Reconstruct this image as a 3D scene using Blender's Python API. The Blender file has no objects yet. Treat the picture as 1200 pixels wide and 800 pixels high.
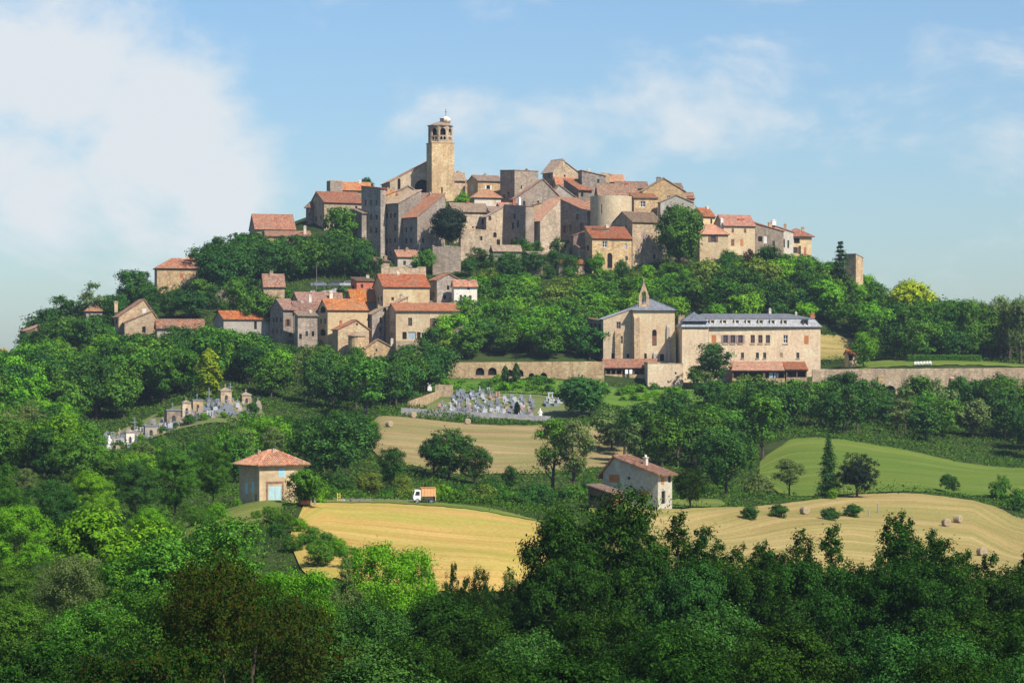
import bpy, math, random
import numpy as np
from mathutils import Vector, Matrix

scene = bpy.context.scene
COL = scene.collection
rnd = random.Random(11)

# ------------------------------------------------------------------ camera, sky, sun, exposure
F = 3200.0            # focal length in pixels of the 1200 px wide photograph
HOR = 420.0           # picture row of the horizon
cam_d = bpy.data.cameras.new('camera')
cam = bpy.data.objects.new('camera', cam_d)
COL.objects.link(cam)
cam_d.sensor_width = 36.0
cam_d.lens = 36.0 * F / 1200.0
cam_d.shift_y = (HOR - 400.0) / 1200.0
cam_d.clip_start = 1.0
cam_d.clip_end = 30000.0
cam.rotation_euler = (math.radians(90), 0, 0)
scene.camera = cam

SUN_AZ, SUN_EL = math.radians(46), math.radians(47)     # azimuth to the right of straight behind the camera
sun_dir = Vector((math.sin(SUN_AZ) * math.cos(SUN_EL), -math.cos(SUN_AZ) * math.cos(SUN_EL), math.sin(SUN_EL)))
sun_d = bpy.data.lights.new('sun', 'SUN')
sun_d.energy = 4.9
sun_d.angle = math.radians(0.5)
sun_d.color = (1.0, 0.915, 0.79)
sun = bpy.data.objects.new('sun', sun_d)
COL.objects.link(sun)
sun.rotation_euler = sun_dir.to_track_quat('Z', 'Y').to_euler()

world = bpy.data.worlds.new('World')
scene.world = world
world.use_nodes = True
wn, wl = world.node_tree.nodes, world.node_tree.links
wn.clear()
w_out = wn.new('ShaderNodeOutputWorld')
w_bg = wn.new('ShaderNodeBackground')
w_bg.inputs['Strength'].default_value = 0.10
w_sky = wn.new('ShaderNodeTexSky')
w_sky.sky_type = 'NISHITA'
w_sky.sun_disc = False
w_sky.sun_elevation = SUN_EL
w_sky.sun_rotation = math.pi - SUN_AZ
w_sky.air_density = 1.0
w_sky.dust_density = 0.6
w_sky.ozone_density = 2.0
w_tc = wn.new('ShaderNodeTexCoord')
w_map = wn.new('ShaderNodeMapping')
w_map.inputs['Scale'].default_value = (15, 15, 26)
w_map.inputs['Location'].default_value = (3.4, 1.2, 0.35)
wl.new(w_tc.outputs['Generated'], w_map.inputs['Vector'])
w_no = wn.new('ShaderNodeTexNoise')
w_no.inputs['Scale'].default_value = 1.0
w_no.inputs['Detail'].default_value = 7
w_no.inputs['Roughness'].default_value = 0.6
w_no.inputs['Distortion'].default_value = 0.25
wl.new(w_map.outputs['Vector'], w_no.inputs['Vector'])
def w_math(op, a, b=None, clamp=False):
    n = wn.new('ShaderNodeMath'); n.operation = op; n.use_clamp = clamp
    for k, v in enumerate((a, b)):
        if v is None: continue
        if isinstance(v, (int, float)): n.inputs[k].default_value = v
        else: wl.new(v, n.inputs[k])
    return n.outputs[0]
# cumulus bank: a soft lobe round one direction of the sky, broken up by the noise
def w_lobe(px, py, rad):
    v = Vector(((px - 600) / F, 1.0, (HOR - py) / F)).normalized()
    n = wn.new('ShaderNodeVectorMath'); n.operation = 'DISTANCE'
    wl.new(w_tc.outputs['Generated'], n.inputs[0]); n.inputs[1].default_value = v
    return w_math('SUBTRACT', 1.0, w_math('DIVIDE', n.outputs['Value'], rad / F), True)
lobes = None
for px, py, rad, k in ((60, 90, 185, 0.95), (170, 150, 160, 1.0), (265, 225, 110, 0.85), (20, 190, 170, 0.8), (600, 165, 300, 0.22),
                       (1190, 150, 220, 0.3), (960, 0, 190, 0.3), (1010, 120, 110, 0.25), (-300, 120, 300, 0.9),
                       (1700, 60, 300, 0.8), (2300, 200, 300, 0.8), (-900, 60, 400, 0.8)):
    l = w_math('MULTIPLY', w_lobe(px, py, rad), k)
    lobes = l if lobes is None else w_math('MAXIMUM', lobes, l)
dens = w_math('ADD', w_math('MULTIPLY', w_no.outputs['Fac'], 2.1), w_math('MULTIPLY', lobes, 1.05))
w_rng = wn.new('ShaderNodeMapRange')
w_rng.interpolation_type = 'SMOOTHSTEP'
w_rng.inputs['From Min'].default_value = 1.12
w_rng.inputs['From Max'].default_value = 1.75
w_rng.inputs['To Min'].default_value = 0.0
w_rng.inputs['To Max'].default_value = 0.95
wl.new(dens, w_rng.inputs['Value'])
w_mix = wn.new('ShaderNodeMix'); w_mix.data_type = 'RGBA'
w_tint = wn.new('ShaderNodeMix'); w_tint.data_type = 'RGBA'; w_tint.blend_type = 'MULTIPLY'
w_tint.inputs['Factor'].default_value = 1.0
wl.new(w_sky.outputs['Color'], w_tint.inputs['A'])
w_tint.inputs['B'].default_value = (0.61, 0.738, 0.875, 1)
wl.new(w_rng.outputs['Result'], w_mix.inputs['Factor'])
wl.new(w_tint.outputs['Result'], w_mix.inputs['A'])
w_mix.inputs['B'].default_value = (5.35, 5.65, 5.8, 1)
wl.new(w_mix.outputs['Result'], w_bg.inputs['Color'])
wl.new(w_bg.outputs['Background'], w_out.inputs['Surface'])

scene.view_settings.view_transform = 'Standard'
scene.view_settings.look = 'None'
scene.view_settings.exposure = 0.6
scene.view_settings.gamma = 1.0
scene.render.engine = 'CYCLES'
scene.cycles.max_bounces = 5
scene.cycles.diffuse_bounces = 2
scene.cycles.transmission_bounces = 3
scene.cycles.volume_bounces = 0
scene.cycles.use_denoising = True

# ------------------------------------------------------------------ helpers
def tag(o, label=None, cat=None, group=None, kind=None):
    if label: o['label'] = label
    if cat: o['category'] = cat
    if group: o['group'] = group
    if kind: o['kind'] = kind
    return o

def empty(name, loc=(0, 0, 0), rz=0.0, label=None, cat=None, group=None):
    o = bpy.data.objects.new(name, None)
    o.empty_display_size = 0.3
    COL.objects.link(o)
    o.location = loc
    o.rotation_euler = (0, 0, rz)
    return tag(o, label, cat, group)

def link(name, me, parent=None, loc=(0, 0, 0), rz=0.0, sc=(1, 1, 1), mat=None):
    o = bpy.data.objects.new(name, me)
    COL.objects.link(o)
    if parent is not None: o.parent = parent
    o.location = loc
    o.rotation_euler = (0, 0, rz)
    o.scale = sc
    if mat is not None:
        if not me.materials: me.materials.append(mat)
        if me.materials[0] is not mat:
            o.material_slots[0].link = 'OBJECT'
            o.material_slots[0].material = mat
    return o

class MB:
    """collects polygons for one mesh"""
    def __init__(s): s.v, s.f, s.m = [], [], []
    def poly(s, pts, mi=0):
        n = len(s.v); s.v.extend([tuple(p) for p in pts]); s.f.append(list(range(n, n + len(pts)))); s.m.append(mi)
    def add(s, vs, fs, mi=0):
        n = len(s.v); s.v.extend([tuple(p) for p in vs])
        for f in fs: s.f.append([n + i for i in f]); s.m.append(mi)
    def box(s, x0, x1, y0, y1, z0, z1, mi=0):
        vs = [(x0, y0, z0), (x1, y0, z0), (x1, y1, z0), (x0, y1, z0), (x0, y0, z1), (x1, y0, z1), (x1, y1, z1), (x0, y1, z1)]
        s.add(vs, [(0, 3, 2, 1), (4, 5, 6, 7), (0, 1, 5, 4), (1, 2, 6, 5), (2, 3, 7, 6), (3, 0, 4, 7)], mi)
    def tube(s, pts, rad, n=6, mi=0, cap=True):
        vs, fs = [], []
        for i, p in enumerate(pts):
            p = Vector(p)
            a = Vector(pts[max(i - 1, 0)]); b = Vector(pts[min(i + 1, len(pts) - 1)])
            t = (b - a).normalized() if (b - a).length > 1e-9 else Vector((0, 0, 1))
            x = t.cross(Vector((0.31, 0.95, 0.05)))
            if x.length < 0.05: x = t.cross(Vector((1, 0, 0)))
            x.normalize(); y = t.cross(x)
            for k in range(n):
                q = 2 * math.pi * k / n
                vs.append(p + (x * math.cos(q) + y * math.sin(q)) * rad[i])
        for i in range(len(pts) - 1):
            for k in range(n):
                fs.append((i * n + k, i * n + (k + 1) % n, (i + 1) * n + (k + 1) % n, (i + 1) * n + k))
        if cap:
            fs.append(tuple(range(n - 1, -1, -1))); fs.append(tuple((len(pts) - 1) * n + k for k in range(n)))
        s.add(vs, fs, mi)
    def lathe(s, prof, n=10, cx=0, cy=0, mi=0):
        vs, fs = [], []
        for r, z in prof:
            for k in range(n):
                q = 2 * math.pi * k / n
                vs.append((cx + r * math.cos(q), cy + r * math.sin(q), z))
        for i in range(len(prof) - 1):
            for k in range(n):
                fs.append((i * n + k, i * n + (k + 1) % n, (i + 1) * n + (k + 1) % n, (i + 1) * n + k))
        fs.append(tuple(range(n - 1, -1, -1))); fs.append(tuple((len(prof) - 1) * n + k for k in range(n)))
        s.add(vs, fs, mi)
    def mesh(s, name, mats=()):
        me = bpy.data.meshes.new(name)
        me.from_pydata(s.v, [], s.f)
        for m in mats: me.materials.append(m)
        if any(s.m): me.polygons.foreach_set('material_index', s.m)
        me.update()
        return me

def np_mesh(name, verts, quads):
    """verts (N,3), quads (M,4) as numpy arrays, quickly"""
    me = bpy.data.meshes.new(name)
    me.vertices.add(len(verts)); me.vertices.foreach_set('co', np.ascontiguousarray(verts, np.float32).ravel())
    m, k = quads.shape
    me.loops.add(m * k); me.loops.foreach_set('vertex_index', np.ascontiguousarray(quads, np.int32).ravel())
    me.polygons.add(m); me.polygons.foreach_set('loop_start', np.arange(0, m * k, k, dtype=np.int32))
    me.update(calc_edges=True)
    return me

# ------------------------------------------------------------------ materials
class NT:
    def __init__(s, name):
        s.m = bpy.data.materials.new(name); s.m.use_nodes = True
        s.t = s.m.node_tree; s.t.nodes.clear()
        s.out = s.n('OutputMaterial')
    def n(s, typ, **kw):
        nd = s.t.nodes.new('ShaderNode' + typ)
        for k, v in kw.items(): setattr(nd, k, v)
        return nd
    def l(s, a, b): s.t.links.new(a, b)
    def set(s, sock, v):
        if hasattr(v, 'is_linked') or hasattr(v, 'links'): s.l(v, sock)
        elif isinstance(v, (tuple, list)) and len(v) == 3 and sock.type == 'RGBA': sock.default_value = (*v, 1)
        else: sock.default_value = v
    def math(s, op, a, b=0.0, clamp=False):
        nd = s.n('Math', operation=op, use_clamp=clamp); s.set(nd.inputs[0], a); s.set(nd.inputs[1], b); return nd.outputs[0]
    def mix(s, f, a, b, blend='MIX'):
        nd = s.n('Mix', data_type='RGBA', blend_type=blend)
        s.set(nd.inputs['Factor'], f); s.set(nd.inputs['A'], a); s.set(nd.inputs['B'], b); return nd.outputs['Result']
    def noise(s, vec, scale, detail=3, rough=0.55, dist=0.0):
        nd = s.n('TexNoise'); nd.inputs['Scale'].default_value = scale; nd.inputs['Detail'].default_value = detail
        nd.inputs['Roughness'].default_value = rough; nd.inputs['Distortion'].default_value = dist
        if vec is not None: s.l(vec, nd.inputs['Vector'])
        return nd.outputs['Fac']
    def mapping(s, vec, scale=(1, 1, 1), loc=(0, 0, 0)):
        nd = s.n('Mapping'); nd.inputs['Scale'].default_value = scale
        s.set(nd.inputs['Location'], loc); s.l(vec, nd.inputs['Vector']); return nd.outputs['Vector']
    def rng(s, v, a, b, c=0.0, d=1.0):
        nd = s.n('MapRange'); s.set(nd.inputs['Value'], v)
        for k, x in zip(('From Min', 'From Max', 'To Min', 'To Max'), (a, b, c, d)): nd.inputs[k].default_value = x
        return nd.outputs['Result']
    def ramp(s, v, stops):
        nd = s.n('ValToRGB'); e = nd.color_ramp.elements
        while len(e) < len(stops): e.new(0.5)
        for q, (p, c) in zip(e, stops): q.position = p; q.color = (*c, 1)
        s.l(v, nd.inputs['Fac']); return nd.outputs['Color']
    def finish(s, color, rough=0.9, bump=None, bstr=0.3, bdist=0.05, spec=0.2, metal=0.0):
        p = s.n('BsdfPrincipled'); s.set(p.inputs['Base Color'], color); s.set(p.inputs['Roughness'], rough)
        p.inputs['Specular IOR Level'].default_value = spec; p.inputs['Metallic'].default_value = metal
        if bump is not None:
            b = s.n('Bump'); b.inputs['Strength'].default_value = bstr; b.inputs['Distance'].default_value = bdist
            s.l(bump, b.inputs['Height']); s.l(b.outputs['Normal'], p.inputs['Normal'])
        s.l(p.outputs['BSDF'], s.out.inputs['Surface']); return s.m

def shifted(nt):
    """object coordinates moved by the object's own random number, so that no two walls share their stains"""
    tc = nt.n('TexCoord'); oi = nt.n('ObjectInfo')
    c = nt.n('CombineXYZ'); r = nt.math('MULTIPLY', oi.outputs['Random'], 91.0)
    nt.l(r, c.inputs[0]); nt.l(r, c.inputs[1]); nt.l(r, c.inputs[2])
    a = nt.n('VectorMath', operation='ADD'); nt.l(tc.outputs['Object'], a.inputs[0]); nt.l(c.outputs[0], a.inputs[1])
    return a.outputs[0], oi

def stone_mat(name, ca, cb, stain=(0.06, 0.055, 0.05), smooth=False, stain_amt=0.55):
    t = NT(name); v, oi = shifted(t)
    big = t.rng(t.noise(v, 0.16, 4, 0.6), 0.33, 0.67)
    col = t.mix(big, ca, cb)
    pt = t.noise(v, 0.23, 5, 0.55, 0.8)      # patches of old render and of redder repairs
    col = t.mix(t.rng(pt, 0.56, 0.62, 0.0, 0.55), col, tuple(min(.62, c * k) for c, k in zip(ca, (1.22, 1.24, 1.28))))
    col = t.mix(t.rng(pt, 0.41, 0.36, 0.0, 0.45), col, (cb[0] * 0.86, cb[1] * 0.70, cb[2] * 0.66))
    fine = t.noise(v, 1.9, 4, 0.7)
    if not smooth:
        # rubble stones: cells flattened along the courses, each with its own tint
        vor = t.n('TexVoronoi'); vor.inputs['Scale'].default_value = 1.0
        t.l(t.mapping(v, (1.9, 1.9, 3.1)), vor.inputs['Vector'])
        g = t.n('RGBToBW'); t.l(vor.outputs['Color'], g.inputs[0])
        col = t.mix(1.0, col, t.ramp(g.outputs[0], [(0.1, (0.78, 0.76, 0.74)), (0.55, (1.0, 0.98, 0.96)), (0.9, (1.18, 1.13, 1.06))]), 'MULTIPLY')
        edge = t.rng(vor.outputs['Distance'], 0.4, 0.8, 0.0, 0.22)
        col = t.mix(edge, col, stain)
    col = t.mix(1.0, col, t.ramp(fine, [(0.3, (0.78, 0.77, 0.76)), (0.68, (1.16, 1.14, 1.1))]), 'MULTIPLY')
    streak = t.noise(t.mapping(v, (0.9, 0.9, 0.13)), 1.0, 4, 0.65)
    col = t.mix(t.rng(streak, 0.5, 0.78, 0.0, stain_amt), col, stain)
    hs = t.n('HueSaturation'); t.l(col, hs.inputs['Color'])
    t.l(t.rng(oi.outputs['Random'], 0, 1, 0.86, 1.14), hs.inputs['Value'])
    t.l(t.rng(t.math('FRACT', t.math('MULTIPLY', oi.outputs['Random'], 7.3)), 0, 1, 0.8, 1.15), hs.inputs['Saturation'])
    return t.finish(hs.outputs['Color'], 0.95, fine, 0.5, 0.06, 0.1)

def tile_mat(name, ca, cb, cc, lichen=(0.27, 0.195, 0.13)):
    t = NT(name); v, oi = shifted(t)
    vor = t.n('TexVoronoi'); vor.inputs['Scale'].default_value = 2.4; t.l(v, vor.inputs['Vector'])
    g = t.n('RGBToBW'); t.l(vor.outputs['Color'], g.inputs[0])
    col = t.ramp(g.outputs[0], [(0.15, cc), (0.5, ca), (0.85, cb)])
    n = t.noise(v, 0.45, 5, 0.65)
    col = t.mix(t.rng(n, 0.46, 0.68, 0.0, 0.75), col, lichen)
    col = t.mix(1.0, col, t.ramp(t.noise(v, 3.2, 3, 0.7), [(0.3, (0.68, 0.66, 0.65)), (0.7, (1.25, 1.22, 1.2))]), 'MULTIPLY')
    hs = t.n('HueSaturation'); t.l(col, hs.inputs['Color'])
    t.l(t.rng(oi.outputs['Random'], 0, 1, 0.78, 1.15), hs.inputs['Value'])
    r2 = t.math('FRACT', t.math('MULTIPLY', oi.outputs['Random'], 17.3)); t.l(t.rng(r2, 0, 1, 0.8, 1.15), hs.inputs['Saturation'])
    r3 = t.math('FRACT', t.math('MULTIPLY', oi.outputs['Random'], 31.7)); t.l(t.rng(r3, 0, 1, 0.492, 0.512), hs.inputs['Hue'])
    return t.finish(hs.outputs['Color'], 0.9, None, spec=0.15)

def plain_mat(name, c, rough=0.7, var=0.25, scale=1.5, spec=0.3, metal=0.0):
    t = NT(name); v, oi = shifted(t)
    n = t.noise(v, scale, 4, 0.65)
    a = tuple(x * (1 - var) for x in c); b = tuple(x * (1 + var) for x in c)
    return t.finish(t.mix(t.rng(n, 0.3, 0.7), a, b), rough, n, 0.15, 0.02, spec, metal)

M = {}
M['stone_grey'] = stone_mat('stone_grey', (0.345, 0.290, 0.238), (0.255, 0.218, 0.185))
M['stone_tan'] = stone_mat('stone_tan', (0.492, 0.379, 0.249), (0.383, 0.295, 0.199))
M['stone_warm'] = stone_mat('stone_warm', (0.559, 0.430, 0.276), (0.460, 0.345, 0.223))
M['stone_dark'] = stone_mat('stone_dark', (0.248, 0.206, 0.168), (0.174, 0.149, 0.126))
M['stone_red'] = stone_mat('stone_red', (0.33, 0.20, 0.15), (0.24, 0.16, 0.13))
M['plaster_cream'] = stone_mat('plaster_cream', (0.570, 0.448, 0.278), (0.500, 0.384, 0.236), (0.22, 0.18, 0.13), True, 0.35)
M['plaster_ochre'] = stone_mat('plaster_ochre', (0.525, 0.405, 0.253), (0.454, 0.344, 0.211), (0.2, 0.15, 0.1), True, 0.4)
M['plaster_white'] = stone_mat('plaster_white', (0.66, 0.60, 0.50), (0.60, 0.54, 0.45), (0.3, 0.27, 0.22), True, 0.3)
M['plaster_grey'] = stone_mat('plaster_grey', (0.40, 0.37, 0.31), (0.35, 0.31, 0.26), (0.17, 0.15, 0.13), True, 0.45)
M['convent_wall'] = stone_mat('convent_wall', (0.583, 0.440, 0.269), (0.524, 0.387, 0.235), (0.24, 0.19, 0.14), True, 0.45)
M['render_grey'] = stone_mat('render_grey', (0.48, 0.45, 0.37), (0.42, 0.39, 0.32), (0.28, 0.26, 0.21), True, 0.4)
M['concrete'] = stone_mat('concrete', (0.30, 0.30, 0.30), (0.25, 0.25, 0.26), (0.14, 0.14, 0.14), True, 0.5)
M['tile_red'] = tile_mat('tile_red', (0.38, 0.14, 0.075), (0.47, 0.21, 0.11), (0.25, 0.09, 0.055))
M['tile_orange'] = tile_mat('tile_orange', (0.44, 0.185, 0.10), (0.52, 0.26, 0.15), (0.33, 0.125, 0.07), (0.36, 0.245, 0.15))
M['tile_brown'] = tile_mat('tile_brown', (0.28, 0.155, 0.105), (0.35, 0.22, 0.155), (0.18, 0.095, 0.07), (0.20, 0.16, 0.13))
M['tile_old'] = tile_mat('tile_old', (0.29, 0.21, 0.155), (0.36, 0.27, 0.20), (0.20, 0.14, 0.105), (0.27, 0.23, 0.18))
M['slate'] = tile_mat('slate', (0.135, 0.155, 0.19), (0.18, 0.205, 0.24), (0.10, 0.115, 0.14), (0.16, 0.17, 0.19))
M['slate_pale'] = tile_mat('slate_pale', (0.30, 0.32, 0.345), (0.36, 0.375, 0.39), (0.24, 0.255, 0.28), (0.31, 0.31, 0.31))
M['brick'] = plain_mat('brick', (0.42, 0.14, 0.08), 0.9, 0.3, 2.0, 0.1)
M['wood'] = plain_mat('wood', (0.13, 0.08, 0.05), 0.8, 0.3)
M['wood_orange'] = plain_mat('wood_orange', (0.42, 0.18, 0.07), 0.7, 0.2)
M['wood_grey'] = plain_mat('wood_grey', (0.24, 0.22, 0.19), 0.9, 0.25)
M['shutter_brown'] = plain_mat('shutter_brown', (0.18, 0.085, 0.055), 0.7)
M['shutter_mauve'] = plain_mat('shutter_mauve', (0.30, 0.22, 0.22), 0.7)
M['shutter_blue'] = plain_mat('shutter_blue', (0.34, 0.52, 0.56), 0.6, 0.15)
M['shutter_sky'] = plain_mat('shutter_sky', (0.08, 0.28, 0.55), 0.6, 0.15)
M['shutter_orange'] = plain_mat('shutter_orange', (0.46, 0.17, 0.06), 0.7, 0.15)
M['shutter_white'] = plain_mat('shutter_white', (0.62, 0.60, 0.55), 0.6, 0.15)
M['white'] = plain_mat('white_paint', (0.78, 0.77, 0.74), 0.5, 0.1)
M['iron'] = plain_mat('iron', (0.05, 0.05, 0.055), 0.6, 0.2)
M['yellow_paint'] = plain_mat('yellow_paint', (0.65, 0.48, 0.05), 0.5, 0.15)
M['red_paint'] = plain_mat('red_paint', (0.50, 0.07, 0.04), 0.5, 0.15)
M['blue_paint'] = plain_mat('blue_paint', (0.12, 0.22, 0.40), 0.5, 0.15)
M['bark'] = plain_mat('bark', (0.085, 0.065, 0.05), 0.95, 0.4, 3.0, 0.05)
M['bark_pale'] = plain_mat('bark_pale', (0.30, 0.27, 0.23), 0.9, 0.4, 2.0, 0.05)
M['granite'] = plain_mat('granite', (0.17, 0.19, 0.23), 0.6, 0.25, 4.0)
M['granite_dark'] = plain_mat('granite_dark', (0.10, 0.11, 0.135), 0.4, 0.3, 4.0)
M['granite_pale'] = plain_mat('granite_pale', (0.36, 0.37, 0.40), 0.7, 0.2, 4.0)
M['tomb_rust'] = plain_mat('tomb_rust', (0.36, 0.21, 0.15), 0.8, 0.3, 4.0)
M['tomb_tan'] = plain_mat('tomb_tan', (0.30, 0.24, 0.18), 0.9, 0.25, 2.0)
t = NT('glass_dark'); v, oi = shifted(t)
M['glass'] = t.finish(t.mix(oi.outputs['Random'], (0.012, 0.013, 0.016), (0.05, 0.05, 0.055)), 0.18, None, spec=0.5)
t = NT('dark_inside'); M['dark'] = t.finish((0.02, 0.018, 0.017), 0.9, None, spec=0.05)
t = NT('lens_glass'); M['pale_glass'] = t.finish((0.30, 0.36, 0.40), 0.15, None, spec=0.6)
t = NT('hay'); v, oi = shifted(t)
hn = t.noise(t.mapping(v, (3, 9, 9)), 2.0, 4, 0.7)
M['hay'] = t.finish(t.ramp(hn, [(0.3, (0.24, 0.18, 0.11)), (0.7, (0.46, 0.37, 0.25))]), 0.95, hn, 0.8, 0.08, 0.05)

def leaf_mat(name, dark, mid, bright, trans=0.35, hue=0.011):
    trans *= .5
    dark, mid, bright = [(c[0] * 1.5, c[1] * 1.5, c[2] * 0.75) for c in (dark, mid, bright)]
    t = NT(name); g = t.n('NewGeometry'); oi = t.n('ObjectInfo')
    col = t.ramp(g.outputs['Random Per Island'], [(0.1, dark), (0.55, mid), (0.95, bright)])
    hs = t.n('HueSaturation'); t.l(col, hs.inputs['Color'])
    t.l(t.rng(oi.outputs['Random'], 0, 1, 0.84, 1.2), hs.inputs['Value'])
    r2 = t.math('FRACT', t.math('MULTIPLY', oi.outputs['Random'], 13.7))
    t.l(t.rng(r2, 0, 1, 0.5 - hue, 0.5 + hue), hs.inputs['Hue'])
    a = t.n('BsdfDiffuse'); b = t.n('BsdfTranslucent'); mx = t.n('MixShader'); mx.inputs[0].default_value = trans
    t.l(hs.outputs['Color'], a.inputs['Color'])
    tint = t.mix(1.0, hs.outputs['Color'], (1.25, 1.25, 0.55), 'MULTIPLY')
    t.l(tint, b.inputs['Color'])
    t.l(a.outputs[0], mx.inputs[1]); t.l(b.outputs[0], mx.inputs[2]); t.l(mx.outputs[0], t.out.inputs['Surface'])
    return t.m
LEAF = {
    'scrub': leaf_mat('leaf_scrub', (0.018, 0.045, 0.012), (0.034, 0.074, 0.018), (0.065, 0.10, 0.028)),
    'mid': leaf_mat('leaf_mid', (0.022, 0.062, 0.015), (0.042, 0.112, 0.024), (0.075, 0.165, 0.035)),
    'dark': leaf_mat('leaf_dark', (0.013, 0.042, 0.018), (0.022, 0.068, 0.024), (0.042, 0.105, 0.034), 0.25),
    'deep': leaf_mat('leaf_deep_shade', (0.007, 0.022, 0.008), (0.013, 0.040, 0.011), (0.028, 0.070, 0.015), 0.3),  # near trees' dark green, with the foreground shade also put into this colour
    'bright': leaf_mat('leaf_bright', (0.045, 0.125, 0.014), (0.078, 0.190, 0.020), (0.125, 0.260, 0.030), 0.4),
    'lime': leaf_mat('leaf_lime', (0.11, 0.16, 0.015), (0.22, 0.27, 0.025), (0.34, 0.36, 0.04), 0.4),
    'lemon': leaf_mat('leaf_lemon', (0.06, 0.11, 0.012), (0.12, 0.17, 0.02), (0.19, 0.225, 0.03)),
    'olive': leaf_mat('leaf_olive', (0.045, 0.075, 0.022), (0.080, 0.120, 0.035), (0.130, 0.170, 0.050)),
    'grey': leaf_mat('leaf_grey', (0.045, 0.075, 0.045), (0.075, 0.115, 0.065), (0.115, 0.160, 0.090)),
    'conifer': leaf_mat('leaf_conifer', (0.012, 0.032, 0.018), (0.020, 0.052, 0.026), (0.036, 0.080, 0.036), 0.1),
    'navy': leaf_mat('leaf_navy', (0.008, 0.014, 0.018), (0.012, 0.021, 0.026), (0.018, 0.034, 0.036), 0.1),
    'purple': leaf_mat('leaf_purple', (0.018, 0.010, 0.016), (0.030, 0.014, 0.024), (0.050, 0.022, 0.036), 0.15),
    'rust': leaf_mat('leaf_rust', (0.010, 0.033, 0.008), (0.018, 0.046, 0.010), (0.038, 0.028, 0.009), 0.3, 0.03),
}
# ------------------------------------------------------------------ terrain: heights along sight lines measured on the place
NEAR = [(0, -2.0), (40, -12.0), (80, -18.5), (130, -25.0), (180, -29.0), (230, -31.5)]
def yz(lst):   # (distance, picture row) -> height
    return [(d, (HOR - y) * d / F) for d, y in lst]
PROF = {
    -600: NEAR[:4] + [(300, -30), (420, -24), (560, -18), (700, -12), (800, -10), (1000, -30)],
    0: NEAR[:4] + [(300, -27), (400, -22)] + yz([(560, 500), (680, 450), (760, 428), (820, 440)]) + [(1000, -30)],
    130: NEAR[:4] + [(300, -26), (400, -21.5)] + yz([(480, 555), (540, 530), (560, 516), (620, 470), (700, 405), (730, 388), (770, 366), (800, 365), (850, 375)]) + [(1000, -20)],
    250: NEAR[:4] + [(240, -26)] + yz([(300, 650), (340, 610), (400, 595), (480, 560), (530, 520), (570, 490), (600, 470), (680, 415), (720, 395), (760, 345), (790, 318), (820, 310)]) + [(860, 28), (1000, -10)],
    315: NEAR[:4] + [(260, -25)] + yz([(310, 645), (350, 592)]) + [(365, -19.3), (400, -22)] + yz([(480, 560), (560, 510), (640, 450), (700, 412), (725, 395), (770, 330), (800, 285), (830, 272)]) + [(870, 36), (1000, -10)],
    400: NEAR[:4] + [(260, -26)] + yz([(300, 655), (340, 610), (370, 588)]) + [(385, -20), (410, -22.5)] + yz([(450, 578), (500, 545), (580, 500), (660, 445), (710, 412), (730, 395), (765, 335), (790, 300), (815, 255), (840, 242)]) + [(880, 45), (1000, -5)],
    450: NEAR[:4] + [(260, -27)] + yz([(300, 660), (340, 612), (370, 587)]) + [(385, -20), (410, -22.5)] + yz([(460, 570), (490, 545), (580, 490), (605, 488), (640, 465), (690, 430), (715, 412), (735, 390), (760, 342), (785, 310), (800, 285), (820, 255), (840, 236)]) + [(880, 47), (1000, -5)],
    550: NEAR[:4] + [(260, -27.5)] + yz([(300, 665), (340, 617), (365, 592)]) + [(380, -20.3), (410, -23)] + yz([(460, 575), (490, 555), (580, 497), (602, 491), (645, 462), (687, 443), (694, 424), (715, 405), (740, 370), (765, 326), (785, 302), (805, 270), (825, 244), (845, 230)]) + [(880, 48), (1000, -5)],
    640: NEAR[:4] + [(260, -29)] + yz([(300, 690), (350, 612)]) + [(365, -21.5)] + yz([(400, 597), (450, 580), (500, 555), (585, 501), (605, 494), (650, 462), (687, 443), (694, 424), (715, 405), (740, 370), (765, 328), (785, 304), (805, 275), (825, 248), (850, 221)]) + [(880, 51), (1000, -5)],
    740: NEAR + [(285, -32)] + yz([(330, 700), (380, 620), (405, 592), (450, 580), (500, 555), (560, 520), (640, 475), (687, 450), (694, 437), (720, 420), (740, 370), (765, 325), (785, 306), (805, 277), (825, 248), (845, 228)]) + [(880, 48), (1000, -5)],
    850: NEAR + [(285, -32)] + yz([(330, 700), (380, 630), (420, 592), (470, 578), (510, 555), (570, 515), (640, 475), (687, 453), (694, 446), (725, 436), (745, 360), (770, 322), (790, 305), (815, 275), (840, 266)]) + [(880, 38), (1000, -5)],
    950: NEAR + [(285, -32)] + yz([(340, 690), (390, 630), (430, 600), (465, 580), (560, 517), (600, 502), (650, 478), (687, 462), (694, 441), (725, 425), (750, 375), (775, 335), (800, 310), (830, 303)]) + [(870, 28), (1000, -10)],
    1050: NEAR + [(285, -32)] + yz([(350, 690), (400, 640), (440, 605), (475, 578), (570, 522), (610, 502), (650, 482), (687, 463), (694, 431), (720, 420), (760, 385), (800, 372)]) + [(840, 11), (1000, -20)],
    1200: NEAR + [(285, -32)] + yz([(360, 690), (420, 635), (460, 600), (490, 585), (520, 566), (570, 550), (620, 510), (660, 485), (687, 463), (694, 432), (720, 425), (780, 405)]) + [(830, 2), (1000, -25)],
    1800: NEAR + [(285, -32), (450, -28), (600, -20), (700, -12), (800, -8), (1000, -30)],
}
DG = np.concatenate([np.arange(0, 240, 8.0), np.arange(240, 680, 3.0), np.arange(680, 704, 1.5), np.arange(704, 900, 3.0), np.arange(900, 1300, 20.0),
                     [1400, 1700, 2200, 3000, 4500, 7000, 12000]])
XG = np.concatenate([np.arange(-2400, -60, 60.0), np.arange(-60, 1260, 8.0), np.arange(1260, 3601, 60.0)])
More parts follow.
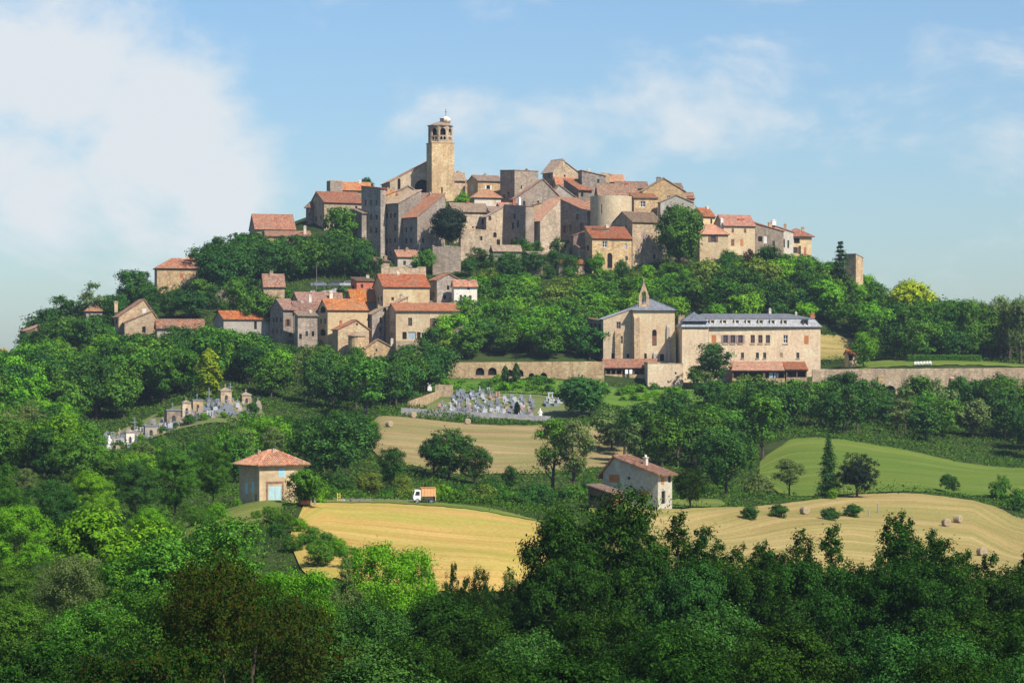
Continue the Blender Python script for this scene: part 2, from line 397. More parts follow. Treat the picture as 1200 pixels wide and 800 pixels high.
def pchip(xs, ys, xq):
    xs, ys = np.array(xs, float), np.array(ys, float)
    h = np.diff(xs); dl = np.diff(ys) / h
    m = np.zeros_like(ys)
    for i in range(1, len(xs) - 1):
        if dl[i - 1] * dl[i] > 0:
            w1, w2 = 2 * h[i] + h[i - 1], h[i] + 2 * h[i - 1]
            m[i] = (w1 + w2) / (w1 / dl[i - 1] + w2 / dl[i])
    m[0], m[-1] = dl[0], dl[-1]
    k = np.clip(np.searchsorted(xs, xq) - 1, 0, len(xs) - 2)
    tt = np.clip((xq - xs[k]) / h[k], 0, 1); hh = h[k]
    return ((1 + 2 * tt) * (1 - tt) ** 2 * ys[k] + tt * (1 - tt) ** 2 * hh * m[k] + tt * tt * (3 - 2 * tt) * ys[k + 1] + tt * tt * (tt - 1) * hh * m[k + 1])
_cx = sorted(PROF)
_cz = np.stack([pchip(*zip(*(PROF[c] + [(1400, -42), (12500, -42)])), DG) for c in _cx])
ZG = np.stack([pchip(_cx, _cz[:, j], np.clip(XG, _cx[0], _cx[-1])) for j in range(len(DG))], 1)     # [column, distance]
# small natural unevenness on the slopes
_xx = (XG[:, None] - 600) / F * DG[None, :]; _yy = np.broadcast_to(DG[None, :], _xx.shape)
ZG = ZG + 0.25 * (np.sin(_xx * 0.13 + 1.2 * np.sin(_yy * 0.05)) + np.sin(_yy * 0.17 + 1.7 * np.sin(_xx * 0.06)))
def ground(X, d):
    """height of the ground on the sight line of picture column X at distance d"""
    i = int(np.clip(np.searchsorted(XG, X) - 1, 0, len(XG) - 2)); j = int(np.clip(np.searchsorted(DG, d) - 1, 0, len(DG) - 2))
    a = min(max((X - XG[i]) / (XG[i + 1] - XG[i]), 0), 1); b = min(max((d - DG[j]) / (DG[j + 1] - DG[j]), 0), 1)
    return ((1 - a) * (1 - b) * ZG[i, j] + a * (1 - b) * ZG[i + 1, j] + (1 - a) * b * ZG[i, j + 1] + a * b * ZG[i + 1, j + 1])
def wx(X, d): return (X - 600.0) / F * d
def wz(Y, d): return (HOR - Y) / F * d
def gp(X, d, lift=0.0): return (wx(X, d), d, ground(X, d) + lift)
def px_of(x, y): return 600 + F * x / y
def row_of(X, d): return HOR - F * ground(X, d) / d

def cast(X, Y, d0=240, d1=720):
    """nearest distance at which the ground on column X appears at picture row Y"""
    d = d0
    while d < d1:
        if row_of(X, d) <= Y: return d
        d += 1.5
    return d1

nx, nd = ZG.shape
tv = np.stack([_xx, _yy, ZG], -1).reshape(-1, 3)
ii = np.arange((nx - 1) * (nd - 1)); ci, cj = ii // (nd - 1), ii % (nd - 1)
q = np.stack([ci * nd + cj, (ci + 1) * nd + cj, (ci + 1) * nd + cj + 1, ci * nd + cj + 1], 1)
me = np_mesh('ground', tv, q); me.polygons.foreach_set('use_smooth', np.ones(len(q), bool))
t = NT('rough_grass'); tc = t.n('TexCoord'); v = tc.outputs['Object']
c1 = t.mix(t.rng(t.noise(v, 0.05, 4), 0.35, 0.65), (0.022, 0.042, 0.011), (0.045, 0.068, 0.018))
c1 = t.mix(t.rng(t.noise(v, 0.35, 5, 0.7), 0.5, 0.8, 0, 0.5), c1, (0.09, 0.09, 0.035))
M['rough_grass'] = t.finish(c1, 1.0, t.noise(v, 1.2, 4, 0.7), 1.0, 0.4, 0.05)
link('ground', me, mat=M['rough_grass'])['kind'] = 'structure'

FIELDS = []
def field(name, xs, near, far, mat, lift=0.18, nd_=46, nxs=70, taper_ends=True):
    """a sheet that lies on the ground between a near and a far edge, each given as distances along the columns xs"""
    X = np.linspace(xs[0], xs[-1], nxs); dn = np.interp(X, xs, near); df = np.interp(X, xs, far)
    FIELDS.append((xs, near, far)); vs, uv = [], []
    for i in range(nxs):
        for j in range(nd_):
            s = j / (nd_ - 1); d = dn[i] + (df[i] - dn[i]) * s
            taper = min(1.0, .12 + min(i, nxs - 1 - i) / (nxs * .07)) if taper_ends else 1.0
            d = (dn[i] + df[i]) / 2 + (d - (dn[i] + df[i]) / 2) * taper ** .6
            wob = 0.6 * math.sin(X[i] * 0.21 + j) + 0.5 * math.sin(X[i] * 0.5)
            if j in (0, nd_ - 1): d += wob
            vs.append(gp(X[i], d, lift)); uv.append((wx(X[i], d), s * (df.mean() - dn.mean())))
    fs = [(i * nd_ + j, (i + 1) * nd_ + j, (i + 1) * nd_ + j + 1, i * nd_ + j + 1) for i in range(nxs - 1) for j in range(nd_ - 1)]
    me = np_mesh(name, np.array(vs), np.array(fs)); me.polygons.foreach_set('use_smooth', np.ones(len(fs), bool))
    l = me.uv_layers.new(name='rows')
    li = np.empty(len(me.loops), np.int32); me.loops.foreach_get('vertex_index', li)
    l.data.foreach_set('uv', np.array(uv, np.float32)[li].ravel())
    o = link(name, me, mat=mat); o['kind'] = 'structure'
    return o

def crop_mat(name, stops, green=None, gamt=0.5, row=1.6, bend=0.02):
    """mown field: windrows that follow the contour, patches of regrowth"""
    t = NT(name); uvn = t.n('UVMap'); uvn.uv_map = 'rows'; uv = uvn.outputs['UV']
    tc = t.n('TexCoord'); v = tc.outputs['Object']
    w1 = t.noise(t.mapping(uv, (0.012, 0.55 / row, 1)), 1.0, 3, 0.6, 0.6)
    w2 = t.noise(t.mapping(uv, (0.03, 1.9 / row, 1)), 1.0, 3, 0.6, 0.4)
    p = t.noise(v, 0.035, 4, 0.6)
    f = t.math('ADD', t.math('MULTIPLY', w1, 0.5), t.math('ADD', t.math('MULTIPLY', w2, 0.32), t.math('MULTIPLY', p, 0.25)))
    col = t.ramp(t.rng(f, 0.38, 0.68), stops)
    if green: col = t.mix(t.rng(t.noise(t.mapping(uv, (0.02, 0.07, 1)), 1.0, 4, 0.6), 0.40, 0.64, 0.0, gamt), col, green)
    fine = t.noise(v, 2.2, 5, 0.75)
    col = t.mix(1.0, col, t.ramp(fine, [(0.3, (0.72, 0.72, 0.72)), (0.7, (1.2, 1.2, 1.2))]), 'MULTIPLY')
    return t.finish(col, 1.0, t.math('ADD', w2, fine), 0.6, 0.2, 0.05)
M['hay_gold'] = crop_mat('mown_hay', [(0.0, (0.21, 0.155, 0.06)), (0.45, (0.31, 0.235, 0.09)), (1.0, (0.42, 0.33, 0.15))], (0.17, 0.18, 0.045), 0.7)
M['wheat'] = crop_mat('stubble', [(0.0, (0.33, 0.19, 0.06)), (0.45, (0.43, 0.275, 0.085)), (1.0, (0.53, 0.385, 0.14))], (0.28, 0.285, 0.05), 0.9, 2.4)
M['hay_brown'] = crop_mat('dry_hay', [(0.0, (0.18, 0.13, 0.06)), (0.45, (0.27, 0.20, 0.095)), (1.0, (0.36, 0.27, 0.14))], (0.15, 0.17, 0.05), 0.85, 1.8)
M['meadow'] = crop_mat('meadow_grass', [(0.0, (0.075, 0.13, 0.02)), (0.45, (0.115, 0.16, 0.026)), (1.0, (0.18, 0.205, 0.045))], (0.065, 0.13, 0.02), 0.6, 2.4)
M['verge'] = crop_mat('verge_grass', [(0.1, (0.05, 0.10, 0.015)), (0.5, (0.10, 0.16, 0.025)), (0.85, (0.20, 0.21, 0.05))], (0.26, 0.20, 0.08), 0.4, 3)
M['slope_grass'] = crop_mat('slope_grass', [(0.1, (0.06, 0.13, 0.018)), (0.5, (0.10, 0.19, 0.025)), (0.85, (0.16, 0.24, 0.04))], (0.05, 0.10, 0.02), 0.5, 4)
M['gravel'] = crop_mat('cemetery_ground', [(0.1, (0.085, 0.115, 0.035)), (0.5, (0.125, 0.145, 0.055)), (0.85, (0.18, 0.175, 0.10))], (0.12, 0.16, 0.04), 0.9, 3)

field('stubble_field', [338, 352, 380, 450, 550, 600, 645], [306, 295, 290, 286, 286, 290, 300], [322, 345, 369, 371, 367, 361, 350], M['wheat'])
field('hay_field', [426, 450, 550, 640, 735], [520, 492, 488, 500, 515], [566, 584, 588, 590, 585], M['hay_brown'])
field('mown_field', [672, 700, 740, 800, 850, 950, 1000, 1060, 1140, 1190, 1260, 1480], [300, 280, 245, 245, 245, 245, 245, 245, 245, 245, 245, 245],
      [330, 360, 396, 404, 418, 452, 468, 474, 478, 452, 440, 430], M['hay_gold'])
field('green_field', [890, 950, 1000, 1060, 1120, 1200, 1260, 1480], [462, 462, 471, 478, 486, 496, 498, 496], [556, 564, 565, 565, 562, 566, 560, 556], M['meadow'])
field('house_lawn', [690, 740, 800, 850], [388, 396, 406, 418], [402, 416, 436, 440], M['verge'], 0.24, 14, 30)
field('grass_strip', [190, 240, 290, 330], [318, 326, 330, 330], [344, 352, 362, 364], M['verge'], 0.2, 14, 30)
field('knoll_verge', [330, 380, 450, 520, 640], [352, 366, 368.5, 365, 352], [366, 376, 378, 374, 358], M['verge'], 0.26, 8, 50)
field('grass_slope', [500, 550, 640, 700, 760, 830], [646, 648, 648, 640, 630, 640], [684, 684, 684, 684, 681, 680], M['slope_grass'], 0.2, 16, 50)
field('cemetery_lawn', [500, 540, 640, 690], [606, 606, 608, 612], [642, 644, 646, 640], M['gravel'], 0.22, 16, 40)
field('old_cemetery_terrace', [105, 150, 200, 250, 310], [542, 548, 556, 562, 572], [556, 578, 592, 600, 606], M['gravel'], 0.22, 16, 40)
field('hillside_lawn', [955, 1010], [724, 724], [744, 742], M['hay_gold'], 0.3, 10, 16)
field('terrace_lawn', [985, 1090, 1250], [697, 697, 697], [712, 716, 714], M['meadow'], 0.2, 10, 40)
# ------------------------------------------------------------------ trees
def leaf_cloud(P, N, size, rng, aspect=0.55):
    """one small rhombic leaf spray per point: P positions, N facing, size half lengths"""
    n = len(P)
    N = N / np.maximum(np.linalg.norm(N, axis=1, keepdims=True), 1e-6)
    R = rng.normal(size=(n, 3)); A = np.cross(N, R); A /= np.maximum(np.linalg.norm(A, axis=1, keepdims=True), 1e-6)
    B = np.cross(N, A); s = size[:, None]
    fold = N * s * 0.25
    V = np.stack([P - A * s, P - B * s * aspect + fold, P + A * s, P + B * s * aspect + fold], 1).reshape(-1, 3)
    return V, np.arange(n * 4).reshape(n, 4)

def unit(v): return v / np.maximum(np.linalg.norm(v, axis=1, keepdims=True), 1e-6)

def crown_from_lobes(rng, lobes, n_clump, n_leaf, rc, leaf, up=0.45, rand=0.6, droop=0.0, inner=0.15):
    """lobes: (centre, radii).  Clumps of leaves sit on and under the lobes' skin."""
    C = np.array([l[0] for l in lobes]); Rr = np.array([l[1] for l in lobes], float)
    area = (Rr[:, 0] * Rr[:, 2]) ** 0.8; area /= area.sum()
    k = rng.choice(len(lobes), n_clump, p=area)
    dirs = unit(rng.normal(size=(n_clump, 3)) + np.array([0, 0, 0.35]))
    rad = np.where(rng.random(n_clump) < inner, rng.uniform(0.35, 0.8, n_clump), rng.uniform(0.82, 1.08, n_clump))
    cc = C[k] + dirs * Rr[k] * rad[:, None]
    j = np.repeat(np.arange(n_clump), n_leaf)
    rcl = rc * rng.uniform(0.6, 1.4, n_clump)
    off = rng.normal(size=(len(j), 3)) * np.array([1, 1, 0.7]) * 0.55
    P = cc[j] + off * rcl[j][:, None]
    P[:, 2] -= droop * (off[:, 0] ** 2 + off[:, 1] ** 2) * rcl[j]
    N = dirs[j] * 0.9 + off * 0.8 + np.array([0, 0, up]) + rng.normal(size=P.shape) * rand
    size = leaf * rng.uniform(0.6, 1.35, len(P))
    return P, N, size, cc

def make_mesh(P, N, size, rng, name, aspect=0.55):
    V, Q = leaf_cloud(P, N, size, rng, aspect)
    return np_mesh(name, V, Q)

def trunk_mesh(rng, H, base_r, top, targets, n=6, lean=0.03):
    mb = MB()
    k = 6; pts, rad = [], []
    ph = rng.uniform(0, 6.28)
    for i in range(k + 1):
        s = i / k
        pts.append((math.sin(ph + s * 3) * lean * H * s, math.cos(ph * 1.7 + s * 2.3) * lean * H * s, s * top - (0.6 if i == 0 else 0)))
        rad.append(base_r * (1.25 if i == 0 else 1.0) * (1 - 0.78 * s))
    mb.tube(pts, rad, n)
    for tg in targets:
        s = float(np.clip(tg[2] / max(top, 0.1) - rng.uniform(0.2, 0.4), 0.22, 0.92)); i = min(int(s * k), k - 1); f = s * k - i
        a = np.array(pts[i]) * (1 - f) + np.array(pts[i + 1]) * f
        b = np.array(tg); mid = a * 0.45 + b * 0.55 + np.array([0, 0, -0.04 * H]) + rng.normal(size=3) * 0.02 * H
        r0 = base_r * (1 - 0.78 * s) * 0.6
        mb.tube([tuple(a), tuple(mid), tuple(b)], [r0, r0 * 0.6, r0 * 0.18], max(4, n - 2))
    return mb.mesh('trunk')

PROTO = {}
def proto(kind, H, crown, trunk): PROTO.setdefault(kind, []).append((H, crown, trunk))

def broad(kind, seed, H=10.0, W=8.0, base=0.18, n_lobe=11, n_clump=110, n_leaf=24, leaf=0.34, rc=0.9, trunk=True, round_=False, limbs=6, up=0.4, rand=0.36, lobe_r=(0.26, 0.36)):
    rng = np.random.default_rng(seed)
    lob = []
    for i in range(int(n_lobe * 1.9)):
        u = unit(rng.normal(size=(1, 3)))[0]
        f = 0.62 if not round_ else 0.45
        zc = H * (base + (1 - base) * 0.5)
        r = rng.uniform(*lobe_r) * W * (1.15 if round_ else 1) * .78; f = f * 1.12
        c = np.array([u[0] * f * W * 0.5, u[1] * f * W * 0.5, zc + u[2] * f * H * (1 - base) * 0.5])
        if u[2] < -0.3: c[:2] *= 0.75
        lob.append((c, (r, r, r * rng.uniform(0.5, 0.72))))
    lob.append((np.array([0, 0, H * (base + (1 - base) * 0.52)]), (W * 0.27, W * 0.27, H * (1 - base) * 0.30)))
    P, N, S, cc = crown_from_lobes(rng, lob, n_clump, n_leaf, rc, leaf, up, rand)
    P[:, 2] = np.maximum(P[:, 2], 0.05)
    hi = np.percentile(P[:, 2], 99.6)
    P[:, 2] *= H / hi
    cm = make_mesh(P, N, S, rng, 'crown')
    tm = trunk_mesh(rng, H, (0.028 if H < 14.5 and kind[:4] != 'near' else 0.017) * H, H * 0.75, [l[0] for l in lob[:limbs]]) if trunk else None
    proto(kind, H, cm, tm)

def plume(kind, seed, H=20.0, W=9.0, n_stem=9, n_clump=420, n_leaf=80, leaf=0.12, rc=0.8, base=0.08):
    """poplar-like: many upright leafy limbs of uneven height, with gaps between them and ragged tips"""
    rng = np.random.default_rng(seed); Ps, Ns, tg = [], [], []
    for i in range(n_stem):
        a = 2 * math.pi * i / n_stem * 1.618 + rng.uniform(-.4, .4); r = W * 0.5 * rng.uniform(0.3, 1.0) if i else 0.0
        zb = H * rng.uniform(base, .45) if i else H * base
        top = H * (1.0 if i == 0 else rng.uniform(0.55, 0.97) - .12 * (r / (W * .5)) ** 2)
        foot = np.array([math.cos(a) * r * .45, math.sin(a) * r * .45, zb]); tip = np.array([math.cos(a) * r + rng.normal() * .3, math.sin(a) * r + rng.normal() * .3, top])
        tg.append(tuple(foot * .3 + tip * .7)); L = top - zb; wd = W * rng.uniform(.17, .26)
        nc = max(10, int(n_clump * L / H / n_stem * 1.6))
        s = rng.random(nc) ** .85
        prof = np.sin(np.clip(s * .82 + .16, 0, 1) * math.pi) ** .6
        ang = rng.uniform(0, 2 * math.pi, nc); rr = wd * prof * np.sqrt(rng.uniform(.15, 1.5, nc))
        cc = foot + (tip - foot) * s[:, None] + np.stack([np.cos(ang) * rr, np.sin(ang) * rr, rng.normal(size=nc) * .35], 1)
        dirs = np.stack([np.cos(ang), np.sin(ang), np.full(nc, .5)], 1)
        j = np.repeat(np.arange(nc), n_leaf); off = rng.normal(size=(len(j), 3)) * np.array([.42, .42, .62])
        rcl = rc * rng.uniform(.45, 1.5, nc) * (1 - .45 * s)
        Ps.append(cc[j] + off * rcl[j][:, None]); Ns.append(dirs[j] * .8 + off * .6 + rng.normal(size=(len(j), 3)) * .7 + np.array([0, 0, .3]))
    P, N = np.concatenate(Ps), np.concatenate(Ns)
    P[:, 2] = np.maximum(P[:, 2], 0.3); P[:, 2] *= H / np.percentile(P[:, 2], 99.9)
    cm = make_mesh(P, N, leaf * rng.uniform(0.6, 1.3, len(P)), rng, 'crown')
    proto(kind, H, cm, trunk_mesh(rng, H, 0.016 * H, H * 0.9, tg[1:], 6, 0.01))

def conifer(kind, seed, H=12.0, W=5.0, layers=16, per=9, n_leaf=60, leaf=0.28, droop=0.35, base=0.08, power=0.9):
    rng = np.random.default_rng(seed); Ps, Ns = [], []
    for i in range(layers):
        s = i / (layers - 1); z = H * (base + (0.97 - base) * s); R = W * 0.5 * ((1 - s) ** power * 0.95 + 0.05) * rng.uniform(0.85, 1.12)
        for b in range(max(4, int(per * (1 - 0.4 * s)))):
            a = rng.uniform(0, 2 * math.pi); L = R * rng.uniform(0.7, 1.15); n = max(8, int(n_leaf * (0.3 + L / W)))
            tt = rng.random(n) ** 0.7
            p = np.stack([np.cos(a) * L * tt, np.sin(a) * L * tt, z - droop * L * tt ** 1.6 + 0.12 * L * tt], 1)
            wdt = 0.16 * L + 0.12
            p += rng.normal(size=p.shape) * np.array([wdt, wdt, 0.13 + 0.04 * L])
            Ps.append(p); Ns.append(rng.normal(size=p.shape) * 0.6 + np.array([math.cos(a) * 0.5, math.sin(a) * 0.5, 0.9]))
    P = np.concatenate(Ps); N = np.concatenate(Ns)
    cm = make_mesh(P, N, leaf * rng.uniform(0.6, 1.3, len(P)), rng, 'crown', 0.4)
    mb = MB(); mb.tube([(0, 0, -.6), (0, 0, H * .5), (0, 0, H * .97)], [0.022 * H, 0.013 * H, 0.02], 6)
    proto(kind, H, cm, mb.mesh('trunk'))

def column(kind, seed, H=9.0, W=2.2, n=2600, leaf=0.26):
    rng = np.random.default_rng(seed); s = rng.random(n); a = rng.uniform(0, 2 * math.pi, n)
    R = W * 0.5 * np.sin(np.clip(s * 0.9 + 0.1, 0, 1) * math.pi) ** 0.6 * np.where(rng.random(n) < .3, rng.uniform(.2, .8, n), rng.uniform(.8, 1.15, n))
    R *= 1 + 0.22 * np.sin(a * 3 + s * 17)
    P = np.stack([np.cos(a) * R, np.sin(a) * R, H * (0.03 + 0.97 * s)], 1)
    N = np.stack([np.cos(a), np.sin(a), np.full(n, .25)], 1) + rng.normal(size=P.shape) * .5
    cm = make_mesh(P, N, leaf * rng.uniform(.6, 1.3, n), rng, 'crown')
    mb = MB(); mb.tube([(0, 0, -.6), (0, 0, H * .6)], [0.2, 0.1], 6)
    proto(kind, H, cm, mb.mesh('trunk'))

# far trees (hill), middle trees, near trees
for i in range(7): broad('far', 100 + i, 10, rnd.uniform(7.5, 10), 0.12, 12, 190, 22, 0.30, 0.85)
for i in range(3): broad('far_tall', 120 + i, 14, rnd.uniform(7, 8.5), 0.12, 13, 220, 22, 0.30, 0.85)
for i in range(3): broad('far_round', 130 + i, 10, 9.5, 0.1, 9, 240, 24, 0.30, 0.7, round_=True)
for i in range(3): broad('far_thin', 140 + i, 12, 6.5, 0.2, 12, 110, 20, 0.26, 0.7, lobe_r=(0.14, 0.24))
for i in range(3): conifer('far_conifer', 150 + i, 14, 6.0)
column('cypress', 160); column('cypress', 161)
for i in range(3): broad('far_shrub', 170 + i, 3.0, 4.2, 0.0, 7, 60, 22, 0.22, 0.5, trunk=False)
for i in range(4): broad('middle', 200 + i, 10, rnd.uniform(8, 10), 0.14, 13, 330, 34, 0.19, 0.62, limbs=9)
for i in range(2): broad('middle_round', 210 + i, 10, 10.5, 0.1, 10, 420, 34, 0.18, 0.55, round_=True)
for i in range(2): broad('middle_thin', 220 + i, 12, 7, 0.15, 13, 230, 30, 0.17, 0.6, limbs=9, lobe_r=(0.15, 0.25))
for i in range(2): conifer('middle_conifer', 230 + i, 12, 4.6, 20, 10, 80, 0.2)
for i in range(3): broad('shrub', 240 + i, 2.4, 3.2, 0.0, 7, 150, 30, 0.10, 0.28, trunk=False, round_=True)
for i in range(3): broad('tall_shrub', 250 + i, 4.0, 5.2, 0.0, 9, 170, 36, 0.14, 0.42, trunk=False)
for i in range(4): plume('plume', 300 + i, 20, 10, 12, 900, 80, 0.125, 0.8)
for i in range(3): broad('near', 310 + i, 15, rnd.uniform(11, 13), 0.12, 18, 800, 75, 0.115, 0.55, limbs=14, lobe_r=(0.18, 0.28))
for i in range(2): broad('near_thin', 320 + i, 15, 9.5, 0.1, 18, 560, 80, 0.10, 0.6, limbs=14, up=0.2, rand=0.6, lobe_r=(0.14, 0.24))
broad('dense', 180, 10, 8.6, 0.03, 10, 460, 28, 0.27, 0.75, round_=True); broad('dense', 181, 10, 8.4, 0.05, 10, 460, 28, 0.27, 0.75, round_=True)
broad('near_maple', 330, 13, 12, 0.1, 15, 560, 55, 0.19, 0.55, limbs=12, lobe_r=(0.2, 0.3))
broad('near_rust', 340, 11, 9, 0.06, 18, 900, 85, 0.058, 0.42, limbs=12, up=0.2, rand=0.9, lobe_r=(0.16, 0.26))
broad('near_bush', 350, 5, 6.5, 0.0, 12, 330, 55, 0.10, 0.42, trunk=False); broad('near_bush', 351, 5, 6.5, 0.0, 12, 330, 55, 0.10, 0.42, trunk=False)

NAMES = {'dense': 'round_tree', 'far_conifer': 'conifer_tree', 'middle_conifer': 'conifer_tree', 'cypress': 'cypress_tree', 'plume': 'poplar_tree', 'near_maple': 'maple_tree',
         'far_shrub': 'shrub', 'shrub': 'shrub', 'tall_shrub': 'shrub', 'near_bush': 'shrub', 'far_tall': 'tall_tree', 'far_round': 'round_tree', 'middle_round': 'round_tree',
         'far_thin': 'thin_tree', 'middle_thin': 'thin_tree', 'near': 'large_tree', 'near_thin': 'feathery_tree', 'middle': 'leafy_tree'}
FORM = {'far': 'broad tree', 'far_tall': 'tall tree', 'far_round': 'rounded tree', 'far_thin': 'thin airy tree', 'middle': 'leafy tree', 'middle_round': 'round crowned tree', 'middle_thin': 'thin airy tree',
        'near': 'large leafy tree', 'near_thin': 'large feathery tree', 'plume': 'upright poplar', 'tall_shrub': 'bush', 'near_bush': 'bush', 'far_shrub': 'low bush', 'far_conifer': 'conifer'}
HUE = {'lemon': 'yellow green', 'mid': 'green', 'dark': 'dark green', 'deep': 'deep green', 'bright': 'bright green', 'olive': 'olive green', 'grey': 'grey green', 'lime': 'yellow green', 'conifer': 'blue green', 'rust': 'rusty', 'navy': 'navy', 'purple': 'purple'}
LAND = [(35, 398, "the dark tip house"), (105, 375, 'the narrow pale ridge house'), (155, 374, "the end chimney house"), (115, 396, "the blue shutter cottage"), (208, 384, 'the low purple roofed barn'),
        (280, 382, 'the long grey rendered house'), (262, 346, 'the dark roofless ruin'), (203, 318, "the hill shoulder house"), (317, 265, 'the red roofed skyline house'), (317, 332, "the tan car park cottage"), (392, 334, 'the parked cars'),
        (330, 385, 'the grey stepped townhouse'), (405, 368, 'the arched gable house'), (418, 394, 'the small chapel'), (470, 335, 'the very tall cream house'), (500, 380, 'the yellow veranda house'), (545, 350, 'the pale three storey house'),
        (470, 270, 'the tall shaded houses'), (525, 266, 'the navy yew'), (558, 284, 'the buff retaining wall'), (605, 270, 'the tall dark grey house'), (645, 275, 'the long red roof'), (715, 300, 'the golden stone house'), (760, 285, 'the tall plain house'), (796, 275, 'the big round tree'),
        (835, 290, 'the hipped cream house'), (866, 278, 'the brown shuttered cream house'), (938, 285, "the town's last house"), (1003, 315, 'the ruined tower'), (755, 340, 'the bell gable'), (766, 390, 'the convent chapel'), (880, 375, 'the mansard roof'), (880, 405, 'the long convent front'), (895, 432, "the convent veranda"),
        (570, 434, 'the recessed terrace wall'), (660, 434, "the plain terrace wall end"), (1060, 445, 'the golden terrace wall'), (1150, 445, "the golden wall far end"), (1083, 425, 'the white chairs'), (1117, 412, 'the purple tree'), (1068, 345, 'the yellow lime tree'), (985, 310, 'the tall conifer'),
        (565, 472, 'the grey cemetery'), (681, 468, 'the large round tree'), (490, 468, 'the cemetery gate'), (200, 490, 'the old cemetery chapels'), (135, 515, "the old cemetery low end"), (285, 475, "the old cemetery top"), (245, 440, 'the slender yellow poplar'),
        (315, 560, 'the blue shuttered farmhouse'), (750, 565, 'the pale farmhouse'), (495, 580, 'the lorry'), (530, 535, "the hay field trees"), (480, 520, "the hay field left side"), (690, 520, "the hay field right end"), (600, 600, "the stubble field right tip"), (470, 620, "the stubble field middle"),
        (970, 545, 'the spruce'), (1005, 560, "the spruce's round neighbour"), (1050, 540, "the green field middle"), (1150, 545, "the green field far end"), (910, 530, "the green field left tip"), (943, 615, 'the single hay bale'), (1115, 620, 'the pair of hay bales'), (1150, 651, 'the lowest hay bale'), (895, 599, 'the clipped bushes'),
        (128, 640, 'the bright maple'), (290, 700, 'the rusty tree'), (90, 680, "the birch like tree"), (225, 605, 'the grass strip'), (851, 545, "the full farmhouse tree"), (1111, 568, "the lone field bush"), (1171, 572, "the pointed field bush")]
def where(X, Y):
    """words for a picture position: beside which landmark"""
    lx, ly, w = min(LAND, key=lambda q: (q[0] - X) ** 2 + ((q[1] - Y) * 1.2) ** 2)
    dx, dy = X - lx, Y - ly
    v = 'below' if dy > 14 else ('above' if dy < -14 else ''); h = 'right' if dx > 14 else ('left' if dx < -14 else '')
    if v and h: r = v + ' and ' + h + ' of'
    elif v: r = v
    elif h: r = h + ' of'
    else: r = 'beside'
    return r + ' ' + w
def tree(kind, X, d, h, label, leaf='mid', group=None, wide=1.0, name=None, i=None, bark='bark', sink=0.1, z=None):
    """plant one tree: h metres high, wide stretches the crown sideways"""
    if group and kind in FORM: label = HUE[leaf] + ' ' + FORM[kind] + ' ' + where(X, HOR - F * ((ground(X, d) if z is None else z) + h * .65) / d)
    H, crown, trunk = PROTO[kind][rnd.randrange(len(PROTO[kind])) if i is None else i % len(PROTO[kind])]
    s = h / H; shrub = trunk is None
    x, y, z0 = gp(X, d)
    loc = (x, y, (z0 if z is None else z) - sink); rz = rnd.uniform(0, 6.283)
    nm = name or NAMES.get(kind, 'broadleaf_tree')
    if shrub:
        o = link(nm, crown, None, loc, rz, (s * wide, s * wide, s), LEAF[leaf])
        return tag(o, label, 'shrub', group)
    r = empty(nm, loc, rz, label, 'tree', group)
    link('trunk', trunk, r, sc=(s, s, s), mat=M[bark])
    link('crown', crown, r, sc=(s * wide, s * wide, s), mat=LEAF[leaf])
    return r

taken = []
def wood(poly, spacing, kinds, hrange, group, label, drange, avoid=(), maxn=80, seed=1, wide=(0.9, 1.2), cap=None, capvar=1.0):
    """scatter single trees over the patch of ground whose picture outline is poly"""
    rg = random.Random(seed); n = 0
    xs = [p[0] for p in poly]
    def inside(x, y, pl):
        c = False
        for i in range(len(pl)):
            (x1, y1), (x2, y2) = pl[i - 1], pl[i]
            if (y1 > y) != (y2 > y) and x < (x2 - x1) * (y - y1) / (y2 - y1) + x1: c = not c
        return c
    for _ in range(6000):
        if n >= maxn: break
        d = rg.uniform(*drange); X = rg.uniform(min(xs), max(xs))
        Y = row_of(X, d)
        if not inside(X, Y, poly) or any(inside(X, Y, a) for a in avoid): continue
        x = wx(X, d)
        sp = spacing * rg.uniform(0.8, 1.25)
        if any((x - a) ** 2 + (d - b) ** 2 < sp * sp for a, b in taken): continue
        k, lf = rg.choice(kinds); h = rg.uniform(*hrange) * (1.25 if k in ('far_tall', 'far_conifer') else 1)
        if cap:    # no taller than what leaves the buildings behind in view
            lim = wz(np.interp(X, [c[0] for c in cap], [c[1] for c in cap]) + rg.choice((rg.uniform(-9, 0), rg.uniform(0, 6), rg.uniform(0, 14))) * capvar, d) - ground(X, d)
            if lim < 2.2: continue
            h = min(h, lim)
        taken.append((x, d))
        tree(k, X, d, h, label[k] if isinstance(label, dict) else label, lf, group, rg.uniform(*wide))
        n += 1
    return n
# ------------------------------------------------------------------ houses
def unit_meshes():
    m = {}
    b = MB(); b.poly([(-.5, 0, 0), (.5, 0, 0), (.5, 0, 1), (-.5, 0, 1)]); m['pane'] = b.mesh('pane')
    b = MB(); w, d = .07, .06
    b.box(-.5, -.5 + w, -d, -.004, 0, 1); b.box(.5 - w, .5, -d, -.004, 0, 1); b.box(-.5 + w, .5 - w, -d, -.004, 0, w * .8); b.box(-.5 + w, .5 - w, -d, -.004, 1 - w * .8, 1)
    b.box(-.035, .035, -d * .9, -.004, w * .8, 1 - w * .8); b.box(-.5 + w, -.035, -d * .8, -.004, .48, .52); b.box(.035, .5 - w, -d * .8, -.004, .48, .52)
    m['frame'] = b.mesh('frame')
    b = MB(); b.box(-.5, .5, -.05, 0, 0, 1)
    for k in range(7): b.box(-.42, .42, -.075, -.05, .06 + k * .13, .15 + k * .13)
    m['shutter'] = b.mesh('shutter')
    b = MB(); b.box(-.62, .62, -.16, .02, -.14, 0); m['sill'] = b.mesh('sill')
    return m
UM = unit_meshes()

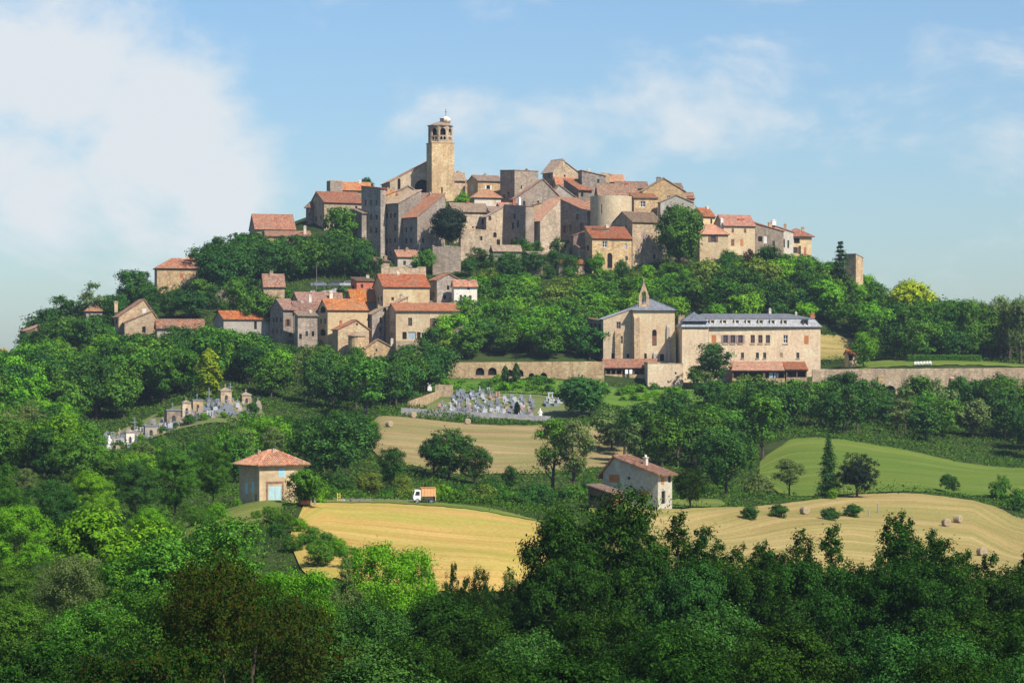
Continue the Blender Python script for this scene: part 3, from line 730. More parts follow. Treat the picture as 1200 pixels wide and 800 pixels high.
def wall_strips(mb, P0, du, out, W, z0, line, holes, depth=0.24):
    """a wall from z0 up to the roof line [(u, z), ...] with recessed openings (u0, u1, w0, w1, arched); built in upright strips"""
    P0, du, out = Vector(P0), Vector(du), Vector(out)
    def p(u, z, k=0.0): return P0 + du * u + Vector((0, 0, z)) - out * k
    lu, lz = [q[0] for q in line], [q[1] for q in line]
    def top(u): return float(np.interp(u, lu, lz))
    cuts = {0.0, W, *lu}; hs = []
    for u0, u1, w0, w1, arch in holes:
        c, r = (u0 + u1) / 2, (u1 - u0) / 2
        if arch and w1 - w0 > r * .5:
            rise = min(r, (w1 - w0) * .6)
            pts = [(c - r * math.cos(math.pi * k / 8), w1 - rise + rise * math.sin(math.pi * k / 8)) for k in range(9)]
        else: pts = [(u0, w1), (u1, w1)]
        cuts.update(q[0] for q in pts); hs.append((u0, u1, w0, pts))
        ring = [(u0, w0)] + pts + [(u1, w0)]
        for k in range(len(ring)):
            a, b = ring[k - 1], ring[k]
            mb.poly([p(*a), p(*b), p(*b, depth), p(*a, depth)])
    us = sorted(cuts); us = [u for i, u in enumerate(us) if i == 0 or u - us[i - 1] > 1e-5]
    for i in range(len(us) - 1):
        a, b = us[i], us[i + 1]; m = (a + b) / 2
        lo = (z0, z0)
        for u0, u1, w0, pts in sorted((h for h in hs if h[0] < m < h[1]), key=lambda h: h[2]):
            mb.poly([p(a, lo[0]), p(b, lo[1]), p(b, w0), p(a, w0)])
            xs, zs = [q[0] for q in pts], [q[1] for q in pts]
            lo = (float(np.interp(a, xs, zs)), float(np.interp(b, xs, zs)))
        ta, tb = top(a), top(b)
        if ta - lo[0] < 1e-4: mb.poly([p(a, lo[0]), p(b, lo[1]), p(b, tb)])
        elif tb - lo[1] < 1e-4: mb.poly([p(a, lo[0]), p(b, lo[1]), p(a, ta)])
        else: mb.poly([p(a, lo[0]), p(b, lo[1]), p(b, tb), p(a, ta)])

def roof_slab(mb, poly, th=0.16, rib=0.30, ribs=True):
    """a tiled roof plane; poly starts with its eave edge (left to right seen from outside)"""
    P = [Vector(q) for q in poly]
    n = (P[1] - P[0]).cross(P[2] - P[1]).normalized()
    if n.z < 0: n = -n; P = [P[1], P[0]] + P[:1:-1]
    mb.poly([q + n * th for q in P]); mb.poly([q for q in P[::-1]])
    for k in range(len(P)): mb.poly([P[k - 1], P[k], P[k] + n * th, P[k - 1] + n * th])
    if not ribs: return
    e = (P[1] - P[0]); Lr = e.length; e.normalize(); t_ = n.cross(e)
    q2 = [((q - P[0]).dot(e), (q - P[0]).dot(t_)) for q in P]
    lo = min(a for a, b in q2); hi = max(a for a, b in q2)
    s = lo + rib * .5; w = rib * .27; hgt = 0.085
    while s < hi - .05:
        ts = []
        for k in range(len(q2)):
            (a1, b1), (a2, b2) = q2[k - 1], q2[k]
            if (a1 - s) * (a2 - s) < 0: ts.append(b1 + (b2 - b1) * (s - a1) / (a2 - a1))
        if len(ts) >= 2 and max(ts) - min(ts) > .3:
            t0, t1 = min(ts) - 0.03, max(ts)
            def q(u, t, h): return P[0] + e * u + t_ * t + n * (th + h)
            mb.poly([q(s - w, t0, 0), q(s - w * .6, t0, hgt), q(s - w * .6, t1, hgt), q(s - w, t1, 0)])
            mb.poly([q(s - w * .6, t0, hgt), q(s + w * .6, t0, hgt), q(s + w * .6, t1, hgt), q(s - w * .6, t1, hgt)])
            mb.poly([q(s + w * .6, t0, hgt), q(s + w, t0, 0), q(s + w, t1, 0), q(s + w * .6, t1, hgt)])
            mb.poly([q(s - w, t0, 0), q(s + w, t0, 0), q(s + w * .6, t0, hgt), q(s - w * .6, t0, hgt)])
        s += rib
    return

def ridge(mb, a, b, r=0.17):
    mb.tube([a, b], [r, r], 6)

def chimney(parent, x, y, z, w, dp, h, mat):
    b = MB(); b.box(-w / 2, w / 2, -dp / 2, dp / 2, -1.6, h); b.box(-w / 2 - .1, w / 2 + .1, -dp / 2 - .1, dp / 2 + .1, h, h + .14)
    b.lathe([(.13, h + .14), (.11, h + .5)], 7, -w * .2, 0); b.lathe([(.13, h + .14), (.11, h + .45)], 7, w * .22, 0)
    return link('chimney', b.mesh('chimney'), parent, (x, y, z), mat=M[mat])

def house(name, label, X, Y0, d, wl, wr, h, phi, roof='a', rise=8, wall='stone_tan', tile='tile_red', R=(), L=(), eave=0.4, chim=(), group=None, cat='house',
          depth=None, base=7.0, peak=0.5, ribs=True, det=False, hipend=None):
    """X, Y0: picture column and row of the near bottom corner; wl / wr: picture widths of the left and right faces; h: rows from Y0 to the eave;
    phi: turn of the house in degrees; R / L: openings on the faces (column, row, width, height, kind[, material])."""
    k = d / F; ph = math.radians(phi); sn, cs = math.sin(ph), math.cos(ph)
    A = max(wr * k / cs, 1.5) if wr else depth
    B = wl * k / max(sn, .05) if (wl and sn > .05) else (depth or 7.0)
    if depth: B = depth if wl == 0 or sn <= .3 else B
    B = min(max(B, 2.0), 16.0)
    H = h * k; r = rise * k
    if cat in ('house', 'church') and d > 690:      # every plain wall of the town has a few small openings
        rq = random.Random(int(X * 13 + Y0 * 7 + d))
        if not R and wr > 13 and h > 18: R = rows([X + wr * f for f in ((.3, .7) if wr < 30 else (.2, .5, .8))], [Y0 - h + 6 + 11 * q_ for q_ in range(int(min(4, (h - 8) // 11)))], 2.5, 5, rq.choice(['w', 'w', 'd']), drop=.4, seed=int(d))
        if not L and wl > 9 and h > 18: L = rows([X - wl * f for f in (.3, .7)], [Y0 - h + 6 + 11 * q_ for q_ in range(int(min(4, (h - 8) // 11)))], 2.3, 5, 'w', drop=.4, seed=int(d))
        if not chim and roof != 'flat' and rq.random() < .6 and wr > 12: chim = [(X + wr * rq.uniform(.25, .8), Y0 - h - rise - rq.uniform(2.5, 4), rq.uniform(2.6, 4), rq.choice(['stone_tan', 'brick', 'plaster_white', 'stone_grey', 'stone_tan']), .5 if roof in ('a', 'hip') else .8)]
    root = empty(name, (wx(X, d), d, wz(Y0, d)), ph, label, cat, group)
    def holes(lst, right):
        out = []; W = A if right else B
        for o in lst:
            hx, hy, hw, hh, kind = o[:5]; mt = o[5] if len(o) > 5 else None
            u = (hx - X) * k / cs if right else B - (X - hx) * k / max(sn, .05)
            w = hw * k / (cs if right else max(sn, .35)); z = (Y0 - hy) * k; hz = hh * k
            w = min(w, W * .8); u = min(max(u, w / 2 + .12), W - w / 2 - .12)
            out.append([u - w / 2, u + w / 2, z - hz / 2, z + hz / 2, kind, mt])
        return out
    hr, hl = holes(R, True), holes(L, False)
    # roof lines over the two faces
    rl = {'b': [(0, H), (A * peak, H + r), (A, H)], 'sb': [(0, H), (A, H + r)], 'sB': [(0, H + r), (A, H)]}.get(roof, [(0, H), (A, H)])
    ll = {'a': [(0, H), (B * (1 - peak), H + r), (B, H)], 'sa': [(0, H + r), (B, H)], 'sB': [(0, H + r), (B, H + r)]}.get(roof, [(0, H), (B, H)])
    def cut(hs, line):   # those that fit below the roof line and do not overlap are cut through the wall
        ok = []
        for o in hs:
            t_ = min(float(np.interp(u, [q[0] for q in line], [q[1] for q in line])) for u in (o[0], o[1])) - .15
            if o[3] > t_: o[2] -= (o[3] - t_) * .7; o[3] = t_
            if o[3] - o[2] < .25: continue
            if not any(o[0] < q[1] + .05 and q[0] < o[1] + .05 and o[2] < q[3] + .05 and q[2] < o[3] + .05 for q in ok): ok.append(o)
        return ok
    okr, okl = cut(hr, rl), cut(hl, ll)
    mb = MB()
    wall_strips(mb, (0, 0, 0), (1, 0, 0), (0, -1, 0), A, -base, rl, [(o[0], o[1], o[2], o[3], o[4][0] == 'a') for o in okr])
    wall_strips(mb, (0, B, 0), (0, -1, 0), (-1, 0, 0), B, -base, ll, [(o[0], o[1], o[2], o[3], o[4][0] == 'a') for o in okl])
    mb.poly([(A, 0, -base), (A, B, -base), (A, B, H), (A, 0, H)]); mb.poly([(A, B, -base), (0, B, -base), (0, B, H), (A, B, H)])
    rb = MB(); o_ = eave
    def z_at(a, b, h0): return h0
    if roof == 'a':        # ridge parallel to the right-hand face
        s = r / (B * peak); s2 = r / (B * (1 - peak)); yr = B * peak
        mb.poly([(A, 0, H), (A, B, H), (A, yr, H + r)])
        roof_slab(rb, [(-o_ * .6, -o_, H - o_ * s + .03), (A + o_ * .6, -o_, H - o_ * s + .03), (A + o_ * .6, yr, H + r + .03), (-o_ * .6, yr, H + r + .03)], ribs=ribs)
        roof_slab(rb, [(A + o_ * .6, B + o_, H - o_ * s2 + .03), (-o_ * .6, B + o_, H - o_ * s2 + .03), (-o_ * .6, yr, H + r + .03), (A + o_ * .6, yr, H + r + .03)], ribs=ribs)
        ridge(rb, (-o_ * .6, yr, H + r + .2), (A + o_ * .6, yr, H + r + .2)); top = H + r
    elif roof == 'b':      # gable over the right-hand face
        xr = A * peak; s = r / xr; s2 = r / (A - xr)
        mb.poly([(A, B, H), (0, B, H), (xr, B, H + r)])
        roof_slab(rb, [(-o_, B + o_ * .6, H - o_ * s + .03), (-o_, -o_ * .6, H - o_ * s + .03), (xr, -o_ * .6, H + r + .03), (xr, B + o_ * .6, H + r + .03)], ribs=ribs)
        roof_slab(rb, [(A + o_, -o_ * .6, H - o_ * s2 + .03), (A + o_, B + o_ * .6, H - o_ * s2 + .03), (xr, B + o_ * .6, H + r + .03), (xr, -o_ * .6, H + r + .03)], ribs=ribs)
        ridge(rb, (xr, -o_ * .6, H + r + .2), (xr, B + o_ * .6, H + r + .2)); top = H + r
    elif roof == 'sa':     # lean-to: low along the right-hand face, rising behind
        s = r / B; mb.poly([(A, 0, H), (A, B, H), (A, B, H + r)]); mb.poly([(A, B, H), (0, B, H), (0, B, H + r), (A, B, H + r)])
        roof_slab(rb, [(-o_ * .6, -o_, H - o_ * s + .03), (A + o_ * .6, -o_, H - o_ * s + .03), (A + o_ * .6, B + .15, H + r + .03 + .15 * s), (-o_ * .6, B + .15, H + r + .03 + .15 * s)], ribs=ribs); top = H + r
    elif roof == 'sb':     # low on the left, high on the right
        s = r / A; mb.poly([(A, B, H), (0, B, H), (A, B, H + r)]); mb.poly([(A, 0, H), (A, B, H), (A, B, H + r), (A, 0, H + r)])
        roof_slab(rb, [(-o_, B + o_ * .6, H - o_ * s + .03), (-o_, -o_ * .6, H - o_ * s + .03), (A + .2, -o_ * .6, H + r + .03 + .2 * s), (A + .2, B + o_ * .6, H + r + .03 + .2 * s)], ribs=ribs); top = H + r
    elif roof == 'sB':     # high on the left, low on the right
        s = r / A; mb.poly([(A, B, H), (0, B, H), (0, B, H + r)])
        roof_slab(rb, [(A + o_, -o_ * .6, H - o_ * s + .03), (A + o_, B + o_ * .6, H - o_ * s + .03), (-.2, B + o_ * .6, H + r + .03 + .2 * s), (-.2, -o_ * .6, H + r + .03 + .2 * s)], ribs=ribs); top = H + r
    elif roof == 'hip':
        q = min(A, B) * .5
        if A >= B: e1, e2 = (q, B / 2), (A - q + 1e-3, B / 2)
        else: e1, e2 = (A / 2, q), (A / 2, B - q + 1e-3)
        s = r / q; zo = H - o_ * s + .03; zt = H + r + .03
        c = [(-o_, -o_, zo), (A + o_, -o_, zo), (A + o_, B + o_, zo), (-o_, B + o_, zo)]; t1, t2 = (*e1, zt), (*e2, zt)
        if A >= B: pls = [[c[0], c[1], t2, t1], [c[1], c[2], t2], [c[2], c[3], t1, t2], [c[3], c[0], t1]]
        else: pls = [[c[0], c[1], t1], [c[1], c[2], t2, t1], [c[2], c[3], t2], [c[3], c[0], t1, t2]]
        for p_ in pls: roof_slab(rb, p_, ribs=ribs)
        hips = ([(c[0], t1), (c[1], t2), (c[3], t1), (c[2], t2)] if A >= B else [(c[0], t1), (c[1], t1), (c[3], t2), (c[2], t2)]) + [(t1, t2)]
        for a, b in hips: ridge(rb, (a[0], a[1], a[2] + .17), (b[0], b[1], b[2] + .19), .15)
        top = H + r
    else:                  # flat top behind a worn parapet
        mb.poly([(0, 0, H - .5), (A, 0, H - .5), (A, B, H - .5), (0, B, H - .5)]); top = H
        rg = random.Random(int(X * 7 + Y0)); u = 0.0
        while u < A - .3:
            w = min(rg.uniform(.7, 1.8), A - u); rb.box(u + .01, u + w - .01, -.04, .5, H - .02, H + rg.uniform(.05, .45)); u += w
        u = 0.52
        while u < B - .3:
            w = min(rg.uniform(.7, 1.8), B - u); rb.box(-.04, .46, u, u + w - .02, H - .02, H + rg.uniform(.05, .45)); u += w
    link('wall', mb.mesh('wall'), root, mat=M[wall])
    rf = link('roof' if roof != 'flat' else 'parapet', rb.mesh('roof'), root, mat=M[tile])
    for c_ in chim:
        cx_, ct, cw, mt = c_[:4]; fb = c_[4] if len(c_) > 4 else .5
        u = (cx_ - X) * k / cs; zt = (Y0 - ct) * k
        y = B * fb; u = u + y * sn / cs
        hh = max(zt - top + 1.2, 1.0)
        chimney(rf, u, y, zt - hh - .3, max(cw * k, .55), max(cw * k * .7, .5), hh, mt)
    def put(o, right):
        u = (o[0] + o[1]) / 2; w = o[1] - o[0]; hh = o[3] - o[2]; kind = o[4]; mt = o[5]
        rec = .20 if kind[0] not in 'ck' else .07
        if right: loc, rz = (u, rec, o[2]), 0.0
        else: loc, rz = (rec, B - u, o[2]), -math.pi / 2
        me = UM['pane']
        if kind[0] in 'ck':   # closed shutter or door leaf
            win = link('door' if kind[0] == 'k' else 'shutter', UM['shutter'], root, loc, rz, (w, 1, hh), M[mt or 'shutter_brown']); return
        win = link('window', me, root, loc, rz, (w, 1, hh), M[{'d': 'dark', 'a': 'dark', 'p': 'pale_glass'}.get(kind[0], 'glass')])
        if det or kind[0] == 'f': link('frame', UM['frame'], win, mat=M[mt if kind[0] == 'f' and mt else 'white'])
        if kind[0] == 's':
            so = -(rec - (-.02)); 
            for sg in (-1, 1): link('shutter', UM['shutter'], win, (sg * .78, so, 0), 0, (.52, 1, 1), M[mt or 'shutter_brown'])
        if det: link('sill', UM['sill'], win, (0, -rec, 0), mat=M['stone_tan'])
    for o in okr: put(o, True)
    for o in okl: put(o, False)
    root['_dims'] = (A, B, H)
    return root

def rows(xs, ys, w, h, kind='w', mt=None, drop=0.0, seed=0):
    rg = random.Random(seed + int(xs[0])); out = []
    for y in ys:
        for x in xs:
            if rg.random() < drop: continue
            out.append((x + rg.uniform(-.6, .6), y + rg.uniform(-.6, .6), w * rg.uniform(.85, 1.15), h * rg.uniform(.85, 1.15), kind) + ((mt,) if mt else ()))
    return out

# ---- the two houses on the lower slope
fh = house('farmhouse', 'square cream farmhouse with low hipped red roof and pale blue shutters above the stubble field', 304, 591, 350, 28, 50, 47, 33, 'hip', 13.5, 'plaster_ochre', 'tile_red',
      R=[(329, 554, 8, 11, 'c', 'shutter_blue'), (317.6, 578.5, 6.6, 17.5, 'c', 'shutter_blue'), (324.6, 578.5, 6.6, 17.5, 'c', 'shutter_blue')],
      L=[(286, 573, 4.5, 13, 'c', 'shutter_blue'), (295, 571, 3.5, 13, 'c', 'shutter_blue'), (299, 583, 2.5, 7, 'w')], eave=.55, chim=[(318, 528, 4, 'stone_tan', .45), (300, 530, 3.5, 'stone_tan', .7)], det=False, base=2)
b = MB(); k_ = 350 / F / math.cos(math.radians(33)); u0, u1, zt = (313.2 - 304) * k_, (329 - 304) * k_, (591 - 567) * 350 / F
for q_ in range(8): b.box(u0 - .22 - .06 * (q_ % 2), u0, -.035, -.003, zt * q_ / 8, zt * (q_ + 1) / 8 - .02); b.box(u1, u1 + .22 + .06 * (q_ % 2), -.035, -.003, zt * q_ / 8, zt * (q_ + 1) / 8 - .02)
b.box(u0 - .25, u1 + .25, -.04, -.003, zt, zt + .3); link('door_surround', b.mesh('door_surround'), fh, mat=M['stone_red'])
b = MB(); b.box(-.1, 9.5, -.03, .0, 0, .45); link('plinth', b.mesh('plinth'), fh, (.1, -.003, -.3), sc=(.62, 1, 1), mat=M['stone_grey'])
house('farmhouse', 'pale grey two storey farmhouse with wide brown tiled gable roof and orange shutters', 771, 593, 400, 63, 18, 37, 54, 'a', 19, 'render_grey', 'tile_brown',
      L=[(721, 562, 12.5, 9.5, 'c', 'shutter_orange'), (738, 561, 3, 3, 'd'), (756, 580, 12, 9, 'c', 'shutter_orange'), (739, 583, 8, 10, 'd')],
      R=[(777, 562, 4, 11, 'c', 'shutter_orange'), (786, 562, 4, 8, 'w'), (778, 583, 5, 15, 'd')], eave=.8, chim=[(758, 535, 4.5, 'plaster_white', .35)], depth=None, base=2, peak=.78)
house('shed', 'low open shed with purple brown tiled roof leaning beside the pale farmhouse', 716, 588, 396, 26, 14, 10, 50, 'sa', 8, 'wood', 'tile_brown', R=[(724, 583, 9, 8, 'c', 'shutter_orange')], L=[(698, 584, 14, 6, 'd')], cat='shed', base=2, eave=.6)

# ---- left shoulder of the hill
house('stone_house', 'small dark stone house alone at the low western tip of the hill', 30, 414, 735, 9, 18, 26, 35, 'sb', 7, 'stone_red', 'tile_brown', L=[(25, 404, 3, 6, 'w')], group=None)
house('cottage', 'tiny cottage of which only an orange roof shows at the picture edge by trees', 0, 424, 700, 6, 8, 9, 30, 'a', 5, 'stone_tan', 'tile_orange')
house('stone_house', 'narrow pale two storey house half hidden by a tall thin tree on the ridge', 101, 392, 745, 5, 18, 28, 20, 'hip', 6, 'plaster_grey', 'tile_brown', R=[(106, 372, 3, 6, 'w'), (112, 381, 3, 5, 'w')])
house('gabled_house', 'tan gabled house with a tall end chimney and brown lean-to roof on the western slope', 139, 398, 720, 10, 42, 27, 17, 'b', 20, 'stone_tan', 'tile_brown',
      R=[(168, 364, 4.5, 5.5, 'c', 'shutter_white'), (150, 377, 2, 5, 'w')], L=[(134, 377, 4, 5, 'w')], chim=[(135, 353, 4, 'stone_tan', .2)], peak=.68)
house('lean_to', 'brown tiled lean-to built against the gabled house with an end chimney', 146, 398, 716, 4, 31, 20, 12, 'sb', 13, 'stone_warm', 'tile_brown', R=[(168, 386, 4, 7, 'd')], cat='outbuilding', depth=4)
house('cottage', 'small cream cottage with one bright blue shutter and rounded low gable', 103, 414, 705, 3, 27, 21, 12, 'b', 7, 'plaster_ochre', 'tile_brown', R=[(114, 397, 4.8, 5.4, 'c', 'shutter_sky')])
house('outbuilding', 'reddish ruined shed wall beside the cottage with the blue shutter', 121, 414, 702, 4, 21, 10, 15, 'sB', 4, 'stone_red', 'tile_brown', cat='outbuilding')
house('barn', 'low barn with purple brown roof and grey walls west of the long grey house', 184, 400, 712, 5, 54, 16, 15, 'a', 9, 'stone_grey', 'tile_brown', R=[(205, 395, 4, 5, 'd'), (222, 394, 5, 6, 'd')], cat='barn')
house('long_house', 'long plain grey rendered house with red brown roof among trees on the western slope', 262, 404, 718, 15, 54, 30, 22, 'a', 9, 'plaster_grey', 'tile_red', R=[(298, 381, 3, 9, 'd')], L=[(252, 387, 3, 5, 'w')])
house('ruined_wall', 'dark roofless stone ruin with a sloping broken top above the long grey house', 252, 364, 752, 3, 24, 20, 10, 'sb', 12, 'stone_dark', 'stone_dark', R=[(258, 352, 2, 4, 'd'), (270, 346, 2, 4, 'd')], eave=0, ribs=False, cat='ruin')
house('hall', 'broad stone house with hipped red roof on the western crest of the hill', 184, 345, 772, 9, 47, 31, 12, 'hip', 11, 'stone_tan', 'tile_red', R=[(212, 323, 4, 5, 'c', 'brick')], depth=9)
house('annex', 'narrow annex with pale end wall behind the broad stone house on the western crest', 217, 330, 786, 5, 27, 26, 10, 'hip', 6, 'stone_warm', 'tile_orange', depth=7)
house('cottage', 'tan cottage with red brown roof in the trees west of the parked cars', 309, 352, 738, 4, 24, 18, 16, 'a', 12, 'stone_tan', 'tile_brown', chim=[(317, 317, 4, 'stone_tan')])

# ---- lower quarter
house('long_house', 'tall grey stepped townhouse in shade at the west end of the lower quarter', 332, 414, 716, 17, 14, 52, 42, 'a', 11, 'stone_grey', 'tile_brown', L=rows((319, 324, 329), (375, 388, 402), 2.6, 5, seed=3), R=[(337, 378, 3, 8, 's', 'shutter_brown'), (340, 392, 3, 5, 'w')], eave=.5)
house('townhouse', 'narrow cream townhouse with white chimney between the grey stepped house and the arched gable', 345, 414, 718, 6, 28, 50, 22, 'a', 10, 'plaster_white', 'tile_brown', R=[(350, 372, 3, 6, 'w'), (352, 392, 3, 6, 'w'), (360, 379, 3, 6, 'w')], chim=[(353, 353, 3, 'white'), (362, 345, 3.5, 'plaster_white')])
house('townhouse', 'grey brown townhouse with flat roof terrace in front of the narrow cream townhouse', 349, 420, 711, 4, 22, 50, 30, 'sa', 4, 'stone_grey', 'tile_old', R=[(352, 394, 3, 6, 'd'), (359, 391, 3, 6, 'w'), (366, 391, 3, 6, 'w'), (353, 408, 3, 5, 'w')])
house('long_house', 'house under the long red brown roof with a tall white chimney in the lower quarter', 352, 400, 727, 16, 48, 42, 22, 'a', 15, 'stone_tan', 'tile_brown', chim=[(386, 341, 4, 'plaster_white', .25)])
house('gabled_house', 'cream house with arched openings in its shaded gable and long red roof', 384, 404, 712, 14, 46, 41, 20, 'a', 12, 'plaster_cream', 'tile_red',
      L=[(377, 362, 8, 8, 'a'), (377, 389, 8, 8, 'a'), (374, 376, 2.5, 6, 'w'), (380, 376, 2.5, 6, 'w')], R=[(400, 395, 3, 4, 'w')])
house('chapel', 'small tan gabled chapel with plain walls joined to a round apse', 396, 412, 703, 9, 36, 26, 14, 'b', 10.5, 'stone_warm', 'tile_red', R=[(418, 380, 2, 2.5, 'd')], L=[(390, 393, 2, 4, 'w')], chim=[(398, 375, 3, 'brick', .6)], peak=.6, cat='chapel')
house('stone_house', 'low tan gabled house built between the small chapel and the yellow veranda house', 428, 421, 701, 3, 35, 12, 9, 'b', 11, 'stone_tan', 'tile_old', R=[(441, 410, 2, 3, 'w')], peak=.42, chim=[(459, 397, 3, 'plaster_white', .1)])
house('cottage', 'dark cottage with a bright red end wall behind the arched gable house', 418, 356, 737, 8, 20, 27, 24, 'sa', 4, 'brick', 'tile_old', L=[(413, 338, 3, 8, 'd')])
house('cottage', 'cottage with a dull red roof tucked behind the cream house with arched gable', 412, 366, 731, 8, 28, 14, 24, 'a', 12, 'stone_grey', 'tile_red', R=[(430, 362, 3, 5, 'w')])
house('tall_house', 'very tall house with shaded stone side and cream upper front below the ruined wall', 449, 404, 726, 12, 54, 68, 16, 'a', 14.5, 'plaster_cream', 'tile_red', L=rows((442, 446), (350, 364, 380), 2.2, 4.5, seed=5), R=[(460, 350, 3, 4, 'w'), (455, 372, 3, 5, 'w'), (456, 390, 3, 5, 'w')], depth=12)
house('ruined_wall', 'crumbling buff wall standing on the crest above the tall cream house', 447, 334, 742, 3, 52, 20, 8, 'flat', 0, 'stone_warm', 'stone_warm', depth=2.2, cat='ruin')
house('stone_house', 'grey stone gable house with two small openings east of the tall cream house', 512, 372, 730, 9, 27, 44, 20, 'b', 7, 'stone_grey', 'tile_red', R=[(525, 337, 3, 5, 'd'), (521, 348, 3, 5, 'a')], L=[(508, 345, 2, 5, 'w')])
house('townhouse', 'pale three storey house with paired windows east of the grey stone gable', 532, 376, 727, 3, 27, 41, 14, 'a', 6, 'plaster_white', 'tile_red', R=[(540, 349, 3, 7, 'w'), (545, 349, 3, 7, 'w'), (551, 349, 3, 6, 'w'), (537, 363, 3, 5, 'd'), (549, 337, 3, 4, 'w')])
house('villa', 'wide yellow cream house with dark shutters and long dark veranda above its garden wall', 464, 404, 706, 12, 73, 40, 12, 'a', 8.5, 'plaster_cream', 'tile_red',
      R=[(480.5, 377, 4.6, 9.5, 'f', 'shutter_brown'), (509, 377, 5, 9, 's', 'shutter_brown'), (523, 377, 4.6, 9.5, 'w'), (474, 393, 5, 8.5, 'd'), (482.5, 393, 9, 8.5, 'p'), (490.5, 393, 4, 8, 'd'), (497, 392, 6, 5, 'd'), (505, 392, 6, 5, 'd'), (513, 392, 6, 5, 'd'), (521, 393, 10, 5.5, 'd')],
      L=rows((457, 461), (378, 391), 2.2, 5, seed=7), eave=.55)
house('shed', 'plain buff shed at the east end of the yellow veranda house', 525, 408, 702, 2, 17, 16, 10, 'sb', 9, 'plaster_grey', 'tile_old', cat='shed')
house('cottage', 'ruined low gable wall between the tall cream house and the yellow veranda house', 453, 380, 716, 5, 25, 20, 18, 'sb', 12, 'stone_tan', 'tile_old', R=[(462, 372, 2, 4, 'd')])
# ---- upper town, west
house('stone_house', 'red roofed house standing alone on the western skyline with shaded end wall', 299, 288, 806, 8, 46, 20, 16, 'a', 17, 'stone_tan', 'tile_red', L=[(296, 279, 2.5, 5, 'w')], chim=[(328, 252, 5, 'brick', .5)], depth=9)
house('outbuilding', 'long low building with bright red roof in front of the skyline house', 312, 296, 796, 4, 52, 19, 9, 'sa', 7, 'stone_tan', 'tile_red', R=[(330, 283, 3, 4, 'w')], cat='outbuilding', chim=[(356, 264, 3, 'plaster_white', .4)])
house('gabled_house', 'large house with dark shaded gable and broad weathered red roof west of the church', 380, 292, 806, 19, 46, 55, 27, 'a', 13, 'stone_tan', 'tile_red', L=rows((364, 369, 375), (255, 268), 2.2, 6, seed=2), peak=.55)
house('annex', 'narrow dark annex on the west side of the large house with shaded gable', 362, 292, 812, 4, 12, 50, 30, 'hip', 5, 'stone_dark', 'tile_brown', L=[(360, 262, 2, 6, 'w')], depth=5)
house('tower_house', 'square grey stone chimney block rising behind the weathered red roof', 387, 240, 822, 5, 14, 28, 24, 'flat', 0, 'stone_grey', 'stone_tan', cat='tower')
house('stone_house', 'house with bright orange roof seen over the large house west of the church', 400, 236, 830, 3, 34, 14, 12, 'a', 8, 'stone_tan', 'tile_orange')
house('tall_house', 'tall dark blockish house at the west end of the church cliff of houses', 424, 300, 790, 13, 9, 50, 42, 'sa', 6, 'stone_grey', 'tile_old', L=rows((415, 420), (262, 276, 289), 2.4, 5.5, drop=.2, seed=1))
house('tall_house', 'tallest narrow house with reddish grey front and rows of small windows below the church', 446, 316, 787, 24, 6, 95, 42, 'sa', 4, 'stone_grey', 'tile_red',
      L=rows((428, 434, 441), (237, 254, 270, 285, 300), 2.8, 6, drop=.25, seed=9))
house('stone_house', 'small upper house with red lean-to roof just west of the church nave', 448, 300, 798, 11, 20, 70, 38, 'sa', 8, 'stone_tan', 'tile_red')
house('stone_house', 'grey house with rough lit end wall and brown roof below the church nave', 467, 308, 784, 18, 26, 70, 38, 'sb', 16, 'stone_grey', 'tile_old',
      L=rows((452, 457, 463), (252, 266, 281, 296), 2.8, 6, drop=.25, seed=4), chim=[(484, 232, 3.5, 'brick', .3)])
house('stone_house', 'rubble stone house with stepped red roof west of the dark yew', 489, 306, 779, 22, 32, 52, 36, 'sb', 28, 'stone_grey', 'tile_red',
      L=rows((470, 475, 481, 486), (268, 281, 295), 2.6, 5.5, drop=.3, seed=6))
house('stone_house', 'rough stone house with pointed gable under the dark church arch', 458, 262, 814, 4, 37, 34, 12, 'b', 10, 'stone_tan', 'tile_old', peak=.55, R=[(489, 225, 2.5, 4, 'd')])
house('stone_house', 'reddish roofed stone house between the church tower and the rubble stone house', 492, 262, 806, 4, 30, 28, 16, 'sa', 8, 'stone_tan', 'tile_brown', R=[(500, 246, 2, 4, 'd')])
house('cottage', 'two step red roofed cottage at the foot of the dark houses above the lower quarter', 466, 316, 772, 4, 24, 15, 14, 'sa', 8, 'plaster_grey', 'tile_red', R=[(474, 308, 3, 5, 'w')])
# ---- upper town, behind the yew
house('stone_house', 'low stone house with brown roof against the east side of the church tower', 530, 226, 836, 3, 15, 16, 20, 'a', 7, 'stone_tan', 'tile_old')
house('townhouse', 'tan house with grey brown roof and two windows on the crest east of the church', 560, 232, 828, 13, 30, 20, 22, 'a', 7, 'stone_warm', 'tile_old', R=[(572, 220, 4, 6, 's', 'shutter_white')], L=[(553, 219, 3.5, 7, 'c', 'shutter_blue')])
house('cottage', 'white cottage with bright orange red roof above the green terrace', 556, 246, 816, 3, 31, 15, 14, 'hip', 9, 'plaster_white', 'tile_orange', R=[(580, 236, 3, 7, 'c', 'plaster_cream')], depth=6)
house('stone_house', 'cream house with long grey brown roof just east of the dark yew', 532, 282, 796, 11, 41, 34, 20, 'a', 10, 'stone_warm', 'tile_old', R=[(544, 257, 4, 7, 'w'), (566, 259, 3, 6, 'w'), (554, 266, 2, 2, 'd'), (558, 266, 2, 2, 'd')], L=[(526, 262, 2.5, 5, 'w')], depth=7)
house('retaining_wall', 'massive buff retaining wall below the cream house beside the yew', 540, 306, 783, 3, 36, 36, 10, 'flat', 0, 'stone_tan', 'stone_tan', R=[(564, 279, 2.5, 5, 'd')], cat='wall', depth=4)
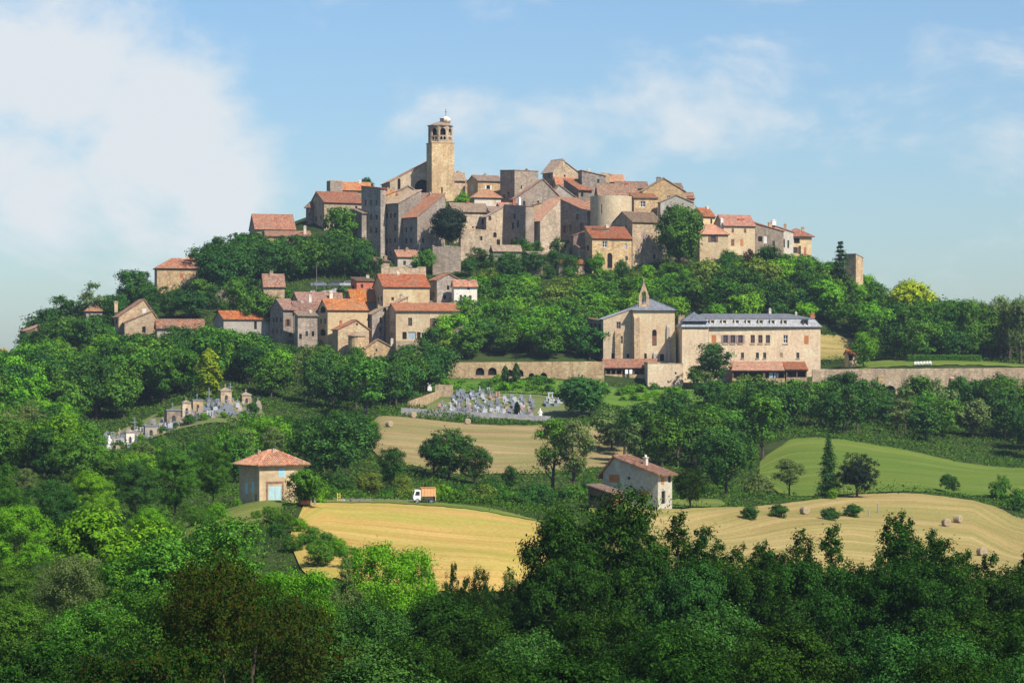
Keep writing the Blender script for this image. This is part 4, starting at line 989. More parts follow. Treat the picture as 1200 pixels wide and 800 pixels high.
house('retaining_wall', 'dark retaining wall of the small terrace that carries the yew', 507, 312, 772, 3, 33, 23, 6, 'flat', 0, 'stone_grey', 'stone_grey', cat='wall', depth=9)
house('stone_house', 'jumbled tan house with broken stair between the cream house and dark tower house', 570, 306, 789, 3, 24, 52, 18, 'sb', 14, 'stone_tan', 'tile_old', R=[(574, 250, 3, 7, 'w'), (577, 260, 3, 5, 'd'), (580, 275, 4, 6, 'a'), (584, 284, 4, 7, 'd')])
house('tower_house', 'square tower like house with plain grey top standing below the peaked gable', 603, 262, 818, 17, 28, 62, 34, 'sa', 1.5, 'stone_grey', 'tile_old', L=[(596, 227, 2.5, 6, 'w'), (591, 229, 2.5, 5, 'w')], R=[(611, 219, 1.5, 4, 'd')], eave=.1)
house('gabled_house', 'highest house on the crest with tan gable peak and dark side', 648, 246, 832, 12, 30, 45, 28, 'b', 14, 'stone_warm', 'tile_old', peak=.36, chim=[(660, 186, 3.5, 'stone_tan', .03)], R=[(662, 206, 2, 3, 'd')])
house('gabled_house', 'tan gable house with long brown roof slope falling to the west below the tower house', 604, 268, 804, 5, 54, 36, 8, 'b', 22, 'stone_grey', 'tile_brown', peak=.6)
house('gabled_house', 'plain grey gable wall east of the tan gable with the long brown roof', 642, 264, 808, 3, 38, 29, 8, 'b', 18, 'plaster_grey', 'tile_old', peak=.36)
house('cottage', 'little cottage with lit pinkish red roof under the highest gable', 652, 236, 822, 4, 22, 19, 18, 'a', 9, 'stone_tan', 'tile_orange')
house('stone_house', 'dark sided house with pink red roof rising to the ivy wall', 678, 246, 814, 17, 16, 24, 40, 'sa', 13, 'stone_dark', 'tile_red', eave=.6)
house('stone_house', 'grey brown house with ivy on its wall west of the broad purple roof', 682, 246, 818, 4, 28, 40, 12, 'sB', 6, 'stone_grey', 'tile_old')
house('ruined_wall', 'broken crest wall with a small red roof piece at the top of the town', 694, 236, 828, 3, 20, 32, 8, 'flat', 0, 'stone_tan', 'stone_tan', depth=3, cat='ruin')
house('cottage', 'small pinkish cottage with short red roof on the crest beside the broken wall', 708, 232, 832, 3, 24, 19, 8, 'a', 8, 'stone_warm', 'tile_orange', chim=[(716, 203, 2.5, 'stone_tan')])
house('long_house', 'long low house with tan roof line along the crest above the purple roof', 722, 242, 826, 3, 38, 22, 10, 'a', 7, 'stone_warm', 'tile_brown', chim=[(742, 214, 4, 'stone_dark')])
house('stone_house', 'house under the broad purple brown roof behind the round cream wall', 702, 258, 806, 4, 46, 26, 6, 'a', 16, 'stone_tan', 'tile_brown', eave=.5)
# ---- upper town, centre front
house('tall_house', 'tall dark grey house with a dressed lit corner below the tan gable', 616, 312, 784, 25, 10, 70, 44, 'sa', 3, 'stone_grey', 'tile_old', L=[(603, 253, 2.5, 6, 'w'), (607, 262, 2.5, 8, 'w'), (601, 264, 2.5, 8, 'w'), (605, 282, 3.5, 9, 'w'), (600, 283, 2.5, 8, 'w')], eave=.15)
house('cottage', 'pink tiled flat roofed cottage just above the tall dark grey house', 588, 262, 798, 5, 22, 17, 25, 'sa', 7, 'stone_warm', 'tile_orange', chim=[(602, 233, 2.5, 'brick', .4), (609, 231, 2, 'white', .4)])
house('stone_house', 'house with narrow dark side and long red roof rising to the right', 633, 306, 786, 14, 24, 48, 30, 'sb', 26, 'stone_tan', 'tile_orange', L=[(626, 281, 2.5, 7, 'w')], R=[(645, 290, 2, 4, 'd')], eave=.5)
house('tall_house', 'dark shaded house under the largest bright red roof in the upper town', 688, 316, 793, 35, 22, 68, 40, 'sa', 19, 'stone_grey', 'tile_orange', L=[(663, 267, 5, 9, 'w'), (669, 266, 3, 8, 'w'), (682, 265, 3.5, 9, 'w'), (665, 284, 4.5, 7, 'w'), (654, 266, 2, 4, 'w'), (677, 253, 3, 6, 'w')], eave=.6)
house('outbuilding', 'red creeper covered wall of a low house below the largest bright red roof', 672, 312, 776, 2, 14, 36, 8, 'sb', 5, 'stone_red', 'stone_red', cat='outbuilding', depth=4, ribs=False)
house('ruined_wall', 'lit tan wall with a notched top below the dark shaded house', 655, 318, 780, 2, 18, 32, 6, 'flat', 0, 'stone_warm', 'stone_warm', depth=2, cat='ruin')
house('cottage', 'low cottage with pale tiled roof at the foot of the tall dark grey house', 578, 312, 770, 4, 33, 18, 16, 'a', 6, 'stone_grey', 'tile_old', chim=[(608, 291, 2, 'stone_dark')])
house('outbuilding', 'tiny square hut with tan flat top at the foot of the town wall', 620, 322, 768, 3, 16, 24, 20, 'sa', 3, 'stone_dark', 'tile_old', cat='outbuilding')
house('outbuilding', 'low pinkish roofed shed beneath the notched tan wall', 655, 324, 768, 3, 30, 15, 12, 'sa', 5, 'stone_warm', 'tile_orange', R=[(668, 316, 3, 5, 'd'), (676, 316, 3, 5, 'd')], cat='outbuilding')
house('stone_house', 'golden stone house with an arched doorway and white attic below the round cream wall', 694, 326, 770, 8, 47, 47, 22, 'sa', 14, 'stone_warm', 'tile_red', R=[(709, 286, 6, 7, 'f', 'white'), (734, 288, 3, 6, 'p'), (735, 302, 3, 5, 'w'), (715, 305, 6, 18, 'a')], L=[(689, 290, 2.5, 6, 'w'), (688, 306, 2.5, 6, 'w')])
house('attic', 'white rendered attic room with two dark windows set in the golden stone house roof', 695, 287, 774, 3, 19, 19, 14, 'sa', 3, 'plaster_white', 'tile_red', R=[(704, 275, 2.5, 5, 'w'), (711, 276, 2.5, 4, 'w')], cat='attic', depth=4, base=1)
house('tall_house', 'tall plain house with a pinkish quoin stripe and brown roof beside the big round tree', 741, 318, 778, 22, 37, 58, 33, 'a', 12, 'stone_warm', 'tile_old', R=[(754, 276, 4, 8, 'c', 'shutter_mauve'), (754, 294, 4, 8, 'c', 'shutter_mauve'), (768, 300, 3, 5, 'd')], chim=[(733, 250, 2.8, 'plaster_white', .75)])
house('townhouse', 'tan house with red tiled roof and one casement next to the round cream wall', 743, 288, 797, 3, 28, 56, 10, 'sa', 7, 'stone_warm', 'tile_red', R=[(753.5, 239, 6, 6.5, 'f', 'white')], depth=7)
house('gabled_house', 'large tan gabled house on the crest with a small white framed window', 753, 292, 804, 2, 50, 68, 6, 'b', 15, 'stone_warm', 'tile_old', R=[(784, 232, 4.5, 5.5, 'f', 'white')], peak=.5, chim=[(772, 207, 5, 'stone_grey', .05)], depth=10)
house('gabled_house', 'plain brown grey gable wall in front of the large tan gabled house', 774, 292, 792, 2, 38, 55, 6, 'b', 8, 'plaster_grey', 'tile_old', peak=.5)
house('cottage', 'small roof with a brick red chimney block at the east end of the crest gable', 798, 262, 806, 3, 16, 30, 10, 'a', 6, 'stone_tan', 'tile_brown', chim=[(809, 229, 6, 'brick', .1)])
house('stone_house', 'house with grey side and red sloping roof east of the plain gable wall', 824, 300, 800, 13, 15, 47, 42, 'a', 9, 'plaster_cream', 'tile_red', L=[(815, 259, 3, 9, 's', 'shutter_white')])
house('cottage', 'small roof peeping over the crest behind the large tan gable', 780, 232, 822, 3, 20, 12, 10, 'a', 5, 'stone_tan', 'tile_brown')
# ---- small roofs and walls packed in between
for a in (('brown roofed stub of a house squeezed behind the tall dark grey house', 612, 258, 800, 3, 22, 14, 14, 'sb', 6, 'stone_tan', 'tile_brown'),
          ('little stepped house wall right of the tall dark grey house', 620, 300, 788, 3, 14, 40, 22, 'sB', 6, 'stone_tan', 'tile_old'),
          ('low house with pale roof filling the gap above the buff retaining wall', 574, 262, 794, 4, 18, 14, 20, 'sa', 6, 'stone_warm', 'tile_old'),
          ('small tan house with ochre roof right under the white cottage', 586, 258, 806, 5, 18, 14, 22, 'a', 6, 'stone_tan', 'tile_red'),
          ('narrow grey house standing between the peaked crest house and the ivy wall', 672, 228, 826, 5, 14, 14, 24, 'sa', 5, 'stone_grey', 'tile_brown'),
          ('tiny house with brown roof below the pinkish crest cottage', 706, 236, 820, 3, 18, 14, 10, 'a', 6, 'stone_grey', 'tile_brown'),
          ('low roof in front of the plain grey gable wall of the crest', 664, 262, 800, 4, 22, 14, 16, 'sa', 6, 'stone_tan', 'tile_red'),
          ('lean grey house left of the golden stone house', 678, 316, 774, 6, 12, 26, 26, 'sa', 5, 'stone_grey', 'tile_brown'),
          ('small outhouse on the street below the tall plain house', 786, 318, 782, 3, 24, 12, 10, 'sa', 4, 'stone_tan', 'tile_old'),
          ('short tan house stepping down left of the round cream wall', 684, 262, 802, 4, 16, 22, 20, 'sb', 6, 'stone_warm', 'tile_orange'),
          ('tall thin house wedged between the reddish front and the rough lit end wall', 449, 304, 793, 10, 14, 74, 38, 'sb', 6, 'stone_tan', 'tile_red'),
          ('low roofed annex at the foot of the shaded houses beside the two step cottage', 440, 322, 778, 14, 16, 16, 36, 'sa', 5, 'stone_grey', 'tile_brown'),
          ('brown roofed house on the crest behind the chimney block', 410, 236, 836, 4, 24, 16, 14, 'a', 6, 'stone_tan', 'tile_brown'),
          ('cream side house joined to the yellow veranda house on its right', 533, 384, 716, 3, 22, 18, 14, 'a', 6, 'plaster_ochre', 'tile_brown'),
          ('tan house showing between the parked cars and the cream arched gable house', 372, 366, 738, 6, 30, 14, 20, 'a', 8, 'stone_tan', 'tile_brown'),
          ('grey lean-to wall at the left foot of the very tall cream house', 436, 398, 715, 6, 14, 30, 26, 'sb', 8, 'stone_grey', 'tile_old')):
    house('stone_house', *a)
# ---- upper town, east
house('townhouse', 'pale cream house with hipped orange red roof east of the big round tree', 820, 318, 784, 5, 34, 44, 12, 'hip', 11, 'plaster_cream', 'tile_orange', R=[(836, 279, 5.5, 9, 's', 'shutter_brown')], depth=7)
house('townhouse', 'long cream house with two rows of brown shuttered windows and brick chimney', 848, 322, 794, 10, 38, 58, 20, 'a', 12, 'plaster_cream', 'tile_orange', R=[(859, 270, 3, 5, 'c'), (874, 270, 3, 5, 'c'), (859, 284, 4, 8, 'c'), (870, 284, 4, 8, 'c', 'wood_orange')], chim=[(869, 255, 8, 'brick', .3), (846, 256, 3, 'white', .15)])
house('stone_house', 'grey sided house with red lean-to roof joined to the long cream house', 885, 318, 800, 2, 34, 47, 12, 'sB', 9, 'stone_grey', 'tile_red', R=[(891, 280, 5, 6, 'd'), (897, 281, 4, 8, 'c', 'shutter_white'), (907, 285, 3, 6, 'w')], depth=7)
house('townhouse', 'dark topped house with a white chimney pot above the red lean-to roof', 882, 310, 812, 2, 38, 38, 14, 'sB', 12, 'stone_grey', 'tile_old', R=[(892, 272, 8, 5, 'd')], chim=[(908, 257, 4.5, 'white', .2)], depth=7)
house('townhouse', 'pale cream house with tall narrow windows near the east end of the town', 908, 318, 806, 2, 22, 46, 10, 'sB', 7, 'plaster_white', 'tile_red', R=[(914, 285, 2.2, 10, 'w'), (919, 285, 2.2, 10, 'w'), (924, 286, 2.2, 9, 'w')], depth=7)
house('townhouse', 'last house of the town with brick red upper floor and cream base', 926, 320, 810, 2, 26, 44, 16, 'hip', 8, 'plaster_ochre', 'tile_red', R=[(932, 293, 4, 7, 's', 'shutter_brown'), (937.5, 293, 3, 10, 'w'), (944, 294, 3, 9, 'c', 'brick'), (934, 282, 7, 6, 'd')], depth=8, eave=.7)
house('ruined_tower', 'lone ruined tower with a sloping broken top at the east end of the hill', 1003, 345, 778, 12, 10, 43, 50, 'sB', 4, 'stone_tan', 'stone_dark', ribs=False, eave=.15, cat='tower')
house('hut', 'tiny hut with orange tiled roof at the end of the terrace lawn', 994, 425, 704, 3, 10, 10, 14, 'a', 4, 'plaster_cream', 'tile_red', R=[(997, 418, 5, 7, 'd')], cat='hut', base=2)
# ------------------------------------------------------------------ church
def at(X, Y, d): return (wx(X, d), d, wz(Y, d))
nave = house('church', 'large stone church with long rising red roof edge and dark round arch beside its tower', 457, 256, 836, 20, 94, 43, 12, 'b', 27, 'stone_tan', 'tile_red',
      R=[(495, 219.5, 19, 19, 'a'), (467.5, 212, 3.4, 15, 'a')], peak=.54, cat='church', depth=18, eave=.3)
TD = 831.0; k_ = TD / F
tw = empty('bell_tower', at(506, 250, TD), math.radians(15), 'tall square stone bell tower with an arcaded octagonal belfry on the hilltop', 'tower')
def poly_prism(mb, pts, z0, z1, top=True):
    n = len(pts)
    for i in range(n):
        a, b = pts[i - 1], pts[i]; mb.poly([(a[0], a[1], z0), (b[0], b[1], z0), (b[0], b[1], z1), (a[0], a[1], z1)])
    if top: mb.poly([(p[0], p[1], z1) for p in pts])
S_ = 27.2 * k_; h0 = 84 * k_; h1 = 103 * k_
b = MB(); wall_strips(b, (0, 0, 0), (1, 0, 0), (0, -1, 0), S_, -12, [(0, h0), (S_, h0)], [(S_ * .42, S_ * .42 + .45, 5.0, 8.0, False)], .4)
wall_strips(b, (0, S_, 0), (0, -1, 0), (-1, 0, 0), S_, -12, [(0, h0), (S_, h0)], [(S_ * .45, S_ * .45 + .5, 9.0, 11, False)], .4)
b.poly([(S_, 0, -12), (S_, S_, -12), (S_, S_, h0), (S_, 0, h0)]); b.poly([(S_, S_, -12), (0, S_, -12), (0, S_, h0), (S_, S_, h0)]); b.poly([(0, 0, h0), (S_, 0, h0), (S_, S_, h0), (0, S_, h0)])
b.box(-.12, S_ + .12, -.12, S_ + .12, h0 - .35, h0 - .05)
link('shaft', b.mesh('shaft'), tw, mat=M['stone_warm'])
cx_ = cy_ = S_ / 2; Ro = S_ * .5 / math.cos(math.pi / 8) * .985
oc = [(cx_ + Ro * math.cos(math.pi / 8 + i * math.pi / 4), cy_ + Ro * math.sin(math.pi / 8 + i * math.pi / 4)) for i in range(8)]
b = MB(); inner = MB(); arch_ = MB()
for i in range(8):
    p0, p1 = Vector((*oc[i], 0)), Vector((*oc[(i + 1) % 8], 0)); e = (p1 - p0); W = e.length; e.normalize(); out = Vector((e.y, -e.x, 0))
    hh = h1 - h0
    wall_strips(b, p0, e, out, W, h0 - .1, [(0, h1), (W, h1)], [(W * .2, W * .8, h0 + hh * .42, h0 + hh * .86, True), (W * .2, W * .46, h0 + hh * .14, h0 + hh * .34, True), (W * .54, W * .8, h0 + hh * .14, h0 + hh * .34, True)], .55)
link('belfry', b.mesh('belfry'), tw, mat=M['stone_tan'])
b = MB(); r2 = Ro * .72
poly_prism(b, [(cx_ + r2 * math.cos(i * math.pi / 4), cy_ + r2 * math.sin(i * math.pi / 4)) for i in range(8)], h0, h1 - .2)
link('bell_chamber', b.mesh('bell_chamber'), tw, mat=M['dark'])
b = MB(); b.lathe([(Ro * 1.09, h1), (Ro * 1.09, h1 + .22), (Ro * .5, h1 + 1.0), (.15, h1 + 1.65)], 8, cx_, cy_)
link('roof', b.mesh('roof'), tw, mat=M['tile_old'])
tx, ty = S_ * .80, S_ * .74
b = MB(); b.lathe([(1.28, h0 - 6), (1.28, h1 + 1.35), (1.55, h1 + 1.55), (1.55, h1 + 1.95)], 8, tx, ty); link('stair_turret', b.mesh('stair_turret'), tw, mat=M['stone_warm'])
b = MB(); b.lathe([(1.6, h1 + 1.95), (1.6, h1 + 2.35), (1.2, h1 + 2.8), (.3, h1 + 3.3)], 8, tx, ty); link('turret_cap', b.mesh('turret_cap'), tw, mat=M['plaster_white'])
b = MB(); zc = h1 + 3.3; b.box(tx - .06, tx + .06, ty - .06, ty + .06, zc, zc + 2.0); b.box(tx - .45, tx + .45, ty - .05, ty + .05, zc + 1.25, zc + 1.38); b.lathe([(.02, zc + 2), (.16, zc + 2.12), (.02, zc + 2.28)], 6, tx, ty)
link('cross', b.mesh('cross'), tw, mat=M['iron'])
b = MB(); b.box(cx_ - .1, cx_ + .9, cy_ - .9, cy_ - .1, h1 + .9, h1 + 2.3); b.box(cx_ - .25, cx_ + 1.05, cy_ - 1.05, cy_ + .05, h1 + 2.3, h1 + 2.45); link('hatch', b.mesh('hatch'), tw, mat=M['iron'])

# round bastion house
BD = 786.0; kb = BD / F; rb_ = 24.5 * kb
bt = empty('round_tower', at(716, 300, BD + rb_), 0, 'broad round cream walled house bulging out beneath the purple roof', 'house')
b = MB(); hb = 70 * kb; n = 28
for i in range(n):
    a0, a1 = math.pi + math.pi * i / n, math.pi + math.pi * (i + 1) / n
    p0, p1 = Vector((rb_ * math.cos(a0), rb_ * math.sin(a0), 0)), Vector((rb_ * math.cos(a1), rb_ * math.sin(a1), 0))
    e = p1 - p0; W = e.length; e.normalize(); out = Vector((e.y, -e.x, 0))
    hl = []
    if i in (9,): hl = [(W * .2, W * .75, hb - 5.2, hb - 2.6, False)]
    if i in (19,): hl = [(W * .2, W * .75, hb - 9.0, hb - 6.6, False)]
    wall_strips(b, p0, e, out, W, -7, [(0, hb), (W, hb)], hl, .3)
b.poly([(rb_ * math.cos(math.pi + math.pi * i / n), rb_ * math.sin(math.pi + math.pi * i / n), hb) for i in range(n + 1)])
link('wall', b.mesh('wall'), bt, mat=M['plaster_cream'])
b = MB()
for a in (math.pi * 1.34, math.pi * 1.69):
    b.box(rb_ * .8 * math.cos(a) - .8, rb_ * .8 * math.cos(a) + .8, rb_ * .8 * math.sin(a) - .2, rb_ * .8 * math.sin(a), hb - 10, hb - 2)
link('window', b.mesh('window'), bt, mat=M['dark'])

# ------------------------------------------------------------------ convent
CD = 697.0; kc = CD / F
ch = house('convent_chapel', 'tall pale convent chapel with slate hip roof, buttresses and open bell gable', 742, 446, CD, 3, 49, 83, 6, 'hip', 12, 'convent_wall', 'slate',
      R=[(767, 395.5, 5.4, 19, 'a'), (756.5, 417, 3, 6, 'd'), (776, 419, 5, 8, 'd')], depth=15, eave=.5, ribs=False, cat='chapel')
link('shutter', UM['shutter'], ch, ((767 - 742) * kc / math.cos(.105), .1, (446 - 404.5) * kc), 0, (5.2 * kc, 1, 11 * kc), M['shutter_brown'])
def buttress(parent, u, w, z0, z1, dep, mat):
    b = MB(); b.poly([(u, 0.02, z0), (u, -dep, z0), (u, -dep * .35, z1 - .8), (u, 0.02, z1)]); b.poly([(u + w, -dep, z0), (u + w, 0.02, z0), (u + w, 0.02, z1), (u + w, -dep * .35, z1 - .8)])
    b.poly([(u, -dep, z0), (u + w, -dep, z0), (u + w, -dep * .35, z1 - .8), (u, -dep * .35, z1 - .8)]); b.poly([(u, -dep * .35, z1 - .8), (u + w, -dep * .35, z1 - .8), (u + w, 0.02, z1), (u, 0.02, z1)])
    link('buttress', b.mesh('buttress'), parent, mat=M[mat])
buttress(ch, .15, 1.5, -2, 16.8, 1.5, 'stone_tan'); buttress(ch, 5.2, 1.0, -2, 7.6, 1.3, 'plaster_grey'); buttress(ch, 8.6, .9, -2, 14.5, 1.0, 'plaster_grey')
# bell gable on the ridge
bg = MB(); w_ = 12.0 * kc; u0 = 7.5 * kc; z0 = 84 * kc
wall_strips(bg, (u0, 1.0, z0), (1, 0, 0), (0, -1, 0), w_, -1.5, [(0, 15 * kc), (w_ * .5, 33 * kc), (w_, 15 * kc)], [(w_ * .3, w_ * .7, 6 * kc, 21 * kc, True)], .7)
wall_strips(bg, (u0 + w_, 1.7, z0), (-1, 0, 0), (0, 1, 0), w_, -1.5, [(0, 15 * kc), (w_ * .5, 33 * kc), (w_, 15 * kc)], [(w_ * .3, w_ * .7, 6 * kc, 21 * kc, True)], .01)
for sx, ex in ((0, .5), (1, .5)):
    bg.poly([(u0 + w_ * sx, 1.0, z0 + 15 * kc), (u0 + w_ * sx, 1.7, z0 + 15 * kc), (u0 + w_ * ex, 1.7, z0 + 33 * kc), (u0 + w_ * ex, 1.0, z0 + 33 * kc)])
    bg.poly([(u0 + w_ * sx, 1.0, z0 - 1.5), (u0 + w_ * sx, 1.7, z0 - 1.5), (u0 + w_ * sx, 1.7, z0 + 15 * kc), (u0 + w_ * sx, 1.0, z0 + 15 * kc)])
bg.box(u0 + w_ * .5 - .1, u0 + w_ * .5 + .1, 1.25, 1.45, z0 + 33 * kc - .1, z0 + 36 * kc)
bgo = link('bell_gable', bg.mesh('bell_gable'), ch, mat=M['stone_warm'])
b = MB(); b.lathe([(.5, 9 * kc), (.42, 10 * kc), (.3, 14 * kc), (.1, 15 * kc)], 8); link('bell', b.mesh('bell'), bgo, (u0 + w_ / 2, 1.35, z0), mat=M['iron'])

cw = house('convent_wing', 'west wing of the convent with sloping roof line and small shuttered windows', 707, 446, CD + 1.5, 18, 37, 72, 5, 'sb', 13, 'convent_wall', 'slate_pale',
      R=[(725, 381, 5, 8, 'f', 'shutter_mauve'), (727.5, 398, 5, 9, 'f', 'stone_tan'), (718, 417, 3, 6, 'd'), (736, 417, 3, 5, 'd')], depth=13, eave=.35, ribs=False, cat='wing')
buttress(cw, 2.9, 1.5, -1, 13, 1.6, 'stone_tan')
house('convent_wing', 'shaded gallery wing receding behind the west end of the convent with dark openings', 706, 440, CD + 6, 17, 6, 63, 40, 'sa', 4, 'stone_dark', 'tile_brown', L=[(693, 385, 3, 12, 'd'), (698, 385, 3, 12, 'd'), (703, 385, 3, 12, 'd')], cat='wing')

# main block with mansard roof
MBX, MBY = 799, 446
mb_root = empty('convent', at(MBX, MBY, CD - 5), math.radians(4), 'long pale convent building with grey mansard roof and a row of eight dormers', 'convent')
A = 163 * kc; B = 12.0; Hm = 62.5 * kc; u_pav = 31 * kc
def mu(X): return (X - MBX) * kc / math.cos(math.radians(4))
def mz(Y): return (MBY - Y) * kc
ops = []
spec = [(836.5, 397.5, 5.6, 9.5, 'c', 'shutter_orange')] + [(x, 397.5, 5.4, 9.5, 's', 'shutter_mauve') for x in (850, 858.5, 867.5)] + [(x, 397.5, 5, 9.5, 'w') for x in (882, 891, 899.8)] + \
       [(920.5, 397.5, 5.2, 9.5, 'f', 'white'), (945, 398.5, 5.2, 10, 'c', 'shutter_orange')] + [(x, 416.5, 3.6, 6.6, 'w') for x in (870, 887.5, 896, 935)] + [(915.5, 416, 3.4, 5.5, 'c', 'stone_tan'), (852.5, 415.5, 3.6, 6.6, 'w')]
for X, Y, w, h, kd, *mt in spec:
    u = mu(X); ops.append((u - w * kc / 2, u + w * kc / 2, mz(Y + h / 2), mz(Y - h / 2), False))
b = MB()
wall_strips(b, (u_pav, 0, 0), (1, 0, 0), (0, -1, 0), A - u_pav, -6, [(0, Hm), (A - u_pav, Hm)], [(o[0] - u_pav, o[1] - u_pav, *o[2:]) for o in ops], .26)
b.poly([(0, -.5, -6), (u_pav, -.5, -6), (u_pav, -.5, Hm), (0, -.5, Hm)]); b.poly([(u_pav, -.5, -6), (u_pav, 0, -6), (u_pav, 0, Hm), (u_pav, -.5, Hm)])
b.poly([(0, B, -6), (0, -.5, -6), (0, -.5, Hm), (0, B, Hm)]); b.poly([(A, 0, -6), (A, B, -6), (A, B, Hm), (A, 0, Hm)]); b.poly([(A, B, -6), (0, B, -6), (0, B, Hm), (A, B, Hm)])
link('wall', b.mesh('wall'), mb_root, mat=M['convent_wall'])
b = MB(); b.box(u_pav + .01, A + .2, -.22, -.003, Hm - .35, Hm - .02); b.box(-.2, u_pav + .01, -.72, -.503, Hm - .35, Hm - .02); link('cornice', b.mesh('cornice'), mb_root, mat=M['stone_tan'])
for (X, Y, w, h, kd, *mt), o in zip(spec, ops):
    loc = ((o[0] + o[1]) / 2, .2, o[2]); sc = (o[1] - o[0], 1, o[3] - o[2])
    if kd == 'c': link('shutter', UM['shutter'], mb_root, (loc[0], .07, loc[2]), 0, sc, M[mt[0]]); continue
    wnd = link('window', UM['pane'], mb_root, loc, 0, sc, M['glass'])
    if h > 8: link('frame', UM['frame'], wnd, mat=M['white' if mt and mt[0] == 'white' else 'shutter_brown'])
    link('sill', UM['sill'], wnd, (0, -.2, 0), mat=M['stone_warm'])
    if kd == 's':
        for sg in (-1, 1): link('shutter', UM['shutter'], wnd, (sg * .72, -.215, 0), 0, (.44, 1, 1), M['shutter_mauve'])
# mansard: steep lower slope (pale slate), flat upper slope (dark slate)
zl, zu, zt = Hm, Hm + 9.0 * kc, Hm + 15.5 * kc; i1, i2 = 1.7, B / 2
def ring(i, z, x0=-.35, y0=-.4, x1=A + .35, y1=B + .3): return [(x0 + i, y0 + i, z), (x1 - i, y0 + i, z), (x1 - i, y1 - i, z), (x0 + i, y1 - i, z)]
b = MB(); r0, r1 = ring(0, zl), ring(i1, zu)
r0[0] = (-.35, -.9, zl); 
for i in range(4): roof_slab(b, [r0[i], r0[(i + 1) % 4], r1[(i + 1) % 4], r1[i]], .1, ribs=False)
b.poly(ring(0, zl + .005)[::-1])
b.box(-.35, u_pav, -.95, -.35, zl - .02, zl + .12)
low = link('lower_roof', b.mesh('lower_roof'), mb_root, mat=M['slate_pale'])
b = MB(); r1 = ring(i1 - .18, zu + .1); t1, t2 = (B / 2, B / 2, zt), (A - B / 2 - 1, B / 2, zt)
for p_ in ([r1[0], r1[1], t2, t1], [r1[1], r1[2], t2], [r1[2], r1[3], t1, t2], [r1[3], r1[0], t1]): roof_slab(b, p_, .1, ribs=False)
ridge(b, t1, t2, .12)
upr = link('upper_roof', b.mesh('upper_roof'), mb_root, mat=M['slate'])
b = MB(); s_ = 3.3
b.add([(-.2, -1, zu - .5), (2 * s_, -1, zu - .5), (2 * s_, 3, zu - .5), (-.2, 3, zu - .5), (s_, 1.2, zt + .5)], [(0, 1, 4), (1, 2, 4), (2, 3, 4), (3, 0, 4)]); link('pavilion_roof', b.mesh('pavilion_roof'), mb_root, mat=M['slate'])
for X in (835, 849, 863.8, 877.5, 891.8, 905.8, 920, 943.8):
    u = mu(X); dm = empty('dormer', (u, .1, zl + .35)); dm.parent = mb_root
    w, h = 3.3 * kc, 6.6 * kc
    b = MB()
    b.box(-w, -w * .55, -.25, 1.6, 0, h); b.box(w * .55, w, -.25, 1.6, 0, h); b.box(-w * .55, w * .55, -.2, 1.6, h * .84, h); b.box(-w * .55, w * .55, -.2, 1.5, 0, h * .1); b.box(-w * 1.12, w * 1.12, -.36, 1.7, h, h + .14)
    link('surround', b.mesh('surround'), dm, mat=M['plaster_white' if X < 930 else 'iron'])
    link('pane', UM['pane'], dm, (0, .05, h * .1), 0, (w * 1.1, 1, h * .74), M['glass'])
chimney(upr, mu(907), B / 2 + .3, zt - .6, .6, .6, 1.7, 'plaster_white'); chimney(upr, mu(955), B * .3, zu - .6, 1.0, .7, 2.0, 'brick'); chimney(upr, mu(938), B / 2 + .4, zt - .6, .5, .5, .8, 'plaster_white')
chimney(low, 1.0, B * .7, zl - .5, 1.6, 1.0, 3.4, 'stone_tan')
b = MB(); b.tube([(u_pav + .05, -.1, -3), (u_pav + .05, -.1, Hm - .3)], [.07, .07], 6); link('drainpipe', b.mesh('drainpipe'), mb_root, mat=M['iron'])

def lean(label, X0, X1, yr, ye, yb, d, posts, phi=4, wallm='stone_tan', tile='tile_red', low_wall=None, name='veranda', fy=4.5):
    """tiled lean-to on posts: roof from row yr (back) to ye (eave), open front down to yb"""
    kk = d / F; Wd = (X1 - X0) * kk
    r = empty(name, at(X0, yb, d), math.radians(phi), label, 'veranda')
    ze, zr = (yb - ye) * kk, (yb - yr) * kk
    b = MB(); roof_slab(b, [(-.3, -.4, ze), (Wd + .3, -.4, ze), (Wd + .3, fy, zr), (-.3, fy, zr)]); link('roof', b.mesh('roof'), r, mat=M[tile])
    b = MB(); b.poly([(0, fy - .02, -5), (Wd, fy - .02, -5), (Wd, fy - .02, zr), (0, fy - .02, zr)]); b.poly([(0, fy, -5), (0, 0.3, -5), (0, .3, ze), (0, fy, zr)]); b.poly([(Wd, 0.3, -5), (Wd, fy, -5), (Wd, fy, zr), (Wd, .3, ze)])
    link('back_wall', b.mesh('back_wall'), r, mat=M['shutter_brown'])
    b = MB(); b.box(0, Wd, 0, .35, -6, 0); link('front_wall', b.mesh('front_wall'), r, mat=M[wallm])
    b = MB(); b.box(-.2, Wd + .2, -.1, .14, ze - .3, ze - .02); link('beam', b.mesh('beam'), r, mat=M['wood'])
    pm = MB(); pm.box(-.14, .14, .02, .3, 0, ze - .3); pm = pm.mesh('post')
    for p_ in posts: link('post', pm, r, ((p_ - X0) * kk, 0, 0), mat=M['wood'])
    return r
v1 = lean('red tiled veranda with dark openings along the foot of the convent chapel', 709, 771, 421, 431.5, 438.5, 691.0, (710, 716, 722, 729, 736, 743, 750, 757, 764, 770), tile='tile_brown')
b = MB(); b.box(0, .75, -.05, 0, .05, 1.15); lm = b.mesh('cloth')
for x in (732.5, 737.5): tag(link('hanging_cloth', lm, None, at(x, 438.2, 690.7), math.radians(4), mat=M['white']), 'white cloth hung out in the veranda opening under the chapel', 'cloth', 'white cloths in the chapel veranda')
